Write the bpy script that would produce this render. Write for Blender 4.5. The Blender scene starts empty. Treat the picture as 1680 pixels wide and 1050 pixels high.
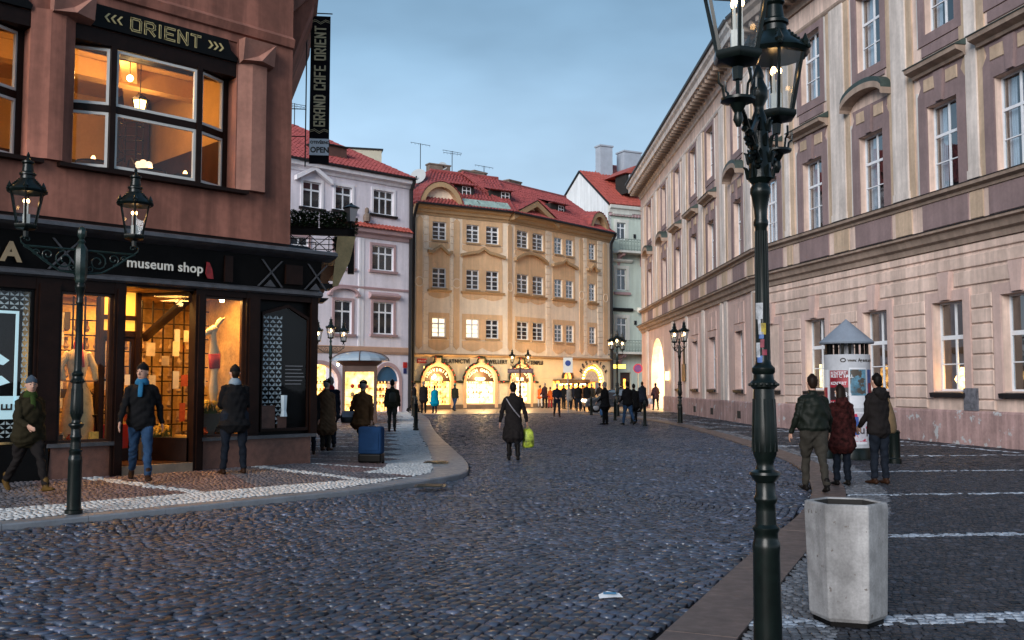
import bpy, math, random
import numpy as np
from mathutils import Matrix, Vector
from mathutils.bvhtree import BVHTree
random.seed(7); rng = np.random.default_rng(7)
PI = math.pi
S = bpy.context.scene
COL = S.collection

# ---------------------------------------------------------------- camera, sky, sun, exposure
CAM_H, PITCH, FPX = 1.68, math.atan(107 / 1600), 1600.0
cam_data = bpy.data.cameras.new('camera')
cam_data.sensor_width = 36.0
cam_data.lens = 36.0 * FPX / 1680.0
cam_data.clip_start, cam_data.clip_end = 0.1, 3000.0
cam = bpy.data.objects.new('camera', cam_data); COL.objects.link(cam)
cam.location = (0, 0, CAM_H); cam.rotation_euler = (PI / 2 + PITCH, 0, 0)
S.camera = cam

SUN_EL, SUN_AZ = math.radians(20), math.radians(206)     # behind the camera, a little to the left
world = bpy.data.worlds.new('World'); S.world = world; world.use_nodes = True
wn, wl_ = world.node_tree.nodes, world.node_tree.links
wn.clear()
def WN(t, **k):
    n = wn.new(t)
    for a, b in k.items(): setattr(n, a, b)
    return n
sky = WN('ShaderNodeTexSky', sky_type='NISHITA', sun_disc=False, sun_elevation=SUN_EL, sun_rotation=SUN_AZ,
         altitude=200.0, air_density=1.0, dust_density=1.5, ozone_density=2.0)
tc = WN('ShaderNodeTexCoord'); sep = WN('ShaderNodeSeparateXYZ'); wl_.new(tc.outputs['Generated'], sep.inputs[0])
ramp = WN('ShaderNodeValToRGB'); wl_.new(sep.outputs['Z'], ramp.inputs[0])
cr = ramp.color_ramp
cr.elements[0].position = 0.0; cr.elements[0].color = (5.0, 5.7, 6.6, 1)
cr.elements[1].position = 0.75; cr.elements[1].color = (0.72, 1.5, 2.4, 1)
for p_, c_ in ((0.10, (4.5, 5.5, 6.7, 1)), (0.20, (3.0, 4.2, 5.4, 1)), (0.33, (1.8, 2.95, 4.1, 1)), (0.45, (1.05, 1.95, 2.9, 1))):
    e = cr.elements.new(p_); e.color = c_
mpg = WN('ShaderNodeMapping'); mpg.inputs['Scale'].default_value = (1.0, 1.0, 2.6)
wl_.new(tc.outputs['Generated'], mpg.inputs[0])
cn = WN('ShaderNodeTexNoise'); cn.inputs['Scale'].default_value = 1.9; cn.inputs['Detail'].default_value = 5; cn.inputs['Roughness'].default_value = 0.5
wl_.new(mpg.outputs[0], cn.inputs['Vector'])
cramp = WN('ShaderNodeMapRange'); cramp.inputs[1].default_value = 0.35; cramp.inputs[2].default_value = 0.7; cramp.inputs[3].default_value = 0.66; cramp.inputs[4].default_value = 1.22
wl_.new(cn.outputs[0], cramp.inputs[0])
mul = WN('ShaderNodeMix', data_type='RGBA', blend_type='MULTIPLY'); mul.inputs[0].default_value = 1.0
wl_.new(ramp.outputs[0], mul.inputs[6]); wl_.new(cramp.outputs[0], mul.inputs[7])
mixs = WN('ShaderNodeMix', data_type='RGBA'); mixs.inputs[0].default_value = 0.88    # high thin overcast over the clear sky
wl_.new(sky.outputs[0], mixs.inputs[6]); wl_.new(mul.outputs[2], mixs.inputs[7])
bg = WN('ShaderNodeBackground'); bg.inputs[1].default_value = 0.079
wl_.new(mixs.outputs[2], bg.inputs[0])
wo = WN('ShaderNodeOutputWorld'); wl_.new(bg.outputs[0], wo.inputs[0])

sun_d = bpy.data.lights.new('sun', 'SUN'); sun_d.energy = 1.5; sun_d.angle = math.radians(32); sun_d.color = (1.0, 0.965, 0.94)
sun = bpy.data.objects.new('sun', sun_d); COL.objects.link(sun)
sv = Vector((math.sin(SUN_AZ) * math.cos(SUN_EL), math.cos(SUN_AZ) * math.cos(SUN_EL), math.sin(SUN_EL)))
sun.rotation_euler = (-sv).to_track_quat('-Z', 'Y').to_euler(); sun.location = (0, -20, 40)
S.view_settings.view_transform = 'Standard'; S.view_settings.look = 'None'
S.view_settings.exposure = 1.2; S.view_settings.gamma = 1.0; S.view_settings.use_curve_mapping = False
S.cycles.max_bounces = 6; S.cycles.transparent_max_bounces = 12; S.cycles.diffuse_bounces = 3; S.cycles.glossy_bounces = 3
S.cycles.sample_clamp_indirect = 4.0; S.cycles.caustics_reflective = False; S.cycles.caustics_refractive = False

# ---------------------------------------------------------------- helpers
def survey(px, py, z=0.0):
    """point on the level z seen at a measured place of the photograph"""
    x, y = px - 840.0, 525.0 - py
    r = Vector((x, FPX * math.cos(PITCH) - y * math.sin(PITCH), FPX * math.sin(PITCH) + y * math.cos(PITCH)))
    t = (z - CAM_H) / r.z
    return Vector((r.x * t, r.y * t, z))

def tag(o, label=None, cat=None, group=None, kind=None):
    if label: o['label'] = label
    if cat: o['category'] = cat
    if group: o['group'] = group
    if kind: o['kind'] = kind
    return o

def empty(name, loc=(0, 0, 0), rz=0.0, **k):
    o = bpy.data.objects.new(name, None); COL.objects.link(o)
    o.location = loc; o.rotation_euler = (0, 0, rz); o.empty_display_size = 0.2
    return tag(o, **k)

def link(name, me, parent=None, M=None, loc=None, rz=None):
    o = bpy.data.objects.new(name, me); COL.objects.link(o)
    if parent is not None: o.parent = parent
    if M is not None: o.matrix_basis = M
    if loc is not None: o.location = loc
    if rz is not None: o.rotation_euler = (0, 0, rz)
    return o

def dup(root, loc=None, rz=None, **k):
    def rec(o, par):
        c = o.copy(); COL.objects.link(c); c.parent = par
        for ch in o.children: rec(ch, c)
        return c
    r = rec(root, root.parent)
    if loc is not None: r.location = loc
    if rz is not None: r.rotation_euler = (0, 0, rz)
    return tag(r, **k)

class MB:
    def __init__(s): s.v = []; s.f = []; s.m = []; s.mi = 0; s.X = None
    def P(s, p):
        p = Vector(p)
        s.v.append(tuple(s.X @ p) if s.X is not None else tuple(p)); return len(s.v) - 1
    def face(s, ids): s.f.append(tuple(ids)); s.m.append(s.mi)
    def poly(s, pts): s.face([s.P(p) for p in pts])
    def box(s, x0, x1, y0, y1, z0, z1):
        i = [s.P(p) for p in ((x0,y0,z0),(x1,y0,z0),(x1,y1,z0),(x0,y1,z0),(x0,y0,z1),(x1,y0,z1),(x1,y1,z1),(x0,y1,z1))]
        for a in ((0,3,2,1),(4,5,6,7),(0,1,5,4),(1,2,6,5),(2,3,7,6),(3,0,4,7)): s.face([i[k] for k in a])
        return s
    def chbox(s, x0, x1, y0, y1, z0, z1, c=0.02):
        """block standing out towards -y with chamfered front edges"""
        b = [s.P(p) for p in ((x0,y1,z0),(x1,y1,z0),(x1,y1,z1),(x0,y1,z1))]
        m = [s.P(p) for p in ((x0,y0+c,z0),(x1,y0+c,z0),(x1,y0+c,z1),(x0,y0+c,z1))]
        f = [s.P(p) for p in ((x0+c,y0,z0+c),(x1-c,y0,z0+c),(x1-c,y0,z1-c),(x0+c,y0,z1-c))]
        s.face(f)
        for k in range(4):
            j = (k+1) % 4
            s.face((b[k], b[j], m[j], m[k])); s.face((m[k], m[j], f[j], f[k]))
        s.face(b[::-1])
        return s
    def extr(s, pts, d):
        """polygon pts (3d, planar) thickened by vector d"""
        d = Vector(d); a = [s.P(p) for p in pts]; b = [s.P(Vector(p) + d) for p in pts]; n = len(pts)
        s.face(a[::-1]); s.face(b)
        for k in range(n):
            j = (k+1) % n; s.face((a[k], a[j], b[j], b[k]))
        return s
    def sweep(s, prof, x0, x1, cap=True):
        """profile of (y,z) run along x"""
        a = [s.P((x0, y, z)) for y, z in prof]; b = [s.P((x1, y, z)) for y, z in prof]; n = len(prof)
        for k in range(n):
            j = (k+1) % n; s.face((a[k], b[k], b[j], a[j]))
        if cap: s.face(a); s.face(b[::-1])
        return s
    def lathe(s, prof, n=12, c=(0,0,0), ph=0.0, caps=True):
        rs = []
        for r, z in prof:
            rs.append([s.P((c[0]+r*math.cos(ph+2*PI*k/n), c[1]+r*math.sin(ph+2*PI*k/n), c[2]+z)) for k in range(n)])
        for a, b in zip(rs, rs[1:]):
            for k in range(n):
                j = (k+1) % n; s.face((a[k], a[j], b[j], b[k]))
        if caps: s.face(rs[0][::-1]); s.face(rs[-1])
        return s
    def loft(s, secs, n=10, ref=(1,0,0), round_ends=True):
        """secs = [(centre, rx, ry)], rings square to the path, rx along ref"""
        secs = [(Vector(c), a, b) for c, a, b in secs]
        if round_ends:
            def endcap(p, q, a, b):
                d = (p - q); d.normalize(); r = min(a, b)
                return (p + d * r * 0.55, a * 0.62, b * 0.62)
            secs = [endcap(secs[0][0], secs[1][0], secs[0][1], secs[0][2])] + secs + [endcap(secs[-1][0], secs[-2][0], secs[-1][1], secs[-1][2])]
        ref = Vector(ref); rings = []
        for i, (c, a, b) in enumerate(secs):
            t = (secs[min(i+1, len(secs)-1)][0] - secs[max(i-1, 0)][0])
            if t.length < 1e-6: t = Vector((0,0,1))
            t.normalize(); u = ref - t * ref.dot(t)
            if u.length < 0.05: u = Vector((0,1,0)) - t * t.y
            u.normalize(); w = t.cross(u)
            rings.append([s.P(c + u*(a*math.cos(2*PI*k/n)) + w*(b*math.sin(2*PI*k/n))) for k in range(n)])
        for a, b in zip(rings, rings[1:]):
            for k in range(n):
                j = (k+1) % n; s.face((a[k], a[j], b[j], b[k]))
        s.face(rings[0][::-1]); s.face(rings[-1])
        return s
    def tube(s, pts, r, n=6, r2=None):
        k = len(pts)
        return s.loft([(p, r + ((r2-r)*i/(k-1) if r2 is not None else 0), r + ((r2-r)*i/(k-1) if r2 is not None else 0)) for i, p in enumerate(pts)], n, (0.31,0.22,0.92), False)
    def ball(s, c, r, n=10, sq=1.0):
        return s.lathe([(r*math.sin(PI*k/(n//2+1)) + 1e-4, -r*sq*math.cos(PI*k/(n//2+1))) for k in range(n//2+2)], n, c, caps=False)
    def mesh(s, name, mats, smooth=False):
        me = bpy.data.meshes.new(name); me.from_pydata(s.v, [], s.f)
        for m in (mats if isinstance(mats, (list, tuple)) else [mats]): me.materials.append(m)
        if s.mi or any(s.m): me.polygons.foreach_set('material_index', s.m)
        if smooth is True: me.polygons.foreach_set('use_smooth', [True]*len(s.f))
        me.update(); 
        if smooth == 'auto':
            me.polygons.foreach_set('use_smooth', [True]*len(s.f))
            try: me.set_sharp_from_angle(angle=math.radians(38))
            except Exception: pass
        return me
    def build(s, name, mats, parent=None, M=None, smooth=False, loc=None, rz=None):
        return link(name, s.mesh(name, mats, smooth), parent, M, loc, rz)

def srgb(h):
    h = h.lstrip('#'); c = [int(h[i:i+2], 16)/255 for i in (0,2,4)]
    return tuple(x/12.92 if x <= 0.04045 else ((x+0.055)/1.055)**2.4 for x in c)

MATS = {}
def mat(name, col, rough=0.7, var=0.18, scale=2.0, bump=0.0, bscale=60.0, metal=0.0, spec=0.5, streak=0.0, patch=None, tone=False, rvar=0.0, coat=0.0, objc=False):
    if name in MATS: return MATS[name]
    m = bpy.data.materials.new(name); m.use_nodes = True; MATS[name] = m
    nt = m.node_tree; N = nt.nodes; L = nt.links; b = N['Principled BSDF']
    if objc:
        g = N.new('ShaderNodeTexCoord'); pos = g.outputs['Object']
    else:
        g = N.new('ShaderNodeNewGeometry'); pos = g.outputs['Position']
    def noise(sc, det=4, vec=None, ro=0.55):
        n = N.new('ShaderNodeTexNoise'); n.inputs['Scale'].default_value = sc; n.inputs['Detail'].default_value = det; n.inputs['Roughness'].default_value = ro
        L.new(vec or pos, n.inputs['Vector']); return n.outputs[0]
    def mr(x, a, b_, c, d):
        n = N.new('ShaderNodeMapRange'); n.inputs[1].default_value = a; n.inputs[2].default_value = b_; n.inputs[3].default_value = c; n.inputs[4].default_value = d
        L.new(x, n.inputs[0]); return n.outputs[0]
    def mul(a, f):
        n = N.new('ShaderNodeMix'); n.data_type = 'RGBA'; n.blend_type = 'MULTIPLY'; n.inputs[0].default_value = 1.0
        if isinstance(a, tuple): n.inputs[6].default_value = (*a, 1)
        else: L.new(a, n.inputs[6])
        L.new(f, n.inputs[7]); return n.outputs[2]
    c = mul(tuple(col), mr(noise(scale, 6), 0.3, 0.7, 1-var, 1+var))
    if var: c = mul(c, mr(noise(scale*9, 3), 0.3, 0.7, 1-var*0.45, 1+var*0.45))
    if streak:
        mp = N.new('ShaderNodeMapping'); mp.inputs['Scale'].default_value = (2.6, 2.6, 0.22); L.new(pos, mp.inputs[0])
        c = mul(c, mr(noise(1.3, 5, mp.outputs[0], 0.6), 0.42, 0.62, 1-streak, 1.04))
    if patch:
        pc, lo, sc = patch
        n = N.new('ShaderNodeMix'); n.data_type = 'RGBA'; L.new(c, n.inputs[6]); n.inputs[7].default_value = (*pc, 1)
        L.new(mr(noise(sc, 5, None, 0.65), lo, lo+0.03, 0, 1), n.inputs[0]); c = n.outputs[2]
    if tone:
        a = N.new('ShaderNodeAttribute'); a.attribute_name = 'tone'; c = mul(c, a.outputs['Color'])
    L.new(c, b.inputs['Base Color'])
    b.inputs['Metallic'].default_value = metal; b.inputs['Specular IOR Level'].default_value = spec
    if rvar: L.new(mr(noise(scale*3.3, 4), 0.3, 0.7, max(0.03, rough-rvar), min(1, rough+rvar)), b.inputs['Roughness'])
    else: b.inputs['Roughness'].default_value = rough
    if coat: b.inputs['Coat Weight'].default_value = coat; b.inputs['Coat Roughness'].default_value = 0.15
    if bump:
        bn = N.new('ShaderNodeBump'); bn.inputs['Strength'].default_value = min(1, bump*10); bn.inputs['Distance'].default_value = bump
        L.new(noise(bscale, 5, None, 0.6), bn.inputs['Height']); L.new(bn.outputs[0], b.inputs['Normal'])
    return m

def emis(name, col, strength, base=(0.5,0.5,0.5), var=0.0, scale=3.0):
    if name in MATS: return MATS[name]
    m = bpy.data.materials.new(name); m.use_nodes = True; MATS[name] = m
    b = m.node_tree.nodes['Principled BSDF']; b.inputs['Base Color'].default_value = (*base, 1)
    b.inputs['Emission Color'].default_value = (*col, 1); b.inputs['Emission Strength'].default_value = strength
    if var:
        N = m.node_tree.nodes; L = m.node_tree.links
        g = N.new('ShaderNodeNewGeometry'); n = N.new('ShaderNodeTexNoise'); n.inputs['Scale'].default_value = scale; n.inputs['Detail'].default_value = 3
        L.new(g.outputs['Position'], n.inputs['Vector']); r = N.new('ShaderNodeMapRange')
        r.inputs[1].default_value = 0.35; r.inputs[2].default_value = 0.65; r.inputs[3].default_value = strength*(1-var); r.inputs[4].default_value = strength*(1+var)
        L.new(n.outputs[0], r.inputs[0]); L.new(r.outputs[0], b.inputs['Emission Strength'])
    return m

def glass(name, tint=(1,1,1), refl=1.0, rough=0.02):
    if name in MATS: return MATS[name]
    m = bpy.data.materials.new(name); m.use_nodes = True; MATS[name] = m
    nt = m.node_tree; N = nt.nodes; L = nt.links; N.clear()
    t = N.new('ShaderNodeBsdfTransparent'); t.inputs[0].default_value = (*tint, 1)
    g = N.new('ShaderNodeBsdfGlossy'); g.inputs['Roughness'].default_value = rough
    bn = N.new('ShaderNodeBump'); nz = N.new('ShaderNodeTexNoise'); nz.inputs['Scale'].default_value = 1.6; nz.inputs['Detail'].default_value = 1
    gp = N.new('ShaderNodeNewGeometry'); L.new(gp.outputs['Position'], nz.inputs['Vector'])
    bn.inputs['Strength'].default_value = 0.25; bn.inputs['Distance'].default_value = 0.02
    L.new(nz.outputs[0], bn.inputs['Height']); L.new(bn.outputs[0], g.inputs['Normal'])
    f = N.new('ShaderNodeFresnel'); f.inputs[0].default_value = 1.5
    mu = N.new('ShaderNodeMath'); mu.operation = 'MULTIPLY'; mu.inputs[1].default_value = refl * 2.0; mu.use_clamp = True
    L.new(f.outputs[0], mu.inputs[0])
    fb = N.new('ShaderNodeMath'); fb.operation = 'SUBTRACT'; fb.inputs[0].default_value = 1.0; L.new(gp.outputs['Backfacing'], fb.inputs[1])   # reflect off the outer face only
    mf = N.new('ShaderNodeMath'); mf.operation = 'MULTIPLY'; L.new(mu.outputs[0], mf.inputs[0]); L.new(fb.outputs[0], mf.inputs[1])
    x = N.new('ShaderNodeMixShader'); L.new(mf.outputs[0], x.inputs[0]); L.new(t.outputs[0], x.inputs[1]); L.new(g.outputs[0], x.inputs[2])
    o = N.new('ShaderNodeOutputMaterial'); L.new(x.outputs[0], o.inputs[0])
    return m

def lightbulb(kind, loc, power, col, size=0.3, rot=None, size_y=None, name='interior_light'):
    d = bpy.data.lights.new(name, kind); d.energy = power; d.color = col
    if kind == 'AREA':
        d.size = size
        if size_y: d.shape = 'RECTANGLE'; d.size_y = size_y
    else: d.shadow_soft_size = size
    o = bpy.data.objects.new(name, d); COL.objects.link(o); o.location = loc
    if rot: o.rotation_euler = rot
    return o

_txt = {}
def text_mesh(body, size, mt, spacing=1.0, ext=0.01, bold=0.0, align='LEFT', sx=1.0):
    key = (body, size, mt.name, spacing, ext, bold, align, sx)
    if key in _txt: return _txt[key]
    cu = bpy.data.curves.new('lettering', 'FONT'); cu.body = body; cu.size = size; cu.extrude = ext; cu.space_character = spacing
    cu.align_x = align; cu.offset = bold; cu.resolution_u = 3
    o = bpy.data.objects.new('lettering', cu); COL.objects.link(o)
    dg = bpy.context.evaluated_depsgraph_get(); dg.update()
    me = bpy.data.meshes.new_from_object(o.evaluated_get(dg))
    bpy.data.objects.remove(o); bpy.data.curves.remove(cu)
    me.transform(Matrix.Diagonal((sx,1,1,1)) ); me.transform(Matrix.Rotation(PI/2, 4, 'X'))
    me.materials.clear(); me.materials.append(mt); me.name = 'lettering'
    _txt[key] = me
    return me

class Frame:
    """a facade: x to the right seen from outside, y into the wall, z up"""
    def __init__(s, o, d, z=0.0):
        d = Vector((d[0], d[1], 0)).normalized(); y = Vector((-d.y, d.x, 0))
        s.M = Matrix(((d.x, y.x, 0, o[0]), (d.y, y.y, 0, o[1]), (0, 0, 1, z), (0, 0, 0, 1)))
    def pt(s, x, y, z): return s.M @ Vector((x, y, z))
class Bld:
    """a building: an Empty that parents parts placed in facade frames"""
    def __init__(s, name, loc, **k):
        s.root = empty(name, loc, **k); s.I = Matrix.Translation(-Vector(loc)); s.F = None
    def at(s, x=0, y=0, z=0, rz=0.0): return s.I @ s.F.M @ Matrix.Translation((x, y, z)) @ Matrix.Rotation(rz, 4, 'Z')
    def part(s, mb, name, mats, smooth=False, x=0, y=0, z=0): return mb.build(name, mats, s.root, s.at(x, y, z), smooth)
    def put(s, me, name, x=0, y=0, z=0, R=None):
        M = s.at(x, y, z)
        return link(name, me, s.root, M @ R if R is not None else M)

def wall(mb, x0, x1, z0, z1, ops, depth=0.3, y=0.0):
    xs = sorted({x0, x1} | {v for o in ops for v in (o[0], o[1]) if x0 <= v <= x1})
    zs = sorted({z0, z1} | {v for o in ops for v in (o[2], o[3]) if z0 <= v <= z1})
    for a, b in zip(xs, xs[1:]):
        for c, d in zip(zs, zs[1:]):
            mx, mz = (a+b)/2, (c+d)/2
            if any(o[0] < mx < o[1] and o[2] < mz < o[3] for o in ops): continue
            mb.poly([(a,y,c),(b,y,c),(b,y,d),(a,y,d)])
    for a, b, c, d in ops:
        mb.poly([(a,y,c),(a,y,d),(a,y+depth,d),(a,y+depth,c)]); mb.poly([(b,y,d),(b,y,c),(b,y+depth,c),(b,y+depth,d)])
        mb.poly([(a,y,c),(a,y+depth,c),(b,y+depth,c),(b,y,c)]); mb.poly([(a,y,d),(b,y,d),(b,y+depth,d),(a,y+depth,d)])
    return mb

def arch_pts(cx, hw, zs, rise, n=14, a0=0.0, a1=PI):
    return [(cx - hw*math.cos(a0+(a1-a0)*k/n), zs + rise*math.sin(a0+(a1-a0)*k/n)) for k in range(n+1)]
def spandrel(mb, cx, hw, zs, rise, ztop, y0, y1, n=14, xl=None, xr=None):
    """fill between an arch and the square head of its opening"""
    xl = cx-hw if xl is None else xl; xr = cx+hw if xr is None else xr
    p = arch_pts(cx, hw, zs, rise, n)
    for (xa, za), (xb, zb) in zip(p, p[1:]):
        mb.poly([(xa,y0,za),(xb,y0,zb),(xb,y0,ztop),(xa,y0,ztop)])
        mb.poly([(xa,y0,za),(xa,y1,za),(xb,y1,zb),(xb,y0,zb)])
    return mb
def arch_band(mb, cx, hw, zs, rise, t, y0, y1, n=14, a0=0.0, a1=PI):
    """raised band following an arch"""
    a = arch_pts(cx, hw, zs, rise, n, a0, a1); b = arch_pts(cx, hw+t, zs, rise+t, n, a0, a1)
    for k in range(n):
        q = [a[k], a[k+1], b[k+1], b[k]]
        mb.extr([(x, y1, z) for x, z in q], (0, y0-y1, 0))
    return mb
GLYPH = {'O': [[(0,.15),(0,1),(.6,1),(.7,.85),(.7,0),(.1,0),(0,.15)]], 'R': [[(0,0),(0,1),(.55,1),(.7,.85),(.7,.58),(.55,.45),(0,.45)],[(.3,.45),(.7,0)]], 'I': [[(.08,0),(.08,1)]],
    'E': [[(.7,1),(0,1),(0,0),(.7,0)],[(0,.5),(.55,.5)]], 'N': [[(0,0),(0,1),(.7,0),(.7,1)]], 'T': [[(0,1),(.7,1)],[(.35,1),(.35,0)]], 'G': [[(.7,.8),(.7,1),(0,1),(0,0),(.7,0),(.7,.45),(.35,.45)]],
    'A': [[(0,0),(0,.8),(.2,1),(.7,1),(.7,0)],[(0,.45),(.7,.45)]], 'D': [[(0,0),(0,1),(.5,1),(.7,.8),(.7,.2),(.5,0),(0,0)]], 'C': [[(.7,.8),(.7,1),(0,1),(0,0),(.7,0),(.7,.2)]], 'F': [[(.7,1),(0,1),(0,0)],[(0,.5),(.55,.5)]], ' ': []}
def deco_letters(body, h, w, step, t, mt, y=0.0, ext=0.006, slant=0.0):
    """angular lettering drawn with straight strokes, in the x-z plane"""
    mb = MB(); x0 = 0.0
    for ch in body:
        for line in GLYPH[ch]:
            q = [Vector((x0+a*w/0.7+b*slant*h, 0, b*h)) for a, b in line]
            for a, b in zip(q, q[1:]):
                d = (b-a).normalized(); n = Vector((-d.z, 0, d.x))*t/2; e = d*t/2
                mb.extr([tuple(v+Vector((0,y,0))) for v in (a-e-n, b+e-n, b+e+n, a-e+n)], (0,-ext,0))
        x0 += step*(0.48 if ch == 'I' else 0.6 if ch == ' ' else 1.0)
        if ch == 'I': x0 += 0.0
    return mb.mesh('lettering', mt)
def frame_rect(mb, x0, x1, z0, z1, t, y0, y1, bottom=True):
    mb.box(x0-t, x0, y0, y1, z0-(t if bottom else 0), z1+t); mb.box(x1, x1+t, y0, y1, z0-(t if bottom else 0), z1+t)
    mb.box(x0, x1, y0+0.001, y1, z1, z1+t)
    if bottom: mb.box(x0, x1, y0+0.001, y1, z0-t, z0)
    return mb

_win = {}
def window_meshes(w, h, vs, hs, fr, mt, gl, t=0.06):
    key = (round(w,3), round(h,3), tuple(vs), tuple(hs), fr, mt.name, gl.name)
    if key in _win: return _win[key]
    mb = MB(); frame_rect(mb, fr, w-fr, fr, h-fr, fr, 0, t)
    for p, k in vs: mb.box(p*w-k/2, p*w+k/2, 0.006, t-0.01, fr, h-fr)
    for p, k in hs: mb.box(fr, w-fr, 0.002, t-0.006, p*h-k/2, p*h+k/2)
    fm = mb.mesh('window', mt)
    xe = [fr] + [v for p, k in sorted(vs) for v in (p*w-k/2, p*w+k/2)] + [w-fr]
    ze = [fr] + [v for p, k in sorted(hs) for v in (p*h-k/2, p*h+k/2)] + [h-fr]
    panes = [(xe[i], xe[i+1], ze[j], ze[j+1]) for i in range(0, len(xe), 2) for j in range(0, len(ze), 2)]
    pm = {}
    pl = []
    for a, b, c, d in panes:
        k = (round(b-a, 3), round(d-c, 3))
        if k not in pm: pm[k] = MB().box(0, b-a, 0, 0.008, 0, d-c).mesh('pane', gl)
        pl.append((pm[k], a, c))
    one = MB()
    for a, b, c, d in panes: one.box(a, b, t*0.5, t*0.5+0.008, c, d)
    _win[key] = (fm, pl, one.mesh('panes', gl)); return _win[key]
def window(B, x, z, w, h, y, vs, hs, fr, mt, gl, sep=False):
    fm, pl, one = window_meshes(w, h, vs, hs, fr, mt, gl)
    o = B.put(fm, 'window', x, y, z)
    if sep:
        for me, a, c in pl:
            link('pane', me, o, loc=(a, 0.03, c), M=None).rotation_euler = (random.uniform(-.004,.004), 0, random.uniform(-.006,.006))
    else: link('pane', one, o)
    return o
# ---------------------------------------------------------------- materials
M_cobble = mat('granite setts', (0.036,0.048,0.074), 0.43, 0.30, 5, 0.0012, 120, tone=True, rvar=0.16, spec=0.55)
M_bed = mat('jointing sand', (0.005,0.0055,0.007), 1.0, 0.3, 8, 0.004, 60, spec=0.1)
M_soil = mat('ground surface', (0.05,0.05,0.055), 0.9, 0.2, 1)
M_mosaic = mat('mosaic stone', (1,1,1), 0.5, 0.2, 8, 0.0015, 120, tone=True, rvar=0.12)
M_kerbL = mat('grey granite kerb', (0.17,0.18,0.20), 0.45, 0.16, 3, 0.003, 80, rvar=0.12)
M_kerbR = mat('brown granite kerb', (0.105,0.072,0.062), 0.5, 0.22, 3, 0.003, 80, rvar=0.12)
M_iron = mat('green black cast iron', (0.0035,0.0065,0.0055), 0.30, 0.4, 14, 0.0015, 70, spec=0.30)
M_ironhi = mat('weathered iron', (0.010,0.022,0.020), 0.34, 0.4, 18, 0.0015, 70, spec=0.4)
M_lglass = glass('lantern glass', (0.95,0.97,0.98), 0.5, 0.02)
M_mantle = emis('gas mantle glow', (1.0,0.55,0.20), 9.0, (0.6,0.5,0.4))
M_mantle2 = emis('gas mantle glow far', (1.0,0.62,0.25), 14.0, (0.6,0.5,0.4))
M_porc = mat('white porcelain tube', (0.62,0.60,0.55), 0.4, 0.05)
M_white = mat('white window paint', (0.70,0.72,0.76), 0.45, 0.08, 4, 0.001, 60)
M_dark = mat('dark room', (0.018,0.016,0.015), 0.9, 0.2)
M_curtain = mat('net curtain', (0.55,0.57,0.62), 0.9, 0.1, 5)
M_pane = glass('window glass', (0.85,0.9,0.93), 1.7)
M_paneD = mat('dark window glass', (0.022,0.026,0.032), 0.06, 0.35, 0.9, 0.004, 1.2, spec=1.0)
M_copper = mat('green copper sheet', (0.032,0.050,0.045), 0.55, 0.3, 5, 0.002, 30)
M_gutter = mat('dark gutter metal', (0.012,0.011,0.013), 0.5, 0.2, spec=0.3)
M_tile = mat('red roof tile', (0.29,0.062,0.058), 0.55, 0.32, 3.5, 0.004, 40)
M_tile2 = mat('orange red roof tile', (0.36,0.075,0.055), 0.6, 0.25, 3, 0.004, 40)

# ---------------------------------------------------------------- ground, road and pavements
g = MB(); g.lathe([(0.01,0),(60,0),(900,0)], 48, (0,0,-0.10), caps=False)
tag(g.build('ground', M_soil), kind='structure')

LK = [(-13.0,4.4),(-5.94,11.46),(-4.4,13.05),(-3.05,14.47),(-2.2,15.45),(-1.45,16.68),(-0.95,17.6),(-0.8,18.5),(-0.95,21.0),(-1.48,25.1),(-2.4,32.0),(-3.2,39.0),(-3.92,46.7),(-4.9,54.0),(-5.9,60.0)]
RK = [(0.0,4.4),(0.97,6.57),(2.44,10.0),(3.63,12.5),(4.4,14.5),(4.95,16.2),(5.65,19.0),(6.05,21.2),(6.5,26.3),(6.9,36.0),(6.84,42.3),(6.5,47.0),(5.6,52.0),(4.4,56.0),(3.4,59.5)]
LKx = np.array(LK); RKx = np.array(RK)
def resample(P, step):
    P = np.array(P, float); out = [P[0]]; seg = []
    # smooth the corner points, then walk equal steps
    for _ in range(2):
        Q = [P[0]]
        for a, b in zip(P, P[1:]): Q += [a*0.75+b*0.25, a*0.25+b*0.75]
        Q.append(P[-1]); P = np.array(Q)
    d = np.r_[0, np.cumsum(np.hypot(*np.diff(P, axis=0).T))]
    s = np.arange(0, d[-1], step)
    return np.c_[np.interp(s, d, P[:,0]), np.interp(s, d, P[:,1])]
LKs, RKs = resample(LK, 0.25), resample(RK, 0.25)
def xl(y): return np.interp(y, LKs[:,1], LKs[:,0])
def xr(y): return np.interp(y, RKs[:,1], RKs[:,0])
def offs(P, d):
    t = np.gradient(P, axis=0); t /= np.hypot(t[:,0], t[:,1])[:,None]
    return P + np.c_[-t[:,1], t[:,0]] * d
_kw = np.interp(LKs[:,1], [15.0, 17.8, 20, 26, 45], [0.30, 0.62, 0.75, 0.62, 0.5])[:,None]
LKin, RKin, RKin2 = offs(LKs, _kw), offs(RKs, -0.50), offs(RKs, -1.0)
def interp_x(P, y):
    o = np.argsort(P[:,1]); return np.interp(y, P[o,1], P[o,0])
def zl(x, y):
    """left pavement rises a little towards the shop"""
    d = np.clip(np.minimum(((y - x) - 17.4) / 1.4142, xl(y) - x), 0, 3.1)
    return 0.055 + 0.07 * d * np.clip((23 - y) / 5, 0.0, 1)
ZR = 0.03

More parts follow.
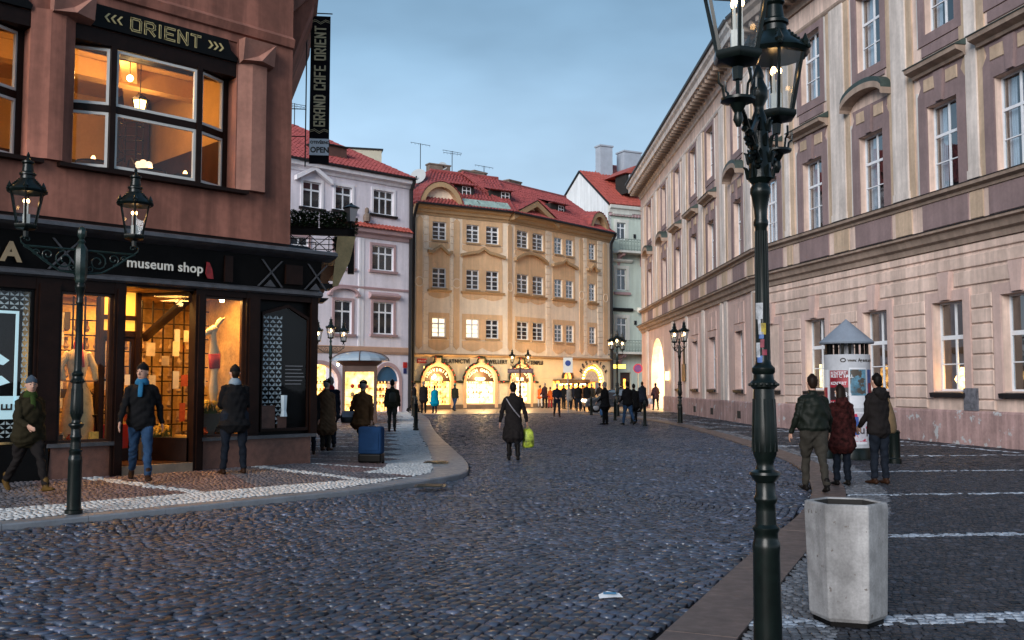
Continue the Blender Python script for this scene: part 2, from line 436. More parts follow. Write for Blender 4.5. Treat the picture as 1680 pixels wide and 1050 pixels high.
E = MB()
E.poly([(-30,4,-0.03),(30,4,-0.03),(30,70,-0.03),(-30,70,-0.03)])
road = E.build('road', M_bed); tag(road, kind='structure')
E = MB()
Pl = [(float(a), float(b)) for a, b in LKin[::3]]
top = []
for a, b in Pl:
    row = [(a - k, b + (k if b < 17.5 else k*0.15)) for k in (0, 1.2, 2.4, 3.6, 6.0, 9)]
    top.append([E.P((u, v, float(zl(np.array(u), np.array(v))) - 0.022)) for u, v in row])
for r0, r1 in zip(top, top[1:]):
    for k in range(5): E.face((r0[k], r1[k], r1[k+1], r0[k+1]))
pavL = E.build('pavement', M_bed); tag(pavL, kind='structure')
E = MB()
Pr = [(float(a), float(b)) for a, b in RKin[::3]]
for (a, b), (c, d) in zip(Pr, Pr[1:]): E.poly([(a,b,ZR-0.022),(22,b,ZR-0.022),(22,d,ZR-0.022),(c,d,ZR-0.022)])
pavR = E.build('pavement', M_bed); tag(pavR, kind='structure')

def setts(name, parent, ang, row, length, inside, zf, tonef, mt, bbox, warp=None, h=0.03, inset=0.16, jit=0.10, tilt=0.05, single=300, rounded=True, gap=0.10, ymax_single=99):
    ca, sa = math.cos(ang), math.sin(ang)
    x0, x1, y0, y1 = bbox
    cs = [(x*ca+y*sa, -x*sa+y*ca) for x in (x0, x1) for y in (y0, y1)]
    s0, s1 = min(c[0] for c in cs), max(c[0] for c in cs); t0, t1 = min(c[1] for c in cs), max(c[1] for c in cs)
    nr = int((t1-t0)/row)+1; nc = int((s1-s0)/length)+2
    L = length * rng.uniform(0.72, 1.28, (nr, nc)); e = np.cumsum(L, axis=1) + s0 - length*2 + rng.uniform(0, length, (nr,1))
    sA, sB = e - L, e
    tc_ = (t0 + row*np.arange(nr))[:,None] + np.zeros((nr,nc))
    sA, sB, tc_ = sA.ravel(), sB.ravel(), tc_.ravel()
    def toxy(s, t):
        if warp is not None: t = t + warp(s, t)
        return s*ca - t*sa, s*sa + t*ca
    cx, cy = toxy((sA+sB)/2, tc_)
    k = (cx > x0) & (cx < x1) & (cy > y0) & (cy < y1); k &= inside(cx, cy)
    sA, sB, tc_, cx, cy = sA[k], sB[k], tc_[k], cx[k], cy[k]; n = len(cx)
    ht = row/2*(1-gap); g2 = length*gap/2
    q = np.stack([np.c_[sA+g2, tc_-ht], np.c_[sB-g2, tc_-ht], np.c_[sB-g2, tc_+ht], np.c_[sA+g2, tc_+ht]], 1)
    q += rng.uniform(-jit, jit, q.shape) * row * 0.5
    X, Y = toxy(q[...,0], q[...,1])
    P = np.stack([X, Y], -1); Cn = P.mean(1, keepdims=True)
    zt = zf(cx, cy) + rng.normal(0, 0.0022 if row < 0.1 else 0.0035, n)
    tx, ty = rng.normal(0, tilt, n), rng.normal(0, tilt, n)
    def ring(f, dz):
        R = Cn + (P-Cn)*f; z = zt[:,None] + dz + (R[...,0]-Cn[...,0])*tx[:,None] + (R[...,1]-Cn[...,1])*ty[:,None]
        return np.concatenate([R, z[...,None]], -1)
    rings = [ring(1.0, -h), ring(1-inset*0.25, -row*0.085), ring(1-inset*1.15, 0.0)] if rounded else [ring(1.0, -h*0.6), ring(1-inset, 0.0)]
    nrg = len(rings); V = np.concatenate(rings, 1)                       # n, 4*nrg, 3
    F = []
    for r in range(nrg-1):
        for a in range(4):
            b = (a+1) % 4; F.append((4*r+a, 4*r+b, 4*r+4+b, 4*r+4+a))
    F.append(tuple(4*(nrg-1)+a for a in range(4))); F = np.array(F)
    tone = tonef(cx, cy, n)                                               # n,3
    vis = (np.abs(cx) < 0.525*cy - 0.05) & (cy > 6.35) & (cy < ymax_single)
    order = np.argsort(np.where(vis, cy, 1e6)); pick = order[:single] if single else np.array([], int)
    pick = pick[vis[pick]] if len(pick) else pick
    rest = np.ones(n, bool); rest[pick] = False
    def mk(V_, T_, nm):
        m_ = len(V_); me = bpy.data.meshes.new(nm)
        me.vertices.add(m_*4*nrg); me.vertices.foreach_set('co', V_.reshape(-1).astype(np.float32))
        FF = (F[None] + (np.arange(m_)*4*nrg)[:,None,None]).reshape(-1)
        me.loops.add(len(FF)); me.loops.foreach_set('vertex_index', FF.astype(np.int32))
        nf = m_*len(F); me.polygons.add(nf)
        me.polygons.foreach_set('loop_start', (np.arange(nf)*4).astype(np.int32)); 
        me.update(calc_edges=True); me.validate()
        at = me.color_attributes.new('tone', 'FLOAT_COLOR', 'POINT')
        T4 = np.repeat(np.c_[T_, np.ones(m_)], 4*nrg, 0); at.data.foreach_set('color', T4.reshape(-1).astype(np.float32))
        me.materials.append(mt)
        return me
    for i in pick:
        c = np.array([cx[i], cy[i], 0.0]); o = link(name[0], mk(V[i:i+1]-c, tone[i:i+1], name[0]), parent, loc=tuple(c))
    o = link(name[1], mk(V[rest], tone[rest], name[1]), parent); o['kind'] = 'stuff'
    return o

def grey_tone(lo=0.55, hi=1.5):
    def f(x, y, n):
        t = rng.uniform(lo, hi, n) * (1 + 0.15*np.sin(x*0.9+y*0.31)*np.sin(y*0.53-x*0.2))
        w = rng.random(n); t = t*np.where(rng.random(n) < 0.16, 0.55, 1.0)
        c = np.c_[t*(1+0.10*(w > 0.86)), t, t*(1+0.05*(w < 0.5))]
        c[w > 0.95] *= 1.8
        return c
    return f
def vis_zone(x, y, m=1.6): return np.abs(x) < 0.56*y + m
def w_road(s, t): return 0.26*np.sin(2*PI*s/6.3 + 0.35*np.sin(t*0.4)) + 0.05*np.sin(2*PI*s/2.7+t*0.3)
def seam(x): return 12.6 + 0.30*x
setts(('cobblestone','cobblestones'), road, math.radians(52), 0.110, 0.132, lambda x, y: (x > xl(y)+0.03) & (x < xr(y)-0.03) & vis_zone(x, y) & (y < seam(x)),
      lambda x, y: 0*x, grey_tone(), M_cobble, (-14, 8, 4.9, 15.5), warp=w_road, gap=0.17, inset=0.07, tilt=0.04, jit=0.11)
def w_fan(s, t):
    u = (s + 0.45) % 3.3 - 1.65; return 2.05 - np.sqrt(np.maximum(2.05**2 - u*u, 0.01))
setts(('cobblestone','cobblestones'), road, math.radians(30), 0.122, 0.122, lambda x, y: (x > xl(y)+0.03) & (x < xr(y)-0.03) & vis_zone(x, y) & (y > seam(x)+0.03),
      lambda x, y: 0*x, grey_tone(), M_cobble, (-14, 8, 8, 26.5), warp=w_fan, gap=0.17, inset=0.08, tilt=0.04, single=0)
def w_far(s, t): return 0.20*np.sin(2*PI*s/5.4+0.2*t)
setts(('cobblestone','cobblestones'), road, math.radians(8), 0.15, 0.17, lambda x, y: (x > xl(y)+0.03) & (x < xr(y)-0.03),
      lambda x, y: 0*x, grey_tone(0.75,1.25), M_cobble, (-14, 8, 26.5, 59.5), warp=w_far, single=0, rounded=False)

# left pavement: white border along the kerb, white lines across brown and grey fields
def toneL(x, y, n):
    c = rng.uniform(0.7, 1.3, n)
    xb = interp_x(LKin, y); dk = np.where(y < 17.3, (y - x - 17.83)/1.414, xb - x)
    zig = 0.22 + 0.55*np.abs(((y*0.5) % 1.0) - 0.5)*2
    w = np.where(y < 17.3, 0.78, np.where(y < 19.5, 0.9, 0.45 + zig*1.0))
    border = dk < w
    u = (x + y)/1.414
    line = np.where(y < 17.8, np.abs(((u + 0.4*dk) % 2.9) - 1.4) < 0.13, np.abs(((y*0.5) % 1.0) - 0.02) < 0.055)
    white = border | line
    brown = np.sin(u*1.2) + 0.4*np.sin(x*3+y) > -0.1
    warm = np.c_[c*0.125, c*0.082, c*0.080]; cool = np.c_[c*0.105, c*0.095, c*0.105]
    base = np.where(brown[:,None], warm, cool)
    c2 = 0.65+0.35*c; wt = np.c_[c2*0.47, c2*0.48, c2*0.49]
    return np.where(white[:,None], wt, base)
def insideL(x, y):
    xb = interp_x(LKin, y)
    wallx = np.where(y < 18.0, y - 21.7 - 0.2, -3.7 - 0.24*(y-18.0) - 0.1)
    return (x < xb - 0.01) & (x > np.where(y < 45, wallx, -15)) & vis_zone(x, y, 1.0)
setts(('mosaic_stone','mosaic_stones'), pavL, math.radians(45), 0.074, 0.080, insideL, zl, toneL, M_mosaic, (-12, 0, 8.5, 26), single=300, rounded=False, gap=0.16, h=0.02)
setts(('mosaic_stone','mosaic_stones'), pavL, math.radians(84), 0.16, 0.15, insideL, zl, toneL, M_mosaic, (-14, -1, 26, 61), single=0, rounded=False, h=0.02)
# right pavement: dark mosaic crossed by white lines, pale rows beside the kerb
def toneR(x, y, n):
    c = rng.uniform(0.55, 1.45, n); w = rng.random(n)
    xb = interp_x(RKin, y); rows = (x - xb) < np.where(y < 24, 0.62, 0.42)
    v = y - 0.10*x
    L = np.zeros(n, bool)
    for p, hw in ((6.75,0.16),(10.45,0.085),(14.35,0.085),(18.2,0.08),(22.1,0.08),(26,0.09),(30,0.09),(34,0.1),(38,0.1),(42,0.1),(46,0.1),(50,0.12),(54,0.12),(58,0.12)):
        L |= np.abs(v - p + 0.012*np.sin(x*9)) < hw
    edge = np.abs((10.12 + (40.1-y)*0.2) - x - 0.9) < 0.10
    L |= edge & (y > 24)
    L &= rng.random(n) < 0.92
    dark = np.c_[c*0.022, c*0.024, c*0.032]; dark[w > 0.9] *= 1.9
    pale = np.c_[c*0.115, c*0.12, c*0.135]; c2 = 0.4+0.6*c; wt = np.c_[c2*0.30, c2*0.34, c2*0.40]
    return np.where(L[:,None], wt, np.where(rows[:,None], pale, dark))
def insideR(x, y):
    wallx = np.where(y < 40.1, 10.12 + (40.1-y)*0.2, 10.0)
    return (x > interp_x(RKin, y) + 0.012) & (x < wallx + 0.1) & vis_zone(x, y, 1.0)
ang_r = math.radians(6)
setts(('mosaic_stone','mosaic_stones'), pavR, ang_r, 0.070, 0.074, insideR, lambda x, y: ZR+0*x, toneR, M_mosaic, (0.3, 16, 5.0, 20), single=300, rounded=False, gap=0.16, h=0.02)
setts(('mosaic_stone','mosaic_stones'), pavR, ang_r, 0.13, 0.14, insideR, lambda x, y: ZR+0*x, toneR, M_mosaic, (2, 16, 20, 60), single=0, rounded=False, h=0.02)

def kerb(label, P, Pin, step, zt, mt, kind):
    root = empty('kerb', (float(P[0][0]), float(P[0][1]), 0)); tag(root, kind='structure')
    I = Matrix.Translation((-float(P[0][0]), -float(P[0][1]), 0))
    for i in range(0, len(P)-step-1, step):
        j = i+step
        def at(Q, f): q = Q[i]*(1-f)+Q[j]*f; return q
        m = (P[i]+P[j]+Pin[i]+Pin[j])/4
        mb = MB(); z = float(zt(m[0], m[1])) + random.uniform(-.003,.003)
        mid = (i+j)//2
        outer = [P[i]*0.997+P[j]*0.003, P[mid], P[j]*0.997+P[i]*0.003]; inner = [Pin[i]*0.997+Pin[j]*0.003, Pin[mid], Pin[j]*0.997+Pin[i]*0.003]
        c = 0.02
        o1 = [mb.P((a[0], a[1], -0.05)) for a in outer]; o2 = [mb.P((a[0], a[1], z-c)) for a in outer]
        o3 = [mb.P((a[0]*(1-c/0.5)+b[0]*c/0.5, a[1]*(1-c/0.5)+b[1]*c/0.5, z)) for a, b in zip(outer, inner)]
        i3 = [mb.P((b[0], b[1], z)) for b in inner]; i1 = [mb.P((b[0], b[1], -0.05)) for b in inner]
        for r0, r1 in ((o1,o2),(o2,o3),(o3,i3),(i3,i1)):
            for k in range(2): mb.face((r0[k], r0[k+1], r1[k+1], r1[k]))
        mb.face((o1[0],o2[0],o3[0],i3[0],i1[0])); mb.face((o1[2],i1[2],i3[2],o3[2],o2[2]))
        mb.build('kerb_stone', mt, root, I)
    return root
kerb('left', LKs, LKin, 4, lambda x, y: float(zl(np.array(x), np.array(y)))+0.004, M_kerbL, 0)
kerb('right', RKs, RKin, 5, lambda x, y: ZR+0.006, M_kerbR, 0)

# paved apron in front of the far facades
M_apron = mat('pale paving', (0.20,0.185,0.17), 0.38, 0.2, 3, 0.003, 20, rvar=0.12)
E = MB()
nx = 0
for a in range(-17, 13):
    for b in range(0, 17):
        u0, v0 = a*0.95, b*0.95
        X0, Y0 = u0, 57.6 + v0 + u0*0.33
        q = [(u0+0.012, Y0+0.012), (u0+0.938, Y0+0.012+0.31), (u0+0.938, Y0+0.938+0.31), (u0+0.012, Y0+0.938)]
        if Y0 > 84: continue
        E.extr([(x_, y_, 0.0) for x_, y_ in q], (0, 0, 0.028+random.uniform(-.002,.002)))
tag(E.build('pavement', M_apron), kind='structure')
# ---------------------------------------------------------------- right: the long four storey palace
C_cream = (0.69,0.52,0.44)
M_rcream = mat('warm cream plaster', C_cream, 0.85, 0.16, 0.7, 0.003, 30, streak=0.24)
M_rpale = mat('pale grey cream plaster', (0.68,0.60,0.55), 0.85, 0.15, 0.9, 0.003, 30, streak=0.26)
M_rochre = mat('ochre plaster strip', (0.50,0.37,0.265), 0.85, 0.16, 1.1, 0.003, 30, streak=0.2)
M_rmauve = mat('mauve plaster', (0.235,0.165,0.165), 0.85, 0.15, 1.1, 0.003, 30, streak=0.12)
M_rpink = mat('pink plaster', (0.56,0.40,0.355), 0.85, 0.12, 1.0, 0.003, 30, streak=0.12)
M_rwhite = mat('off white plaster line', (0.58,0.55,0.52), 0.85, 0.1, 1, 0.002, 30, streak=0.15)
M_rcorn = mat('brown cornice plaster', (0.33,0.245,0.195), 0.85, 0.15, 0.8, 0.003, 30, streak=0.2)
M_rplinth = mat('peeling pink plinth plaster', (0.40,0.26,0.245), 0.9, 0.22, 1.4, 0.006, 14, streak=0.3, patch=((0.42,0.42,0.43), 0.60, 1.9))
M_stone = mat('worn sandstone', (0.17,0.125,0.10), 0.9, 0.25, 1.5, 0.008, 18)

RB = Bld('palace_building', (11.5, 33, 0), label='long pink and cream palace with mauve window frames behind the poster column', cat='building')
F_R2 = Frame((10.12, 40.1), (0.196, -0.98)); F_R1 = Frame((10.12, 40.1), (0.0069, -1.0))
NB, NT = 6.12, 6.95
def palace(F, x0, x1, wins, pil, sepp, blocks):
    RB.F = F
    ops = []
    for k, (c, w, style, gr) in enumerate(wins):
        ops += [(c-w/2, c+w/2, 7.38, 9.95), (c-w/2, c+w/2, 12.15, 14.72)]
        if gr == 'w': ops.append((c-w/2, c+w/2, 1.52, 4.08))
        if gr == 'blind': pass
    if F is F_R1: ops.append((-29.4, -23.8, 0.0, 4.9))
    mb = MB(); wall(mb, x0, x1, 0.0, NB, [o for o in ops if o[3] < NB], 0.34)
    RB.part(mb, 'wall', M_rcream if F is F_R2 else M_rpink)
    mb = MB(); wall(mb, x0, x1, NB, 17.2, [o for o in ops if o[3] > NB], 0.34); RB.part(mb, 'wall', M_rcream)
    # plinth
    pl = [(x0, x1)] if F is F_R2 else [(x0, -29.45), (-23.75, x1)]
    for a, b in pl:
        mb = MB(); mb.sweep([(0.0,-0.02),(-0.09,-0.02),(-0.09,0.92),(-0.06,0.98),(0.0,0.98)], a, b); RB.part(mb, 'plinth', M_rplinth)
    # string courses, frieze panels and main cornice
    mb = MB(); mb.sweep([(0,5.62),(-0.10,5.62),(-0.13,5.78),(-0.24,5.84),(-0.30,6.02),(-0.42,6.06),(-0.42,6.14),(-0.06,6.24),(0,6.24)], x0, x1); RB.part(mb, 'string_course', M_rcorn)
    mb = MB(); mb.sweep([(0,6.138),(-0.45,6.138),(-0.45,6.158),(-0.05,6.262),(0,6.262)], x0, x1); RB.part(mb, 'flashing', M_gutter)
    mb = MB(); mb.sweep([(0,7.06),(-0.06,7.06),(-0.08,7.14),(-0.22,7.20),(-0.24,7.30),(-0.02,7.36),(0,7.36)], x0, x1); RB.part(mb, 'sill_course', M_rcorn)
    mb = MB(); mb.sweep([(0,7.298),(-0.26,7.298),(-0.26,7.315),(-0.02,7.378),(0,7.378)], x0, x1); RB.part(mb, 'flashing', M_gutter)
    mb = MB(); mb.sweep([(0,14.95),(-0.05,14.95),(-0.09,15.02),(-0.09,15.10),(0,15.12)], x0, x1)
    mb.sweep([(0,15.85),(-0.10,15.85),(-0.14,16.05),(-0.24,16.12),(-0.26,16.28),(-0.95,16.34),(-0.97,16.62),(-1.10,16.74),(-1.12,16.92),(0,17.2)], x0, x1)
    RB.part(mb, 'cornice', M_rpale if F is F_R1 else M_rcorn)
    mb = MB(); mb.box(-0.09,0.09,-0.86,-0.20,16.10,16.336); md = mb.mesh('modillion', M_rcorn)
    n = int((x1-x0)/0.62)
    for k in range(n): RB.put(md, 'modillion', x0+0.3+k*0.62, 0, 0)
    mb = MB(); mb.sweep([(-1.12,16.93),(-1.22,16.93),(-1.24,17.04),(-1.10,17.04)], x0, x1); RB.part(mb, 'gutter', M_gutter)
    mb = MB(); mb.extr([(x0,-1.1,17.03),(x1,-1.1,17.03),(x1,6,20.5),(x0,6,20.5)], (0,0,0.08)); RB.part(mb, 'roof', M_tile)
    for i, (c, w, style, gr) in enumerate(wins):
        a, b = c-w/2, c+w/2
        fr, tr = 0.05, [(0.645,0.085),(0.33,0.03)]
        for z, h in ((7.38,2.57),(12.15,2.57)):
            window(RB, a, z, w, h, 0.20, [(0.5,0.07)], tr, fr, M_white, M_pane if sepp else M_paneD, sepp)
            if sepp:
                for sgn in (0, 1):
                    mb = MB(); m = 8; ww = w*random.uniform(0.18,0.40)
                    xs = [0.04+ww*k/m for k in range(m+1)]; xs = xs if sgn == 0 else [w-x for x in xs]
                    for k in range(m): mb.poly([(xs[k],0.02*(k%2),0.06),(xs[k+1],0.02*((k+1)%2),0.06),(xs[k+1],0.02*((k+1)%2),h-0.05),(xs[k],0.02*(k%2),h-0.05)])
                    RB.part(mb, 'curtain', M_curtain, x=a, y=0.38, z=z)
        # first floor: mauve surround, hood, keystone, panels
        mb = MB(); frame_rect(mb, a, b, 7.38, 9.95, 0.40, -0.05, 0.0, bottom=False); RB.part(mb, 'window_surround', M_rmauve)
        for u_ in (a-0.50, b+0.40): RB.part(MB().box(u_,u_+0.10,-0.03,0,7.38,10.5), 'white_strip', M_rwhite)
        mb = MB(); mb.extr([(a-0.40,0,10.35),(b+0.40,0,10.35),(b+0.22,0,10.62),(b+0.34,0,10.92),(a-0.34,0,10.92),(a-0.22,0,10.62)], (0,-0.045,0)); RB.part(mb, 'hood_panel', M_rmauve)
        for s in (-1, 1):
            mb = MB(); u0, u1 = c+s*0.26, c+s*(w/2+0.08); mb.chbox(min(u0,u1), max(u0,u1), -0.075, -0.045, 10.42, 10.80, 0.015); RB.part(mb, 'inset_panel', M_rochre)
        mb = MB(); mb.extr([(c-0.13,0,9.97),(c+0.13,0,9.97),(c+0.21,0,10.86),(c-0.21,0,10.86)], (0,-0.13,0)); RB.part(mb, 'keystone', M_rmauve)
        hw = w/2+0.52
        if style == 'arch':
            mb = MB(); p = arch_pts(c, hw, 10.92, 0.42, 12)
            p2 = [(x, z+0.2) for x, z in p]
            for k in range(12):
                mb.extr([(p[k][0],0,p[k][1]),(p[k+1][0],0,p[k+1][1]),(p2[k+1][0],0,p2[k+1][1]),(p2[k][0],0,p2[k][1])], (0,-0.42,0))
            RB.part(mb, 'window_hood', M_rcorn)
            mb = MB()
            for k in range(12):
                mb.extr([(p2[k][0],0,p2[k][1]+0.005),(p2[k+1][0],0,p2[k+1][1]+0.005),(p2[k+1][0],0,p2[k+1][1]+0.16),(p2[k][0],0,p2[k][1]+0.16)], (0,-0.40,0))
            RB.part(mb, 'copper_cover', M_copper)
        else:
            mb = MB(); mb.sweep([(0,10.92),(-0.14,10.92),(-0.18,11.0),(-0.40,11.08),(-0.43,11.2),(0,11.2)], c-hw, c+hw); RB.part(mb, 'window_hood', M_rcorn)
            mb = MB(); mb.sweep([(0,11.203),(-0.46,11.203),(-0.46,11.225),(0,11.46)], c-hw-0.03, c+hw+0.03); RB.part(mb, 'copper_cover', M_copper)
        # second floor
        mb = MB(); frame_rect(mb, a, b, 12.15, 14.72, 0.30, -0.05, 0.0); RB.part(mb, 'window_surround', M_rmauve)
        mb = MB(); frame_rect(mb, a-0.30, b+0.30, 11.85, 15.02-0.0, 0.08, -0.03, 0.0, bottom=False) ; RB.part(mb, 'white_strip', M_rwhite)
        mb = MB(); mb.chbox(a-0.18, b+0.18, -0.04, 0, 11.5 if style != 'arch' else 11.66, 11.82, 0.015); RB.part(mb, 'apron_panel', M_rmauve)
        # frieze under the window
        mb = MB(); mb.chbox(a-0.35, b+0.35, -0.035, 0, 6.28, 7.04, 0.012); RB.part(mb, 'frieze_panel', M_rmauve)
        # ground floor
        if gr in ('w', 'blind'):
            if gr == 'w':
                window(RB, a, 1.52, w, 2.56, 0.22, [(0.5,0.07)], [(0.60,0.12),(0.30,0.03)], fr, M_white, M_pane if sepp else M_paneD, sepp)
            mb = MB(); frame_rect(mb, a, b, 1.30, 4.08, 0.30, -0.06, 0.0, bottom=False); RB.part(mb, 'window_surround', M_rpink)
            mb = MB(); mb.sweep([(0.2,1.34),(-0.16,1.34),(-0.18,1.46),(0.2,1.515)], a-0.05, b+0.05); RB.part(mb, 'window_sill', M_gutter)
            if blocks:
                mb = MB(); mb.extr([(c-0.17,0,4.12),(c+0.17,0,4.12),(c+0.27,0,4.92),(c-0.27,0,4.92)], (0,-0.16,0)); RB.part(mb, 'keystone', M_rpink)
            else:
                mb = MB(); mb.chbox(a-0.2, b+0.2, -0.05, 0, 4.42, 5.35, 0.02); mb.box(c-0.06, c+0.06, -0.075, -0.05, 4.42, 5.1); RB.part(mb, 'panel', M_rpink)
        if gr == 'blind' : 
            mb = MB(); mb.box(a, b, -0.02, 0, 1.52, 4.08); RB.part(mb, 'blind_window', M_rcream)
        if gr != 'door' and not blocks:
            mb = MB(); mb.box(c-0.32, c+0.32, -0.094, -0.085, 0.22, 0.55); RB.part(mb, 'cellar_vent', M_dark)
    for a, b in pil:
        mb = MB(); mb.box(a, b, -0.09, 0, 7.38, 14.94); mb.box(a-0.03, b+0.03, -0.11, 0, 7.38, 7.62); RB.part(mb, 'pilaster', M_rpale)
        for u, v in ((a-0.30, a-0.002), (b+0.002, b+0.30)):
            mb = MB(); mb.box(u, v, -0.04, 0, 7.38, 14.94); RB.part(mb, 'ochre_strip', M_rochre)
        mb = MB(); mb.chbox(a-0.05, b+0.05, -0.03, 0, 6.28, 7.04, 0.012); RB.part(mb, 'frieze_panel', M_rochre)

w2 = [(1.35,1.3,'flat','blind'),(4.78,1.45,'flat','w'),(8.66,1.42,'arch','w'),(12.38,1.40,'flat','w'),(15.35,1.45,'flat','w'),(18.5,1.45,'flat','w')]
pil2 = [(2.75,3.1),(6.25,7.15),(9.98,10.75),(13.55,14.0),(16.7,17.2)]
palace(F_R2, 0.0, 22.0, w2, pil2, True, True)
w1 = [(-3.1,1.45,'arch','w'),(-8.75,1.6,'flat','w'),(-13.2,1.6,'flat','w'),(-18.2,1.5,'flat','w'),(-23.4,1.6,'arch','door'),(-29.6,1.6,'arch','door')]
w1[4] = (-23.2,1.5,'arch','door')
pil1 = [(-1.5,-0.5),(-6.4,-5.4),(-11.5,-10.5),(-16.2,-15.2),(-21.1,-20.2),(-27.0,-26.0),(-33.0,-32.0)]
palace(F_R1, -33.9, 0.0, w1, pil1, False, False)
# ground floor pale pilasters of the far stretch, rusticated blocks of the near stretch
for a, b in ((-0.75,-0.15),(-5.9,-5.3),(-6.75,-6.25),(-11.2,-10.6),(-15.9,-15.3),(-20.6,-19.9),(-31.6,-30.6)):
    mb = MB(); mb.box(a, b, -0.07, 0, 0.98, 5.62); RB.part(mb, 'pilaster', M_rpale)
RB.F = F_R2
spans = []
xs0 = 0.0
for c, w, st, gr in w2: spans.append((xs0, c-w/2-0.34)); xs0 = c+w/2+0.34
spans.append((xs0, 22.0))
zb = [0.99, 1.28, 1.68, 2.10, 2.52, 2.94, 3.36, 3.78, 4.20]
for a, b in spans:
    if b-a < 0.2: continue
    for z0, z1 in zip(zb, zb[1:]):
        mb = MB(); mb.chbox(a+0.012, b-0.012, -0.055, 0, z0+0.022, z1-0.022, 0.02); RB.part(mb, 'rustic_block', M_rcream)
        
for z0, z1 in ((4.44,4.88),(4.93,5.30),(5.35,5.61)):
    xs_ = [0.0]
    for c, w, st, gr in w2:
        if z0 < 4.9: xs_ += [c-0.32, c+0.32]
    xs_.append(22.0)
    for a, b in zip(xs_[::2], xs_[1::2]):
        mb = MB(); mb.chbox(a+0.01, b-0.01, -0.055, 0, z0+0.02, z1-0.015, 0.02); RB.part(mb, 'rustic_block', M_rcream)
# inside of the near stretch: dark rooms with a few lights
RB.F = F_R2
mb = MB()
for z0, z1 in ((0.5,5.4),(6.6,11.2),(11.6,16)):
    mb.box(0.3, 21.9, 0.9, 5.0, z0, z1)
RB.part(mb, 'room', M_dark)
M_glowW = emis('warm lamp in window', (1.0,0.50,0.13), 5.0, (0.5,0.3,0.1), 0.7, 9.0)
M_blindL = emis('lit paper shade', (1.0,0.75,0.35), 1.6, (0.5,0.4,0.2), 0.4, 6.0)
mb = MB(); mb.lathe([(0.08,0),(0.22,0.1),(0.27,0.45),(0.20,0.8),(0.10,0.95)], 10); o = RB.part(mb, 'table_lamp_shade', M_glowW, x=12.75, y=0.55, z=1.55)
mb = MB(); mb.lathe([(0.10,0),(0.30,0.35),(0.1,0.7)], 4); RB.part(mb, 'table_lamp_shade', M_glowW, x=12.15, y=0.6, z=1.5)
mb = MB(); mb.box(0,0.55,0,0.03,0,0.85); RB.part(mb, 'lit_blind', M_blindL, x=4.2, y=0.42, z=1.6); RB.part(mb, 'lit_blind', M_blindL, x=4.9, y=0.5, z=1.6)
# rendered box on the wall, wall plaque, notice box
mb = MB(); mb.box(-0.30,0.30,-0.09,-0.05,0,0.62); mb.box(-0.24,0.24,-0.10,-0.09,0.05,0.57); RB.part(mb, 'meter_cover', mat('grey painted metal', (0.12,0.12,0.14), 0.6, 0.5, 9), x=13.35, z=0.98)
RB.F = F_R1
mb = MB(); mb.box(-0.55,0.55,-0.12,-0.07,0,1.0); mb.box(-0.2,0.2,-0.12,-0.07,1.0,1.9); RB.part(mb, 'plaque', mat('dark bronze', (0.03,0.022,0.02), 0.5, 0.4, 9), x=-16.2, z=1.9)
mb = MB(); mb.box(-0.35,0.35,-0.2,-0.07,0,0.55); RB.part(mb, 'notice_box', M_blindL, x=-21.8, z=2.0)
# lit arched passage
mb = MB(); spandrel(mb, -26.6, 2.8, 2.2, 2.7, 4.905, 0.0, 0.5, 16, -29.4, -23.8); RB.part(mb, 'arch', M_rcream)
M_pass = mat('passage plaster', (0.75,0.66,0.50), 0.9, 0.06, 1)
mb = MB()
mb.poly([(-29.5,0.34,-.02),(-29.5,7,-.02),(-29.5,7,5.4),(-29.5,0.34,5.4)]); mb.poly([(-23.7,0.34,-.02),(-23.7,7,-.02),(-23.7,7,5.4),(-23.7,0.34,5.4)])
mb.poly([(-29.5,7,-.02),(-23.7,7,-.02),(-23.7,7,5.4),(-29.5,7,5.4)]); mb.poly([(-29.5,0.34,5.4),(-23.7,0.34,5.4),(-23.7,7,5.4),(-29.5,7,5.4)])
RB.part(mb, 'passage', M_pass)
lightbulb('POINT', F_R1.pt(-26.6, 2.6, 4.2), 1100, (1.0,0.74,0.40), 0.5)
mb = MB(); mb.lathe([(0.05,0.25),(0.2,0.2),(0.22,0),(0.08,-0.12)], 10); RB.part(mb, 'passage_lamp', emis('passage lamp', (1,0.8,0.5), 12), x=-26.6, y=2.6, z=4.9)
# end wall and the drain pipe at the bend
mb = MB(); mb.box(-34.1, -33.9, 0.0, 9, 0, 17.2); RB.part(mb, 'end_wall', M_rcream)
mb = MB(); mb.tube([(-0.05,-0.12,0.1),(-0.05,-0.12,5.5)], 0.06, 8); RB.part(mb, 'drain_pipe', M_rcorn)

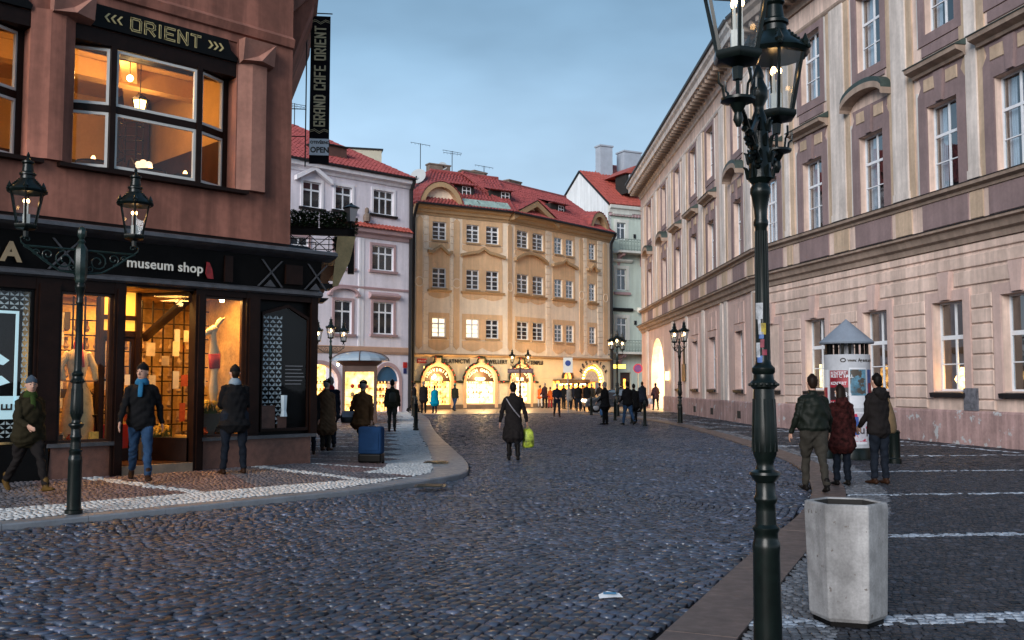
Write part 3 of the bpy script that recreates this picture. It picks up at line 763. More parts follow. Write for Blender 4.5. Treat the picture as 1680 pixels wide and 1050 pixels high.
# ---------------------------------------------------------------- tiled roofs
def tiles(mb, p00, p10, p11, p01, w=0.26, h=0.38):
    """curved tiles in rows over the quad p00..p10 (eave) to p01..p11 (ridge)"""
    p00, p10, p11, p01 = map(Vector, (p00, p10, p11, p01))
    nr = max(1, int(((p01-p00).length + (p11-p10).length)/2/h)); nrm = (p10-p00).cross(p01-p00).normalized()
    if nrm.z < 0: nrm = -nrm
    for r in range(nr):
        f0, f1 = r/nr, (r+1.15)/nr
        a0, b0 = p00.lerp(p01, f0), p10.lerp(p11, f0); a1, b1 = p00.lerp(p01, min(1,f1)), p10.lerp(p11, min(1,f1))
        nc = max(1, int((b0-a0).length/w))
        for c in range(nc):
            u0, u1 = c/nc, (c+1)/nc; um = (u0+u1)/2; j = random.uniform(-.012,.012)
            A, B_ = a0.lerp(b0, u0), a0.lerp(b0, u1); Cc, D = a1.lerp(b1, u0), a1.lerp(b1, u1); m0, m1 = a0.lerp(b0, um), a1.lerp(b1, um)
            up = nrm*(0.085+j); lo = nrm*(0.03+j)
            i = [mb.P(A+lo-nrm*0.03), mb.P(m0+up), mb.P(B_+lo-nrm*0.03), mb.P(D-nrm*0.01), mb.P(m1+nrm*0.05), mb.P(Cc-nrm*0.01)]
            mb.face((i[0], i[1], i[4], i[5])); mb.face((i[1], i[2], i[3], i[4])); mb.face((i[0], i[2], i[1]))
    return mb
def slab(mb, pts, t=0.06):
    return mb.extr([tuple(p) for p in pts], (0, 0, -t))

# ---------------------------------------------------------------- the yellow baroque house
M_ypale = mat('pale yellow plaster', (0.87,0.71,0.54), 0.85, 0.09, 0.6, 0.003, 20, streak=0.08)
M_ychre = mat('ochre plaster', (0.72,0.47,0.27), 0.85, 0.09, 0.6, 0.003, 20, streak=0.10)
M_ytrim = mat('dark ochre moulding', (0.40,0.26,0.14), 0.85, 0.12, 1, 0.003, 20)
M_yshop = mat('yellow shop plaster', (0.84,0.68,0.43), 0.8, 0.08, 1, 0.002, 20)
M_curtlit = emis('lit cream curtains', (1.0,0.83,0.55), 0.75, (0.6,0.5,0.4), 0.2, 3)
M_shopglow = emis('bright shop display', (1.0,0.50,0.13), 1.7, (0.5,0.35,0.15), 0.75, 4.0)  # emission stands in for lamplight on the shops' back panels
M_shopglow2 = emis('white hot shop display', (1.0,0.68,0.30), 2.2, (0.6,0.5,0.3), 0.70, 3.4)
M_orange = emis('orange shop glow', (1.0,0.33,0.04), 2.2, (0.5,0.2,0.05), 0.9, 2.5)  # glowing panels stand in for warm light inside stalls and door
M_sign = mat('dark brown sign board', (0.035,0.016,0.010), 0.6, 0.1)
M_lettW = mat('white lettering', (0.72,0.68,0.60), 0.6, 0.0)
M_lettK = mat('dark metal lettering', (0.03,0.022,0.016), 0.5, 0.0)
M_garl = mat('dark green garland', (0.012,0.022,0.010), 0.9, 0.5, 20)
M_red = mat('red bow', (0.45,0.02,0.015), 0.6, 0.1)
PY0 = Vector((-6.7, 66.0)); PY1 = Vector((-0.305, 69.716)); PY2 = Vector((8.0, 79.5))
F_A = Frame(PY0, PY1-PY0); F_B = Frame(PY1, PY2-PY1); LA = (PY1-PY0).length; LB = (PY2-PY1).length
YB = Bld('corner_house', (0, 70, 0), label='ochre and cream baroque house with red tiled roof and three lit arched shop windows', cat='building')
YG = [('A', 1.93, 1.06), ('A', 4.54, 1.02), ('A', 6.12, 1.03), ('B', 1.65, 1.30), ('B', 3.43, 1.28), ('B', 5.93, 1.0), ('B', 7.36, 0.95), ('B', 10.36, 0.85)]
shopA = [(1.85, 1.05, 0.10), (5.20, 1.15, 0.35)]; shopB = [(1.45, 1.12, 0.35), (10.45, 1.5, 0.9)]
rows = [(4.98, 1.34), (8.40, 1.38), (11.72, 1.26)]
def yel(F, L, ws, shops):
    YB.F = F
    ops = [(c-w/2, c+w/2, z, z+h) for c, w in ws for z, h in rows]
    mb = MB(); wall(mb, 0, L, 3.66, 14.05, ops, 0.22); YB.part(mb, 'wall', M_ypale)
    sops = [(c-hw, c+hw, zb_, 3.0 if hw < 1.3 else 3.35) for c, hw, zb_ in shops]
    mb = MB(); wall(mb, 0, L, 0, 3.66, sops, 0.35); YB.part(mb, 'wall', M_yshop)
    mb = MB(); mb.sweep([(0,3.62),(-0.06,3.62),(-0.10,3.70),(-0.22,3.74),(-0.22,3.80),(0,3.86)], 0, L); YB.part(mb, 'string_course', M_ytrim)
    mb = MB(); mb.sweep([(0,0),(-0.05,0),(-0.05,0.32),(0,0.35)], 0, L); YB.part(mb, 'plinth', M_stone)
    for z in (0.95, 1.55, 2.15, 2.7, 3.2):
        xs_ = [0.02]
        for c, hw, zb_ in shops: xs_ += [c-hw-0.45, c+hw+0.45]
        xs_.append(L-0.02)
        for a, b in zip(xs_[::2], xs_[1::2]):
            if b > a: 
                mb = MB(); mb.chbox(a, b, -0.02, 0, z-0.54+0.02, z-0.015, 0.008); YB.part(mb, 'rustic_block', M_yshop)
    mb = MB(); mb.sweep([(0,13.35),(-0.07,13.35),(-0.10,13.5),(-0.22,13.56),(-0.26,13.75),(-0.50,13.86),(-0.56,14.05),(0,14.1)], 0, L); YB.part(mb, 'cornice', M_ytrim)
    mb = MB(); mb.tube([(0,-0.66,14.05),(L,-0.66,14.05)], 0.09, 8); YB.part(mb, 'gutter', M_gutter)
    for c, w in ws:
        for k, (z, h) in enumerate(rows):
            lit = (k == 0 and F is F_A and c < 5)
            fm = window(YB, c-w/2, z, w, h, 0.08, [(0.5,0.11)], [(0.70,0.10),(0.47,0.045),(0.235,0.045)], 0.07, M_white, M_curtlit if lit else M_paneD)
yel(F_A, LA, [(c, w) for f, c, w in YG if f == 'A'], shopA)
yel(F_B, LB, [(c, w) for f, c, w in YG if f == 'B'], shopB)
def wav(mb, a, b, z, dep, n, y):
    """ochre apron with a scalloped lower edge"""
    pts = [(b, y, z), (a, y, z)]
    for k in range(n*4+1):
        u = a + (b-a)*k/(n*4); pts.append((u, y, z - dep*(0.62+0.38*abs(math.sin(PI*k/4)))))
    mb.extr(pts, (0, -0.03, 0)); return mb
def yfield(F, groups, lis):
    YB.F = F
    for a, b, n, style in groups:
        ws = [(c, w) for f, c, w in YG if (f == 'A') == (F is F_A) and a < c < b]
        for k, (z, h) in enumerate(rows):
            mb = MB(); z1 = z+h+0.34
            ops = [(c-w/2, c+w/2, z, z+h) for c, w in ws]
            wall(mb, a, b, z-0.12, z1, ops, 0.03, -0.03)
            mb.box(a, b, -0.029, 0, z1-0.004, z1); mb.box(a-0.0, a+0.004, -0.029, 0, z-0.12, z1); mb.box(b-0.004, b, -0.029, 0, z-0.12, z1)
            YB.part(mb, 'window_surround', M_ychre)
            mb = MB(); wav(mb, a, b, z-0.20, 0.75 if k == 0 else 0.55, n, 0); YB.part(mb, 'apron', M_ychre)
            mb = MB()
            if k > 0 or True:
                for c, w in ws: mb.box(c-w/2-0.06, c+w/2+0.06, -0.12, 0.0, z-0.14, z-0.02)
            YB.part(mb, 'window_sill', M_ytrim)
            if k == 1:
                mb = MB(); mb.sweep([(0,z-0.30),(-0.12,z-0.30),(-0.20,z-0.16),(0,z-0.142)], a-0.12, b+0.12); YB.part(mb, 'sill_moulding', M_ytrim)
                # curly pediment over the first floor windows
                zp = z1+0.55; cx = (a+b)/2; hw = (b-a)/2+0.15; m = 16; P1 = []
                for i in range(m+1):
                    t = -1+2*i/m
                    if style == 'peak': q = 0.50*max(0, 1-abs(t)*1.6)**0.8 + 0.16*math.cos(t*PI*1.0)*(abs(t) > .4)*-1*0.6
                    elif style == 'arc': q = 0.58*math.cos(t*PI/2)**0.8 if abs(t) < 1 else 0
                    else: q = 0.30*math.cos(t*PI/2) + 0.26*max(0, 1-abs(t)*4)
                    P1.append((cx+t*hw, zp+q))
                for i in range(m):
                    (xa, za), (xb, zb2) = P1[i], P1[i+1]
                    mb2 = [(xa,0,za),(xb,0,zb2),(xb,0,zb2+0.2),(xa,0,za+0.2)]
                    if i == 0: mbp = MB()
                    mbp.extr(mb2, (0,-0.30,0))
                YB.part(mbp, 'pediment', M_ytrim)
                mb = MB(); mb.extr([(a,0,z1+0.004)]+[(b,0,z1+0.004)]+[(x,0,zz) for x, zz in P1[::-1][1:-1]], (0,-0.028,0)); YB.part(mb, 'tympanum', M_ychre)
    for a, b in lis:
        mb = MB(); pts = [(a,0,4.35),(a+(b-a)/2,0,4.12),(b,0,4.35),(b,0,13.1),(a+(b-a)/2,0,13.32),(a,0,13.1)]; mb.extr(pts, (0,-0.035,0)); YB.part(mb, 'lesene', M_ychre)
        mb = MB(); arch_band(mb, (a+b)/2, 0.28, 8.75, 0.3, 0.06, -0.06, -0.035, 10, 0, 2*PI); YB.part(mb, 'roundel', M_ypale)
    return
yfield(F_A, [(1.15,2.72,1,'peak'),(3.72,6.95,2,'wave')], [(0.18,0.66),(3.05,3.5)])
yfield(F_B, [(0.78,4.3,2,'arc'),(5.2,8.05,2,'wave'),(9.7,11.0,1,'peak')], [(-0.02,0.45),(8.65,9.15),(11.9,12.5)])
# rusticated pale piers
for F, sp in ((F_A, [(0.72,1.08),(2.78,3.02)]), (F_B, [(4.4,4.9),(9.2,9.62),(11.1,11.75)])):
    YB.F = F
    for a, b in sp:
        z = 4.0
        while z < 13.2:
            mb = MB(); mb.chbox(a, b, -0.045, 0, z+0.02, z+0.46, 0.015); YB.part(mb, 'rustic_block', M_ypale); z += 0.5
# gables: round at both ends, pointed in the middle
def round_gable(F, cx, hw, zb_, rise):
    YB.F = F
    mb = MB(); p = arch_pts(cx, hw, zb_, rise, 16)
    mb.extr([(x, 0.02, z) for x, z in p], (0, 0.35, 0)); YB.part(mb, 'gable', M_ypale)
    mb = MB(); arch_band(mb, cx, hw-0.05, zb_, rise-0.05, 0.34, -0.45, 0.3, 16); YB.part(mb, 'gable_moulding', M_ytrim)
    mb = MB(); p = arch_pts(cx, hw+0.32, zb_, rise+0.32, 16)
    for (xa, za), (xb, zb2) in zip(p, p[1:]): tiles(mb, (xa,-0.5,za), (xb,-0.5,zb2), (xb,2.2,zb2+0.3), (xa,2.2,za+0.3), 0.24, 0.36)
    o = YB.part(mb, 'gable_tiles', M_tile); o['kind'] = 'stuff'
round_gable(F_A, 1.9, 1.35, 13.9, 1.5)
round_gable(F_B, 10.9, 1.0, 13.9, 1.35)
YB.F = F_B
mb = MB(); mb.extr([(0.6,0.0,13.9),(4.9,0.0,13.9),(2.75,0.0,15.1)], (0,0.35,0)); YB.part(mb, 'gable', M_ypale)
mb = MB(); mb.extr([(1.0,-0.02,13.4),(4.5,-0.02,13.4),(2.75,-0.02,14.6)], (0,0.03,0)); YB.part(mb, 'gable_panel', M_ychre)
mb = MB()
for (xa, za), (xb, zb2) in (((0.1,14.0),(2.75,15.3)),((2.75,15.3),(5.4,14.0))):
    mb.extr([(xa,0.35,za),(xb,0.35,zb2),(xb,0.35,zb2-0.42),(xa,0.35,za-0.42)], (0,-0.9,0))
YB.part(mb, 'gable_moulding', M_ytrim)
mb = MB(); tiles(mb, (-0.3,-0.6,13.95), (-0.3,3.0,13.95), (2.75,3.0,15.37), (2.75,-0.6,15.37)); tiles(mb, (5.8,-0.6,13.95), (5.8,3.0,13.95), (2.75,3.0,15.37), (2.75,-0.6,15.37))
o = YB.part(mb, 'gable_tiles', M_tile); o['kind'] = 'stuff'
# main roof
def roof_on(F, e0, e1, r0, r1, ze, zr, yr):
    YB.F = F
    mb = MB(); slab(mb, [(e0,-0.55,ze),(e1,-0.55,ze),(r1,yr,zr),(r0,yr,zr)]); YB.part(mb, 'roof', M_tile)
    mb = MB(); tiles(mb, (e0,-0.62,ze+0.02), (e1,-0.62,ze+0.02), (r1,yr,zr+0.02), (r0,yr,zr+0.02)); o = YB.part(mb, 'roof_tiles', M_tile); o['kind'] = 'stuff'
    mb = MB(); mb.tube([(r0,yr,zr+0.05),(r1,yr,zr+0.05)], 0.13, 8); YB.part(mb, 'ridge', M_tile)
roof_on(F_A, 0.0, LA+0.45, 2.9, LA+1.2, 14.1, 17.35, 3.6)
roof_on(F_B, -0.3, LB, -0.95, LB-1.2, 14.1, 17.35, 3.6)
YB.F = F_A
mb = MB(); slab(mb, [(0,-0.55,14.1),(2.9,3.6,17.35),(2.9,9,17.35),(0,9,14.1)]); YB.part(mb, 'roof', M_tile)
mb = MB(); tiles(mb, (0.0,8,14.14), (0.0,-0.55,14.14), (2.9,3.6,17.4), (2.9,8,17.4)); o = YB.part(mb, 'roof_tiles', M_tile); o['kind'] = 'stuff'
mb = MB(); mb.box(0.05, LA, 0.5, 9, 13.5, 14.0); YB.part(mb, 'attic', M_ypale)
# copper snow board and dormers
M_verd = mat('verdigris copper sheet', (0.30,0.40,0.36), 0.5, 0.25, 3, patch=((0.08,0.06,0.05), 0.58, 2.0))
mb = MB(); mb.extr([(3.6,-0.5,14.22),(LA,-0.5,14.22),(LA-0.1,-0.1,14.72),(3.6,-0.1,14.72)], (0,-0.03,0.05)); YB.part(mb, 'copper_strip', M_verd)
YB.F = F_B
def dormer(B, F, x, y, z, w, h, mt=M_tile):
    B.F = F
    mb = MB(); mb.box(x-w/2, x+w/2, y, y+2.0, z, z+h); B.part(mb, 'dormer_box', M_dark)
    mb = MB(); mb.box(x-w/2, x+w/2, y-0.35, y+0.2, z+h, z+h+0.05); tiles(mb, (x-w/2-0.2,y-0.4,z+h+0.02), (x+w/2+0.2,y-0.4,z+h+0.02), (x+w/2+0.2,y+2.2,z+h+0.75), (x-w/2-0.2,y+2.2,z+h+0.75)); o = B.part(mb, 'dormer_tiles', mt)
    window(B, x+0.05, z+0.06, 0.7, h-0.1, y-0.02, [(0.5,0.06)], [(0.55,0.05)], 0.05, M_white, M_paneD)
dormer(YB, F_A, 4.1, 0.9, 15.15, 2.0, 0.75); dormer(YB, F_A, 7.3, 0.9, 15.1, 1.8, 0.72); dormer(YB, F_B, 7.1, 0.9, 15.1, 1.9, 0.72)
# chimneys along the ridge
for F, x, w, h in ((F_A, 3.9, 1.7, 0.55), (F_A, 6.7, 1.9, 0.35), (F_B, 1.5, 1.4, 0.45), (F_B, 5.6, 1.5, 0.4)):
    YB.F = F; mb = MB(); mb.box(x-w/2, x+w/2, 4.0, 4.6, 16.6, 17.4+h); mb.box(x-w/2-0.06, x+w/2+0.06, 3.95, 4.65, 17.4+h, 17.5+h); YB.part(mb, 'chimney', M_stone)
# drain pipes on both ends
YB.F = F_A; mb = MB(); mb.tube([(0.0,-0.6,14.0),(-0.02,-0.2,13.3),(-0.05,-0.14,12.9),(-0.05,-0.14,0.1)], 0.10, 8); YB.part(mb, 'drain_pipe', M_gutter)
YB.F = F_B; mb = MB(); mb.tube([(LB,-0.65,14.0),(LB+0.02,-0.2,13.3),(LB+0.05,-0.14,12.9),(LB+0.05,-0.14,0.1)], 0.11, 8); YB.part(mb, 'drain_pipe', M_gutter)
# shops
def shop_arch(F, cx, hw, zb_, txt, txt2=None, glow=M_shopglow, door=False):
    YB.F = F; zs = 1.98; rise = 3.0-zs
    mb = MB(); spandrel(mb, cx, hw, zs, rise, 3.004, -0.003, 0.35, 16); YB.part(mb, 'arch', M_yshop)
    mb = MB(); arch_band(mb, cx, hw, zs, rise, 0.26, -0.06, 0, 16); mb.box(cx-hw-0.26, cx-hw, -0.06, 0, 0.1, zs); mb.box(cx+hw, cx+hw+0.26, -0.06, 0, 0.1, zs)
    mb.box(cx-0.16, cx+0.16, -0.10, 0, 3.2, 3.52); YB.part(mb, 'arch_surround', M_ychre)
    # curved sign board
    mb = MB(); p = arch_pts(cx, hw-0.02, zs, rise-0.02, 16); r = 0.52
    q = arch_pts(cx, hw*(1-r), zs, (rise)*(1-r), 16)
    if txt2: mb.extr([(x,0.10,z) for x, z in p], (0,0.04,0))
    else:
        for k in range(16): mb.extr([(p[k][0],0.10,p[k][1]),(p[k+1][0],0.10,p[k+1][1]),(q[k+1][0],0.10,q[k+1][1]),(q[k][0],0.10,q[k][1])], (0,0.04,0))
    YB.part(mb, 'sign_board', M_sign)
    n = len(txt)
    for k, ch in enumerate(txt):
        if ch == ' ': continue
        t = PI*(0.09 + 0.82*(k+0.5)/n); x = cx - hw*0.80*math.cos(t); z = zs + rise*0.70*math.sin(t)
        me = text_mesh(ch, 0.30, M_lettW, ext=0.008, bold=0.006, align='CENTER')
        ang = math.atan2(rise*math.cos(t), hw*math.sin(t))
        YB.put(me, 'letter', x, 0.085, z-0.05, Matrix.Rotation(-ang, 4, 'Y'))
    if txt2: YB.put(text_mesh(txt2, 0.30, M_lettW, ext=0.008, bold=0.006, align='CENTER'), 'lettering', cx, 0.085, zs+0.04)
    # display behind glass
    xe = 0.9 if F is F_B else 0.35
    mb = MB(); mb.box(cx-hw-0.3, cx+hw+xe, 0.9, 0.95, zb_, 3.0); YB.part(mb, 'display_back', glow)
    mb = MB(); mb.box(cx+hw+xe, cx+hw+xe+0.04, 0.36, 0.95, zb_, 3.0); YB.part(mb, 'display_side', glow)
    lightbulb('POINT', F.pt(cx, -0.45, 2.3), 130, (1.0,0.62,0.25), 0.25, name='shop_spill_light')  # unseen lamp added outside each arch to warm the paving
    mb = MB(); mb.box(cx-hw-0.01, cx+hw+xe, 0.36, 0.9, zb_-0.08, zb_); YB.part(mb, 'display_floor', M_ypale)
    for j in range(5):
        z = zb_+0.35+j*0.34
        if z > 1.85: break
        mb = MB(); mb.box(cx-hw+0.05, cx+hw+xe-0.05, 0.5, 0.85, z, z+0.025); YB.part(mb, 'shelf', M_ychre)
        mb = MB()
        for i in range(int((hw+xe/2)*9)):
            if random.random() < 0.72:
                u = cx-hw+0.1+i*0.2; s_ = random.uniform(0.03,0.07); mb.lathe([(s_*0.7,0),(s_,s_),(s_*0.4,s_*2),(s_*0.5,s_*2.6)], 6, (u,0.62,z+0.025))
        if mb.v: YB.part(mb, 'wares', random.choice([M_lettK, M_ytrim, M_red, M_lettW, M_ychre]))
    mb = MB(); mb.box(cx-hw, cx+hw, 0.10, 0.13, zs-0.05, zs); mb.box(cx-0.02, cx+0.02, 0.10, 0.13, zb_, zs-0.05); YB.part(mb, 'shop_frame', M_sign)
    mb = MB(); mb.box(cx-hw, cx+hw, 0.145, 0.155, zb_, zs+rise); YB.part(mb, 'shop_glass', glass('shop glass', (0.97,0.97,0.97), 0.5))
    # garland with red bows
    pts = [(cx-hw-1.0,-0.1,zs-0.05),(cx-hw-0.3,-0.1,zs-0.05)] + [(x,-0.1,z) for x, z in arch_pts(cx, hw+0.30, zs, rise+0.26, 12, 0.12, PI*0.42)] + [(cx-0.24,-0.14,3.62),(cx+0.24,-0.14,3.62)] + [(x,-0.1,z) for x, z in arch_pts(cx, hw+0.30, zs, rise+0.26, 12, PI*0.58, PI-0.12)] + [(cx+hw+0.3,-0.1,zs-0.05),(cx+hw+0.8,-0.1,zs-0.05)]
    mb = MB(); mb.tube([(x+random.uniform(-.02,.02), y, z+random.uniform(-.03,.03)) for x, y, z in pts], 0.075, 6)
    g_ = tag(YB.part(mb, 'garland', M_garl))
    for x, y, z in pts[::3]:
        mb = MB(); mb.ball((0,0,0), 0.06, 6); link('bow', mb.mesh('bow', M_red), g_, loc=(x, y-0.08, z))
shop_arch(F_A, 1.85, 1.0, 0.10, 'SOUVENIRS')
shop_arch(F_A, 5.20, 1.12, 0.42, 'CZECH GARNET', 'GOLD', M_shopglow2)
shop_arch(F_B, 1.45, 1.08, 0.45, 'BIJOUTERIE', 'SILVER', M_shopglow2)
YB.F = F_A; YB.put(text_mesh('ZLATNICTVÍ', 0.40, M_lettK, 1.18, 0.02, 0.010, sx=0.80), 'lettering', 2.25, -0.05, 3.20)
YB.put(text_mesh('JEWELLERY', 0.40, M_lettK, 1.18, 0.02, 0.010, sx=0.80), 'lettering', 5.50, -0.05, 3.20)
YB.F = F_B; YB.put(text_mesh('TEMPLU', 0.40, M_lettK, 1.12, 0.02, 0.010, sx=0.95), 'lettering', 2.5, -0.05, 3.20)
# the lamp lit tavern arch and its stalls
cx, hw = 10.45, 1.5
mb = MB(); spandrel(mb, cx, hw, 1.9, 1.45, 3.354, -0.003, 0.35, 16); YB.part(mb, 'arch', M_yshop)
mb = MB(); mb.extr([(x,0.2,z) for x, z in arch_pts(cx, hw-0.05, 1.9, 1.4, 16)], (0,0.04,0)); YB.part(mb, 'sign_board', mat('yellow sign enamel', (0.75,0.40,0.04), 0.5, 0.05))
mb = MB(); mb.extr([(x,0.15,z) for x, z in arch_pts(cx, hw*0.62, 1.98, 0.82, 12)], (0,0.04,0)); YB.part(mb, 'sign_picture', mat('pale painted view', (0.45,0.42,0.42), 0.7, 0.4, 6))
mb = MB()
for x, z in arch_pts(cx, hw*0.80, 1.98, 1.10, 13): mb.ball((x,0.12,z), 0.07, 6)
YB.part(mb, 'bulbs', emis('sign bulbs', (1,0.75,0.25), 9))
for k, ch in enumerate('MĚSTENICE'):
    t = PI*(0.14+0.72*(k+0.5)/9); x = cx-(hw+0.36)*math.cos(t); z = 1.9+1.72*math.sin(t)
    YB.put(text_mesh(ch, 0.40, M_lettK, ext=0.02, bold=0.012, align='CENTER'), 'letter', x, -0.05, z-0.1, Matrix.Rotation(-(PI/2-t), 4, 'Y'))
mb = MB(); mb.box(cx-hw, cx+hw, 0.9, 0.95, 0.6, 1.9); YB.part(mb, 'display_back', M_orange)
for x_ in (6.2, 8.2, 10.4): lightbulb('POINT', F_B.pt(x_, -1.3, 1.9), 22, (1.0,0.45,0.12), 0.2, name='stall_light')
YB.F = F_B
mb = MB(); mb.box(5.2, 9.0, -0.7, 0.0, 2.02, 2.12); mb.box(5.2, 9.0, -0.72, -0.68, 1.8, 2.1); YB.part(mb, 'awning', M_sign)
mb = MB(); mb.box(5.25, 8.95, -0.06, -0.02, 0.8, 2.0); YB.part(mb, 'display_back', M_orange)
mb = MB(); mb.box(5.2, 9.0, -0.85, -0.1, 0.05, 0.85); YB.part(mb, 'counter', M_ytrim)
mb = MB()
for k in range(14): mb.ball((5.4+k*0.26, -0.6, 1.74+random.uniform(-.06,.06)), 0.06, 6)
YB.part(mb, 'bulbs', emis('sign bulbs', (1,0.75,0.25), 9))
mb = MB(); arch_band(mb, 7.0, 0.55, 2.2, 0.55, 0.16, -0.16, 0, 10); YB.part(mb, 'small_arch', M_sign)
mb = MB(); mb.extr([(x,-0.03,z) for x, z in arch_pts(7.0, 0.5, 2.2, 0.5, 10)], (0,0.02,0)); YB.part(mb, 'small_arch_light', M_orange)
# street name plates
YB.F = F_A; mb = MB(); mb.box(0.3, 1.0, -0.05, -0.01, 3.18, 3.48); YB.part(mb, 'street_plate', M_red)
YB.put(text_mesh('CELETNÁ', 0.15, M_lettW, ext=0.004, bold=0.003), 'lettering', 0.36, -0.058, 3.28)

# ---------------------------------------------------------------- the lilac house on the left
M_lil = mat('lilac plaster', (0.70,0.65,0.71), 0.85, 0.08, 0.6, 0.003, 20, streak=0.08)
M_lil2 = mat('white lilac plaster', (0.76,0.73,0.77), 0.85, 0.06, 0.6, 0.002, 20, streak=0.06)
M_lilp = mat('dusty pink moulding', (0.40,0.27,0.28), 0.85, 0.1, 1, 0.003, 20)
PB = Bld('corner_house', (-9.5, 57.5, 0), label='lilac white house with red tiled roof and pink mouldings behind the hanging banner', cat='building')
F_P = Frame((-12.5, 54.8), (6.1, 5.7)); PB.F = F_P
LP = 8.32
pw = [(-1.9,1.3,11.95,1.5),(1.3,1.2,11.90,1.50),(3.45,1.15,12.0,1.42),(6.32,1.5,12.08,1.48),(-1.6,1.2,8.6,1.5),(3.5,1.2,8.62,1.5),(6.32,1.6,8.65,1.5),(3.5,1.2,4.70,1.95),(6.38,1.5,4.77,1.95),(0.5,1.2,4.7,1.95),(0.5,1.2,8.62,1.5)]
arches = [(1.95,1.25,0.1,2.9),(6.75,0.85,0.1,2.85)]
mb = MB(); wall(mb, -6, LP, 0, 14.4, [(c-w/2, c+w/2, z, z+h) for c, w, z, h in pw] + [(c-hw, c+hw, z0, z1) for c, hw, z0, z1 in arches], 0.25); PB.part(mb, 'wall', M_lil)
for c, w, z, h in pw:
    vs = [(0.5,0.09)] if w < 1.4 else [(0.345,0.09),(0.655,0.09)]
    window(PB, c-w/2, z, w, h, 0.08, vs, [(0.68,0.10)], 0.07, M_white, M_paneD)
    mb = MB(); frame_rect(mb, c-w/2, c+w/2, z, z+h, 0.16, -0.05, 0, bottom=False); PB.part(mb, 'window_surround', M_lil2 if z > 11 else M_lilp)
    mb = MB(); mb.sweep([(0,z-0.16),(-0.14,z-0.16),(-0.18,z-0.02),(0,z-0.002)], c-w/2-0.25, c+w/2+0.25); PB.part(mb, 'window_sill', M_lilp if z < 11 else M_gutter)
mb = MB(); mb.sweep([(0,3.55),(-0.06,3.55),(-0.12,3.7),(-0.12,3.95),(0,4.0)], -6, LP); PB.part(mb, 'string_course', mat('ochre string course', (0.45,0.28,0.20), 0.85, 0.1))
mb = MB(); mb.sweep([(0,7.45),(-0.05,7.45),(-0.07,7.56),(0,7.6)], -6, LP); PB.part(mb, 'string_course', M_lilp)
mb = MB(); mb.sweep([(0,10.55),(-0.08,10.55),(-0.14,10.75),(-0.34,10.85),(-0.38,11.1),(0,11.15)], 2.9, LP); PB.part(mb, 'cornice', M_lilp)
mb = MB(); tiles(mb, (2.9,-0.5,11.1), (LP,-0.5,11.1), (LP,0,11.45), (2.9,0,11.45), 0.26, 0.3); PB.part(mb, 'ledge_tiles', M_tile2)
mb = MB(); mb.sweep([(0,13.95),(-0.08,13.95),(-0.14,14.1),(-0.40,14.2),(-0.44,14.42),(0,14.45)], -6, LP); PB.part(mb, 'cornice', M_lil2)
mb = MB(); mb.tube([(-6,-0.5,14.5),(LP+0.1,-0.5,14.5)], 0.09, 8); PB.part(mb, 'gutter', M_gutter)
mb = MB(); mb.tube([(LP,-0.5,14.4),(LP+0.02,-0.16,13.8),(LP+0.02,-0.14,0.1)], 0.12, 8); PB.part(mb, 'drain_pipe', M_gutter)
mb = MB(); mb.extr([(0.1,-0.05,13.35),(1.3,-0.05,14.05),(2.5,-0.05,13.35),(2.5,-0.05,13.6),(1.3,-0.05,14.3),(0.1,-0.05,13.6)], (0,-0.3,0)); PB.part(mb, 'pediment', M_lil2)
for cx_, st in ((3.5,'arc'),(6.4,'flat')):
    mb = MB()
    if st == 'arc': arch_band(mb, cx_, 0.9, 7.0, 0.35, 0.14, -0.25, 0, 12); mb.box(cx_-1.1, cx_-0.85, -0.25, 0, 6.92, 7.05); mb.box(cx_+0.85, cx_+1.1, -0.25, 0, 6.92, 7.05)
    else: mb.sweep([(0,6.9),(-0.12,6.9),(-0.30,7.05),(-0.32,7.15),(0,7.32)], cx_-1.1, cx_+1.1)
    PB.part(mb, 'window_hood', M_lilp)
mb = MB(); mb.box(4.55, 4.7, -0.05, 0, 4.0, 10.5); mb.box(4.7,4.95,-0.03,0,4.0,10.5); PB.part(mb, 'pilaster', M_lil2)
for c, hw, z0, z1 in arches:
    mb = MB(); spandrel(mb, c, hw, 1.9, z1-1.9, z1+0.004, -0.003, 0.3, 14); PB.part(mb, 'arch', M_lil)
    mb = MB(); arch_band(mb, c, hw, 1.9, z1-1.9, 0.22, -0.05, 0, 14); mb.box(c-hw-0.22, c-hw, -0.05, 0, 0, 1.9); mb.box(c+hw, c+hw+0.22, -0.05, 0, 0, 1.9); PB.part(mb, 'arch_surround', M_lilp)
    mb = MB(); mb.box(c-hw, c+hw, 1.3, 1.35, 0, z1); PB.part(mb, 'display_back', M_shopglow)
    for j in range(4):
        mb = MB(); mb.box(c-hw+0.05, c+hw-0.05, 0.7, 1.0, 0.5+j*0.42, 0.54+j*0.42)
        for i in range(int(hw*8)): mb.ball((c-hw+0.15+i*0.24, 0.8, 0.62+j*0.42), random.uniform(.05,.1), 6)
        PB.part(mb, 'shelf', random.choice([M_ychre, M_red, M_ytrim]))
mb = MB(); mb.extr([(x,0.12,z) for x, z in arch_pts(6.75, 0.82, 1.92, 0.9, 12)], (0,0.04,0)); PB.part(mb, 'blue_fanlight', mat('blue sign panel', (0.02,0.10,0.20), 0.5, 0.15))
mb = MB(); mb.box(7.9, 8.18, -0.05, -0.01, 2.75, 3.1); PB.part(mb, 'house_number', M_red)
mb = MB(); mb.box(7.93, 8.15, -0.05, -0.01, 2.4, 2.72); PB.part(mb, 'house_number', mat('dark blue enamel', (0.02,0.03,0.12), 0.4, 0.05))
mb = MB(); slab(mb, [(-6,-0.5,14.52),(LP+0.1,-0.5,14.52),(3.6,6,18.3),(-6,6,18.3)]); PB.part(mb, 'roof', M_tile)
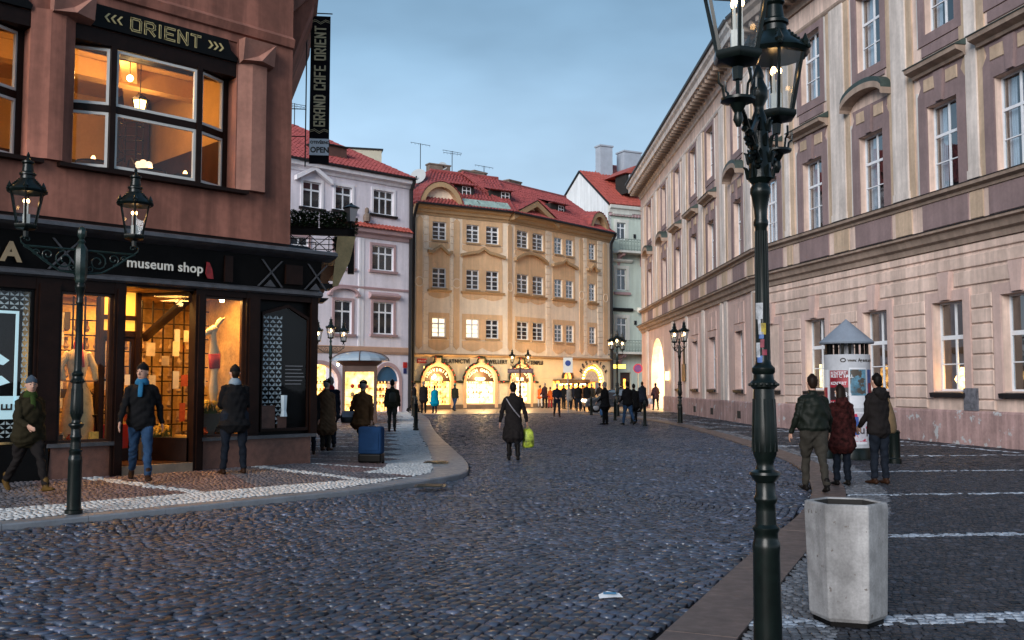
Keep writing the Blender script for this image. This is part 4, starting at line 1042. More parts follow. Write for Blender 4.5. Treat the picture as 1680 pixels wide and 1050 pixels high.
mb = MB(); tiles(mb, (-6,-0.55,14.55), (LP+0.1,-0.55,14.55), (3.6,6,18.35), (-6,6,18.35)); o = PB.part(mb, 'roof_tiles', M_tile); o['kind'] = 'stuff'
mb = MB(); slab(mb, [(LP+0.1,-0.5,14.52),(LP+0.1,12,14.52),(3.6,6,18.3)]); PB.part(mb, 'roof', M_tile)
mb = MB(); mb.box(2.0, 4.1, 0.7, 2.6, 15.0, 15.95); PB.part(mb, 'dormer_box', mat('brown dormer boards', (0.10,0.045,0.035), 0.8, 0.2))
mb = MB(); mb.box(1.9, 4.2, 0.55, 2.8, 15.95, 16.02); PB.part(mb, 'dormer_roof', M_gutter)
mb = MB(); mb.box(LP-0.05, LP+0.0, 0, 12, 0, 14.4); PB.part(mb, 'end_wall', M_lil)
mb = MB(); mb.box(4.75,5.25,-0.3,-0.05,11.0,11.18); mb.lathe([(0.20,0),(0.24,0.25),(0.20,0.42),(0.10,0.5),(0.13,0.62),(0.12,0.78),(0.03,0.85)], 8, (5.0,-0.18,11.5)); PB.part(mb, 'bust', M_stone)
BB = Bld('roof_house', (-7, 70, 0), label='pale yellow attic block rising behind the lilac house roof', cat='building')
BB.F = Frame((-11.4, 66), (1, 0.25))
mb = MB(); mb.box(0.0, 2.45, 0, 3, 0, 17.9); BB.part(mb, 'wall', mat('pale attic plaster', (0.45,0.42,0.33), 0.85, 0.1)); mb = MB(); mb.box(-0.1, 2.55, -0.1, 3.1, 17.9, 18.0); BB.part(mb, 'roof', M_gutter)
mb = MB(); mb.tube([(2.8,0,14),(2.8,0,16.6)], 0.10, 8); mb.lathe([(0.2,16.6),(0.06,16.8)], 8, (2.8,0,0)); BB.part(mb, 'flue', M_gutter)

# ---------------------------------------------------------------- the mint green house on the right
M_mint = mat('mint green plaster', (0.48,0.55,0.49), 0.85, 0.07, 0.6, 0.003, 20, streak=0.1)
M_mintw = mat('pale green moulding', (0.60,0.60,0.56), 0.85, 0.07, 0.8, 0.002, 20, streak=0.1)
M_gab = mat('white gable plaster', (0.72,0.74,0.76), 0.9, 0.07, 0.4, 0.003, 20, streak=0.12)
GB = Bld('tall_house', (11, 83, 0), label='tall mint green house with iron balconies, white gable wall and orange red roof', cat='building')
F_G = Frame((8.1, 81.5), (5.9, 3.0)); GB.F = F_G; LG = 6.4
gw = [(1.3,0.9,14.0,1.45),(1.3,0.95,9.7,1.8),(1.3,1.0,5.4,1.95)]
mb = MB(); wall(mb, 0, LG, 0, 16.9, [(c-w/2, c+w/2, z, z+h) for c, w, z, h in gw] + [(1.1,2.2,0,2.75)], 0.25); GB.part(mb, 'wall', M_mint)
for c, w, z, h in gw:
    window(GB, c-w/2, z, w, h, 0.10, [(0.5,0.09)], [(0.70,0.10)], 0.07, M_white, M_paneD)
    mb = MB(); frame_rect(mb, c-w/2, c+w/2, z, z+h, 0.28, -0.06, 0, bottom=False); GB.part(mb, 'window_surround', M_mintw)
    mb = MB(); mb.sweep([(0,z+h+0.55),(-0.15,z+h+0.55),(-0.28,z+h+0.68),(-0.3,z+h+0.8),(0,z+h+0.85)], c-w/2-0.5, c+w/2+0.5); GB.part(mb, 'window_hood', M_gutter if z < 6 else M_mintw)
mb = MB(); mb.sweep([(0,9.3),(-0.2,9.3),(-0.22,9.5),(0,9.55)], 0.5, 2.1); GB.part(mb, 'window_sill', M_lilp)
mb = MB(); mb.sweep([(0,8.0),(-0.05,8.0),(-0.06,8.1),(0,8.12)], 0, LG); GB.part(mb, 'string_course', M_mintw)
mb = MB(); mb.sweep([(0,16.2),(-0.2,16.25),(-0.3,16.5),(-0.45,16.6),(-0.5,16.85),(0,16.95)], 0, LG); GB.part(mb, 'cornice', M_mintw)
mb = MB()
for k in range(20): mb.box(0.1+k*0.31, 0.25+k*0.31, -0.24, -0.02, 15.98, 16.2)
GB.part(mb, 'dentils', M_lilp)
M_balc = mat('grey green balcony iron', (0.20,0.25,0.22), 0.5, 0.15)
for z in (12.95, 4.45):
    mb = MB(); mb.box(0.45, LG, -1.1, 0, z-0.18, z); GB.part(mb, 'balcony', M_mintw)
    mb = MB()
    mb.box(0.45, LG, -1.1, -1.05, z+0.92, z+0.98); mb.box(0.45, 0.5, -1.1, 0, z+0.92, z+0.98); mb.box(0.45, LG, -1.1, -1.06, z+0.08, z+0.12)
    for k in range(21): mb.box(0.45+k*0.29, 0.485+k*0.29, -1.1, -1.06, z, z+0.95); mb.lathe([(0.09,-0.012),(0.09,0.012)], 8, (0,0,0)) if False else None
    for k in range(20):
        x = 0.61+k*0.29; mb.box(x-0.09, x+0.09, -1.09, -1.07, z+0.4, z+0.43); mb.box(x-0.014, x+0.014, -1.09, -1.07, z+0.25, z+0.6); mb.box(x-0.06,x+0.06,-1.09,-1.07,z+0.7,z+0.8)
    GB.part(mb, 'balcony_railing', M_balc)
    for x in (0.9, 3.2, 5.5):
        mb = MB(); mb.extr([(x,0,z-0.2),(x,-0.95,z-0.2),(x,-0.85,z-0.4),(x,-0.3,z-0.55),(x,0,z-1.15)], (0.25,0,0)); GB.part(mb, 'bracket', M_lilp)
mb = MB(); mb.box(1.12, 2.18, 0.2, 0.25, 0, 2.75); GB.part(mb, 'door', mat('dark brown door', (0.05,0.025,0.018), 0.6, 0.2))
mb = MB(); mb.box(1.55,1.75,0.17,0.2,0.9,2.2); GB.part(mb, 'door_light', M_orange)
mb = MB(); mb.ball((2.9,-0.35,8.0), 0.26, 10); mb.box(2.85,2.95,-0.35,0,8.2,8.27); GB.part(mb, 'camera_dome', M_lettW)
for z in (14.2, 6.8): mb = MB(); mb.box(2.55,2.75,-0.08,0,z,z+0.35); GB.part(mb, 'wall_box', M_gutter)
# gable wall running back, roof, dormer, chimneys
GB.F = Frame((8.1, 81.5), (3.0, -5.9)); D = -6.6
gp = [(0,0,0),(0,0,17.0),(-4.6,0,20.5),(-9.5,0,17.2),(-9.5,0,0)]
mb = MB(); mb.extr(gp, (0,0.3,0)); GB.part(mb, 'gable_wall', M_gab)
mb = MB()
for (xa, za), (xb, zb2) in (((0.3,16.8),(-4.6,20.55)),((-4.6,20.55),(-9.7,17.1))): mb.extr([(xa,-0.12,za),(xb,-0.12,zb2),(xb,-0.12,zb2+0.16),(xa,-0.12,za+0.16)], (0,0.2,0))
GB.part(mb, 'verge', M_gutter)
mb = MB(); slab(mb, [(0.35,-0.05,16.9),(0.35,9,16.9),(-4.6,9,20.68),(-4.6,-0.05,20.68)]); GB.part(mb, 'roof', M_tile2)
mb = MB(); tiles(mb, (0.4,-0.05,16.94), (0.4,8,16.94), (-4.6,8,20.73), (-4.6,-0.05,20.73), 0.3, 0.5); o = GB.part(mb, 'roof_tiles', M_tile2); o['kind'] = 'stuff'
mb = MB(); mb.box(-1.9, -0.2, 2.0, 3.5, 18.1, 19.9); GB.part(mb, 'dormer_box', M_dark)
mb = MB(); mb.extr([(0.1,1.7,19.8),(0.1,2.75,20.5),(0.1,3.8,19.8)], (-3.5,0,0)); GB.part(mb, 'dormer_roof', M_tile2)
GB.F = F_G; window(GB, 2.25, 18.25, 1.0, 1.5, 0.14, [(0.5,0.1)], [(0.6,0.08)], 0.09, M_white, M_curtain)
GB.F = Frame((8.1, 81.5), (3.0, -5.9))
mb = MB(); slab(mb, [(-4.0,3.2,20.0),(-4.0,8,20.0),(-6.5,8,22.1),(-6.5,3.2,22.1)]); mb.extr([(-4,3.2,19.5),(-4,3.2,20.0),(-6.5,3.2,22.1),(-10,3.2,19)], (0,0.1,0)); GB.part(mb, 'roof', M_tile2)
for x, y, w, h in ((-4.3,2.0,0.85,23.1),(-4.4,4.6,1.25,22.9)):
    mb = MB(); mb.box(x-w, x, y, y+w*1.5, 19, h); mb.box(x-w-0.08, x+0.08, y-0.08, y+w*1.5+0.08, h, h+0.14); GB.part(mb, 'chimney', mat('grey rendered chimney', (0.34,0.38,0.44), 0.9, 0.1))
# ---------------------------------------------------------------- left: the red brown cubist house with the museum shop
M_red_pl = mat('red brown render', (0.27,0.104,0.072), 0.9, 0.26, 0.9, 0.008, 26, streak=0.36)
M_red_cap = mat('light red brown render', (0.29,0.135,0.10), 0.88, 0.2, 1.6, 0.004, 26, streak=0.22)
M_wood = mat('dark stained wood', (0.012,0.005,0.0035), 0.45, 0.3, 5, 0.0015, 40, spec=0.12)
M_wood2 = mat('warm brown wood', (0.040,0.015,0.007), 0.40, 0.3, 5, 0.0015, 40, spec=0.3)
M_black = mat('black painted facia', (0.004,0.0035,0.0035), 0.4, 0.3, 3, 0.001, 30, spec=0.10)
M_lead = mat('weathered lead flashing', (0.055,0.055,0.062), 0.5, 0.3, 6, 0.002, 40)
M_plinth = mat('brown granite plinth', (0.135,0.060,0.042), 0.45, 0.3, 8, 0.002, 90)
M_gold = mat('gold lettering', (0.48,0.38,0.17), 0.45, 0.1, 9)
M_ivory = mat('ivory window frame', (0.55,0.53,0.50), 0.45, 0.08)
M_clear = glass('clear shop glass', (0.98,0.97,0.95), 0.45)
M_clearB = glass('cafe window glass', (0.95,0.95,0.95), 0.55)
M_warmwall = mat('warm shop wall', (0.42,0.27,0.10), 0.9, 0.45, 2.5)
M_cafewall = mat('cafe ceiling plaster', (0.50,0.31,0.13), 0.9, 0.1, 2)
M_bulb = emis('glowing bulb', (1.0,0.62,0.22), 30)
LB_ = Bld('shop_building', (-6.5, 17, 0), label='red brown cubist corner house with ORIENT window sign above the black museum shop front', cat='building')
F_L = Frame((-3.7, 18.0), (1, 1)); LB_.F = F_L
bays = [(-4.40,-1.62),(-7.85,-5.05),(-11.3,-8.5)]
mb = MB(); wall(mb, -14, -0.5, 4.2, 13.5, [(a, b, 5.10, 7.72) for a, b in bays], 0.50); LB_.part(mb, 'wall', M_red_pl)
mb = MB(); mb.sweep([(0,7.86),(-0.05,7.88),(-0.09,8.02),(-0.02,8.08),(0,8.1)], -14, -0.5); mb.sweep([(0,8.95),(-0.06,8.98),(-0.02,9.1),(0,9.1)], -14, -0.5); LB_.part(mb, 'ledge', M_red_pl)
# folded pillars and their capitals
for a in (-4.70,-8.15,-11.6):
    mb = MB(); mb.extr([(a-0.36,0,5.1),(a-0.10,-0.10,5.1),(a+0.12,-0.10,5.1),(a+0.30,0.0,5.1)], (0,0,2.3)); LB_.part(mb, 'folded_pillar', M_red_pl)
for cx in (-4.48,-1.28,-7.95):
    mb = MB(); w = 0.31
    A = [(cx-w,0,7.34),(cx+w,0,7.34),(cx+w,0,7.78),(cx-w,0,7.78)]; i = [mb.P(p) for p in A]
    f = [mb.P(p) for p in ((cx-w*1.0,-0.16,7.38),(cx+w*1.0,-0.16,7.38),(cx+w,-0.22,7.77),(cx-w,-0.22,7.77))]; c = mb.P((cx,-0.13,7.52)); d = mb.P((cx,-0.26,7.40))
    mb.face((i[0],i[1],f[1],d,f[0])); mb.face((i[1],i[2],f[2],f[1])); mb.face((i[2],i[3],f[3],f[2])); mb.face((i[3],i[0],f[0],f[3]))
    mb.face((f[3],c,f[2])); mb.face((f[0],d,c,f[3])); mb.face((d,f[1],f[2],c)); LB_.part(mb, 'capital', M_red_cap)
mb = MB(); mb.extr([(-1.60,0,5.1),(-1.02,0,5.1),(-1.10,-0.12,5.1),(-1.38,-0.12,5.1)], (0,0,2.26)); LB_.part(mb, 'folded_pillar', M_red_cap)
# sign boards over the windows
for a, b in bays[:2]:
    mb = MB(); mb.box(a+0.0, b-0.0, 0.02, 0.5, 7.10, 7.34); LB_.part(mb, 'lintel', M_wood)
    mb = MB(); zc = 7.53; h = 0.18; mb.extr([(a+0.24,0.02,zc-h),(b-0.02,0.02,zc-h),(b+0.0,0.02,zc-h*.6),(b-0.14,0.02,zc),(b-0.20,0.02,zc+h),(a+0.30,0.02,zc+h),(a+0.10,0.02,zc)], (0,-0.06,0)); LB_.part(mb, 'sign_board', M_black)
    mb = MB(); mb.box(a, b, 0.03, 0.48, 7.34, 7.72); LB_.part(mb, 'recess', M_red_pl)
LB_.put(deco_letters('ORIENT', 0.19, 0.150, 0.232, 0.040, M_gold), 'lettering', -3.54, -0.045, 7.43)
LB_.put(deco_letters('ORIENT', 0.19, 0.150, 0.232, 0.013, M_black, ext=0.009), 'lettering_inline', -3.54, -0.045, 7.43)
for s_, x in (('<<<', -3.98), ('>>>', -2.14)):
    mb = MB()
    for k in range(3):
        u = x + k*0.10; sg = -1 if s_[0] == '<' else 1
        for q in (-1, 1): mb.extr([(u,0,7.53),(u+0.035,0,7.53),(u+0.035-sg*0.06,0,7.53+q*0.07),(u-sg*0.06,0,7.53+q*0.07)], (0,-0.012,0))
    LB_.part(mb, 'chevrons', M_gold, y=-0.042)
LB_.part(MB().extr([(-5.33,0,7.53),(-5.28,0,7.53),(-5.36,0,7.60),(-5.41,0,7.60)], (0,-0.01,0)).extr([(-5.33,0,7.53),(-5.28,0,7.53),(-5.36,0,7.46),(-5.41,0,7.46)], (0,-0.01,0)), 'chevrons', M_gold, y=-0.042)
# bent bay windows
def pane_between(p, q, z0, z1, name='window'):
    """a framed pane on the vertical plane through p and q (x, y in the facade frame)"""
    p, q = Vector(p), Vector(q); d = q-p; L = d.length; a = math.atan2(d.y, d.x)
    mb = MB(); frame_rect(mb, 0.045, L-0.045, z0+0.045, z1-0.045, 0.045, -0.02, 0.03)
    R = Matrix.Translation((p.x, p.y, 0)) @ Matrix.Rotation(a, 4, 'Z')
    o = link(name, mb.mesh(name, M_ivory), LB_.root, LB_.I @ F_L.M @ R)
    mb = MB(); mb.box(0.045, L-0.045, 0.0, 0.008, z0+0.045, z1-0.045); link('pane', mb.mesh('pane', M_clearB), o)
for a, b in bays:
    P = [(a+0.03,0.34),(a+0.62,0.06),(b-0.68,0.06),(b-0.05,0.34)]
    for p, q in zip(P, P[1:]):
        pv, qv = Vector(p), Vector(q); d = (qv-pv).normalized()
        p2, q2 = pv+d*0.045, qv-d*0.045
        pane_between(p2, q2, 5.14, 6.03); pane_between(p2, q2, 6.15, 7.07)
        mb = MB(); L = (qv-pv).length; R = Matrix.Translation((p[0], p[1], 0)) @ Matrix.Rotation(math.atan2(d.y, d.x), 4, 'Z'); mb.X = R
        for z0_, z1_ in ((6.04,6.14),(7.08,7.12),(5.09,5.135)): mb = MB(); mb.X = R; mb.box(0, L, -0.035, 0.06, z0_, z1_); LB_.part(mb, 'transom', M_wood)
    mb = MB()
    for p in P: LB_.part(MB().box(p[0]-0.045, p[0]+0.045, p[1]-0.055, p[1]+0.065, 5.095, 7.12), 'mullion', M_wood)
    LB_.part(MB().box(a, a+0.03, 0.2, 0.5, 5.1, 7.12), 'jamb', M_wood)
    mb = MB(); mb.extr([(a-0.22,-0.14,5.02),(b+0.20,-0.14,5.02),(b+0.20,0.5,5.02),(a-0.22,0.5,5.02)], (0,0,0.06)); LB_.part(mb, 'window_sill', M_wood)
# cafe interior
mb = MB(); mb.poly([(-12,0.5,5.0),(-1,0.5,5.0),(-1,5,5.0),(-12,5,5.0)]); mb.poly([(-12,5,5.0),(-1,5,5.0),(-1,5,8.0),(-12,5,8.0)]); mb.poly([(-12,0.5,7.7),(-1,0.5,7.7),(-1,5,7.7),(-12,5,7.7)])
mb.poly([(-1,0.5,5),(-1,5,5),(-1,5,8),(-1,0.5,8)]); mb.poly([(-12,0.5,5),(-12,5,5),(-12,5,8),(-12,0.5,8)]); LB_.part(mb, 'cafe_room', M_cafewall)
mb = MB(); mb.box(-12,-1,0.52,0.56,7.1,7.7); mb.box(-4.9,-1,2.6,2.9,7.35,7.69); mb.extr([(-3.3,1.0,7.40),(-3.0,1.0,7.40),(-1.2,4.9,7.40),(-1.5,4.9,7.40)], (0,0,0.29)); LB_.part(mb, 'ceiling_beam', M_cafewall)
mb = MB(); mb.box(-1.06,-1.01,0.55,4.9,5.0,6.35); mb.box(-11.9,-1.1,4.5,4.95,5.0,6.2); mb.box(-1.75,-1.2,4.4,4.9,5,7.7); mb.box(-3.9,-3.6,3.9,4.2,5,7.7); mb.box(-4.7,-1.3,4.6,4.95,5.0,5.9); LB_.part(mb, 'wood_panelling', M_wood2)
for x, y in ((-3.1,1.6),(-6.6,2.0)): lightbulb('POINT', F_L.pt(x, y, 7.1), 34, (1.0,0.54,0.18), 0.10)
lightbulb('POINT', F_L.pt(-2.2, 2.6, 6.9), 16, (1.0,0.54,0.18), 0.10)
t_ = tag(link('pendant_lantern', MB().lathe([(0.02,0.42),(0.13,0.34),(0.15,0.30)], 6).lathe([(0.07,0.0),(0.09,0.02)], 6).mesh('l', M_wood), None, F_L.M @ Matrix.Translation((-2.75,1.35,6.42))), 'glowing brass lantern hanging inside the ORIENT window', 'lantern')
mb = MB(); mb.lathe([(0.06,0.03),(0.12,0.29)], 6); link('glow', mb.mesh('glow', emis('lantern glow', (1,0.55,0.15), 7, (0.5,0.3,0.1), 0.5, 30)), t_)
mb = MB(); mb.tube([(0,0,0.42),(0,0,1.25)], 0.008, 5)
for k in range(6):
    an = 2*PI*k/6; mb.tube([(0.075*math.cos(an),0.075*math.sin(an),0.0),(0.145*math.cos(an),0.145*math.sin(an),0.32)], 0.010, 4)
link('frame', mb.mesh('frame', M_wood), t_)
t_ = tag(link('ceiling_bulb', MB().ball((0,0,0), 0.055, 10).mesh('bulb', M_bulb), None, F_L.M @ Matrix.Translation((-3.05,1.1,7.0))), 'bare bright bulb under the cafe ceiling behind the ORIENT window', 'lamp')
link('cord', MB().tube([(0,0,0.05),(0,0,0.7)], 0.006, 4).mesh('cord', M_wood), t_)
t_ = tag(empty('chandelier', F_L.pt(-2.75,1.7,5.35)), 'dark angular metal chandelier with a white flower shade inside the cafe window', 'chandelier')
mb = MB()
for sx in (-0.16, 0.16):
    for sy in (-0.16, 0.16): mb.tube([(sx,sy,0.35),(sx,sy,1.1)], 0.014, 4)
for z in (0.5,0.75,1.0): 
    for q in ((-1,-1,1,-1),(1,-1,1,1),(1,1,-1,1),(-1,1,-1,-1)): mb.tube([(q[0]*.16,q[1]*.16,z),(q[2]*.16,q[3]*.16,z)], 0.010, 4)
for k in range(6):
    an = 2*PI*k/6; mb.tube([(0.1*math.cos(an),0.1*math.sin(an),0.38),(0.55*math.cos(an),0.55*math.sin(an),0.15),(0.5*math.cos(an),0.5*math.sin(an),0.0)], 0.014, 4)
link('frame', mb.mesh('frame', M_wood), t_)
mb = MB()
for k in range(6): mb.ball((0.09*math.cos(k), 0.09*math.sin(k), 0.02*math.sin(3*k)), 0.07, 8)
link('shade', mb.mesh('shade', emis('shade glow', (1,0.66,0.4), 0.8)), t_, loc=(0.32,-0.2,0.22))
for x in (-3.6,-2.6,-1.95):
    tb = tag(empty('cafe_table', F_L.pt(x,1.2,5.0)), {-3.6:'small cafe table just behind the left ORIENT pane',-2.6:'small cafe table behind the wide lower ORIENT pane',-1.95:'small cafe table behind the right bent ORIENT pane'}[x], 'table', 'cafe tables')
    link('tabletop', MB().lathe([(0.28,0.42),(0.28,0.45)], 14).mesh('t', M_wood), tb); link('leg', MB().tube([(0,0,0),(0,0,0.42)], 0.03, 6).mesh('t', M_wood), tb)
    link('candle', MB().lathe([(0.03,0.45),(0.04,0.52),(0.02,0.56)], 8).mesh('t', emis('candle glass', (1,0.5,0.15), 4)), tb)
# canopy cornice, frieze board, lower ledge
mb = MB(); mb.sweep([(0,4.16),(-0.30,4.14),(-0.36,4.12),(-0.38,4.06),(-0.30,4.02),(-0.10,3.96),(0,3.96)], -14, 0.30); LB_.part(mb, 'shop_cornice', M_lead)
mb = MB(); mb.sweep([(0.3,4.24),(0.0,4.24),(-0.04,4.2),(-0.10,4.163),(0.3,4.163)], -14, -0.1); LB_.part(mb, 'shop_cornice', M_black)
mb = MB(); mb.sweep([(0.3,3.40),(-0.04,3.40),(-0.12,3.96),(0.3,3.96)], -14, 0.12); LB_.part(mb, 'facia', M_black)
mb = MB(); mb.sweep([(0.3,3.30),(-0.08,3.30),(-0.13,3.33),(-0.13,3.38),(-0.05,3.42),(0.3,3.42)], -14, 0.15); LB_.part(mb, 'shop_ledge', M_lead)
for x in (-9.6,-4.5,-0.95,0.0):
    mb = MB()
    for sg in (-1, 1): mb.extr([(x-sg*0.24,-0.07,3.43),(x-sg*0.24+0.035,-0.07,3.43),(x+sg*0.20+0.035,-0.125,3.90),(x+sg*0.20,-0.125,3.90)], (0,-0.02,0))
    LB_.part(mb, 'crossed_rods', M_lead)
    mb = MB(); mb.extr([(x-0.12,-0.08,3.43),(x+0.12,-0.08,3.43),(x,-0.10,3.55)], (0,-0.02,0)); LB_.part(mb, 'facet', M_lead)
LB_.part(MB().box(-1.85,-1.70,-0.14,-0.10,3.45,3.9), 'facia_panel', M_wood); LB_.part(MB().box(-0.65,-0.30,-0.14,-0.09,3.5,3.85), 'facia_panel', M_wood)
LB_.put(text_mesh('museum shop', 0.225, M_lettW, 1.04, 0.006, 0.003), 'lettering', -3.55, -0.12, 3.56)
LB_.put(text_mesh('A', 0.40, mat('tarnished gold letters', (0.30,0.22,0.13), 0.6, 0.1), 1, 0.008, 0.014), 'lettering', -5.40, -0.12, 3.50)
mb = MB(); mb.extr([(0.02,0,0),(0.07,0,-0.01),(0.12,0,-0.12),(0.15,0,-0.28),(0.04,0,-0.28),(0.0,0,-0.20)], (0,-0.01,0)); LB_.part(mb, 'red_ribbon', mat('red sign stroke', (0.22,0.006,0.008), 0.5, 0.5, 12), x=-2.20, y=-0.115, z=3.76)
# shop front: plinths, posts, glazed bays, recessed doorway
mb = MB(); mb.box(-14, -4.62, -0.02, 0.3, 0.0, 0.80); LB_.part(mb, 'shop_base', M_black)
for a, b in ((-4.62,-3.62),(-2.22,0.02)):
    mb = MB(); mb.extr([(a,0.02,0),(b,0.02,0),(b-0.02,0.0,0.74),(a+0.04,0.0,0.74)], (0,0.4,0)); LB_.part(mb, 'plinth', M_plinth)
    mb = MB(); mb.box(a-0.03, b+0.06, -0.08, 0.3, 0.742, 0.80); LB_.part(mb, 'plinth_cap', M_lead)
for a, b in ((-4.87,-4.50),(-3.69,-3.51),(-2.32,-2.14),(-1.37,-1.10),(-0.04,0.10)):
    mb = MB(); mb.box(a, b, -0.05, 0.18, 0.2 if a in (-3.69,-2.32) else 0.80, 3.30); mb.box(a+0.04, b-0.04, -0.09, -0.05, 0.3 if a in (-3.69,-2.32) else 0.85, 3.2) if b-a > 0.15 else None; LB_.part(mb, 'shop_post', M_wood)
mb = MB(); mb.box(-14,-3.5,-0.04,0.2,3.12,3.30); mb.box(-2.32,0.1,-0.04,0.2,3.20,3.30); mb.box(-3.51,-2.32,0.0,0.2,3.26,3.30); LB_.part(mb, 'shop_head', M_wood)
def glazed(a, b, z0, z1, y=0.06, mt=M_wood2, gl=M_clear, t=0.045):
    mb = MB(); frame_rect(mb, a+t, b-t, z0+t, z1-t, t, y-0.03, y+0.04); o = LB_.part(mb, 'shop_window', mt)
    mb = MB(); mb.box(a+t, b-t, y, y+0.01, z0+t, z1-t); link('pane', mb.mesh('pane', gl), o)
glazed(-4.50,-3.69,0.80,3.12); glazed(-2.14,-1.37,0.80,3.20)
# doorway
mb = MB(); mb.box(-3.51,-2.32,-0.05,1.3,0.18,0.40); LB_.part(mb, 'door_step', mat('worn doorstep', (0.20,0.145,0.10), 0.6, 0.2, 3))
mb = MB(); mb.box(-3.51,-2.85,0.95,1.05,2.78,2.86); mb.box(-3.51,-2.85,0.95,1.05,2.50,2.60); mb.box(-2.90,-2.82,0.93,1.07,0.40,3.26); mb.box(-3.51,-3.45,0.93,1.07,0.40,3.26); LB_.part(mb, 'door_frame', M_wood)
mb = MB(); mb.box(-3.45,-2.90,0.99,1.0,2.60,2.78); mb.box(-3.45,-2.90,0.99,1.0,2.86,3.26); LB_.part(mb, 'fanlight', emis('amber blind', (1.0,0.42,0.05), 0.55, (0.5,0.25,0.06)))
d_ = LB_.part(MB().box(-3.45,-2.90,0.97,1.02,0.42,0.62).box(-3.45,-2.90,0.97,1.02,2.42,2.50).box(-3.45,-3.40,0.97,1.02,0.62,2.42).box(-2.95,-2.90,0.97,1.02,0.62,2.42).box(-3.27,-3.25,0.975,1.01,0.62,2.42).box(-3.10,-3.08,0.975,1.01,0.62,2.42).box(-3.40,-2.95,0.975,1.01,1.75,1.79).box(-3.40,-2.95,0.975,1.01,1.2,1.23), 'door', M_wood)
link('pane', MB().box(-3.40,-2.95,0.99,1.0,0.62,2.42).mesh('pane', M_clear), d_); link('handle', MB().tube([(-2.97,0.93,1.3),(-2.97,0.93,1.65)], 0.012, 6).mesh('h', M_gold), d_)
link('notice', MB().box(-3.06,-2.97,0.962,0.968,1.68,1.86).box(-3.05,-2.98,0.962,0.968,1.40,1.6).mesh('n', M_lettW), d_)
# angled side glass of the doorway with a lattice, and the post brace
mb = MB(); mb.extr([(-2.85,1.0,0.75),(-2.36,0.1,0.75),(-2.36,0.1,0.80),(-2.85,1.0,0.80)], (0.05,0.03,0)); mb.extr([(-2.85,1.0,3.2),(-2.36,0.1,3.2),(-2.36,0.1,3.26),(-2.85,1.0,3.26)], (0.05,0.03,0))
mb.extr([(-2.80,0.92,2.55),(-2.76,0.84,2.55),(-2.34,0.08,3.22),(-2.38,0.14,3.24)], (0.03,0.02,-0.12)); LB_.part(mb, 'side_window', M_wood)
LB_.part(MB().extr([(-2.84,0.98,0.8),(-2.38,0.12,0.8),(-2.38,0.12,3.2),(-2.84,0.98,3.2)], (0.008,0.004,0)), 'side_glass', M_clear)
LB_.part(MB().extr([(-2.85,1.0,0.4),(-2.36,0.1,0.4),(-2.36,0.1,0.76),(-2.85,1.0,0.76)], (0.06,0.04,0)), 'side_base', M_wood)
# shop interior
mb = MB(); x0, x1, y1 = -4.86, -1.12, 3.0
mb.poly([(x0,y1,0.3),(x1,y1,0.3),(x1,y1,3.28),(x0,y1,3.28)]); mb.poly([(x0,0.2,0.3),(x0,y1,0.3),(x0,y1,3.28),(x0,0.2,3.28)]); mb.poly([(x1,0.2,0.3),(x1,y1,0.3),(x1,y1,3.28),(x1,0.2,3.28)])
mb.poly([(x0,0.0,3.28),(x1,0.0,3.28),(x1,y1,3.28),(x0,y1,3.28)]); LB_.part(mb, 'shop_room', M_warmwall)
mb = MB(); mb.poly([(x0,0.05,0.41),(x1,0.05,0.41),(x1,y1,0.41),(x0,y1,0.41)]); LB_.part(mb, 'shop_floor', M_wood2)
mb = MB(); mb.box(-4.6,-3.62,0.12,0.9,0.76,0.82); mb.box(-2.2,-1.2,0.12,0.9,0.76,0.82); LB_.part(mb, 'display_floor', mat('gold display cloth', (0.50,0.30,0.08), 0.7, 0.2))
for x, y, p in ((-4.1,0.55,26),(-3.0,2.2,34),(-1.75,0.55,26),(-3.2,0.5,14)): lightbulb('AREA', F_L.pt(x, y, 3.24), p, (1.0,0.50,0.13), 0.45)
mb = MB()
for x in np.arange(-4.7,-1.2,0.20): mb.box(x, x+0.022, 1.62, 1.65, 0.41, 3.2)
for z in np.arange(0.7,3.2,0.26): mb.box(-4.8,-1.2,1.625,1.645,z,z+0.022)
LB_.part(mb, 'lattice_shelving', M_wood)
mb = MB()
for x, z, w, h in ((-4.02,2.35,0.16,0.55),(-4.0,1.3,0.15,0.5),(-4.35,1.5,0.13,0.25),(-2.6,1.5,0.2,0.25),(-3.2,1.6,0.14,0.2),(-1.9,2.3,0.1,0.4)):
    mb.box(x, x+w, 1.56, 1.60, z, z+h)
LB_.part(mb, 'framed_print', M_ivory)
mb = MB()
for x in np.arange(-4.6,-1.3,0.17):
    for z in (0.75,1.0,1.27,1.53,1.8,2.05,2.3,2.6):
        if random.random() < 0.75: mb.lathe([(0.03,0),(0.06,0.05),(0.03,0.12),(0.035,0.2)], 6, (float(x),1.75,z))
LB_.part(mb, 'shelved_wares', M_ytrim)
for x, z in ((-4.25,3.2),(-3.85,3.2),(-4.05,3.22),(-1.9,3.2),(-1.55,3.2)):
    LB_.part(MB().lathe([(0.03,0.0),(0.05,0.06)], 8), 'spotlight', M_bulb, x=x, y=0.5, z=z-0.05)
def shopthing(name, label, cat, x, y, z, rz=0): 
    o = tag(empty(name, (0,0,0)), label, cat); o.matrix_basis = F_L.M @ Matrix.Translation((x, y, z)) @ Matrix.Rotation(rz, 4, 'Z'); return o
M_gown = mat('cream gown', (0.62,0.47,0.26), 0.8, 0.25, 7, 0.01, 14)
t_ = shopthing('mannequin', 'headless mannequin in a cream gown with red neckerchief in the lit window', 'mannequin', -4.06, 0.42, 0.82)
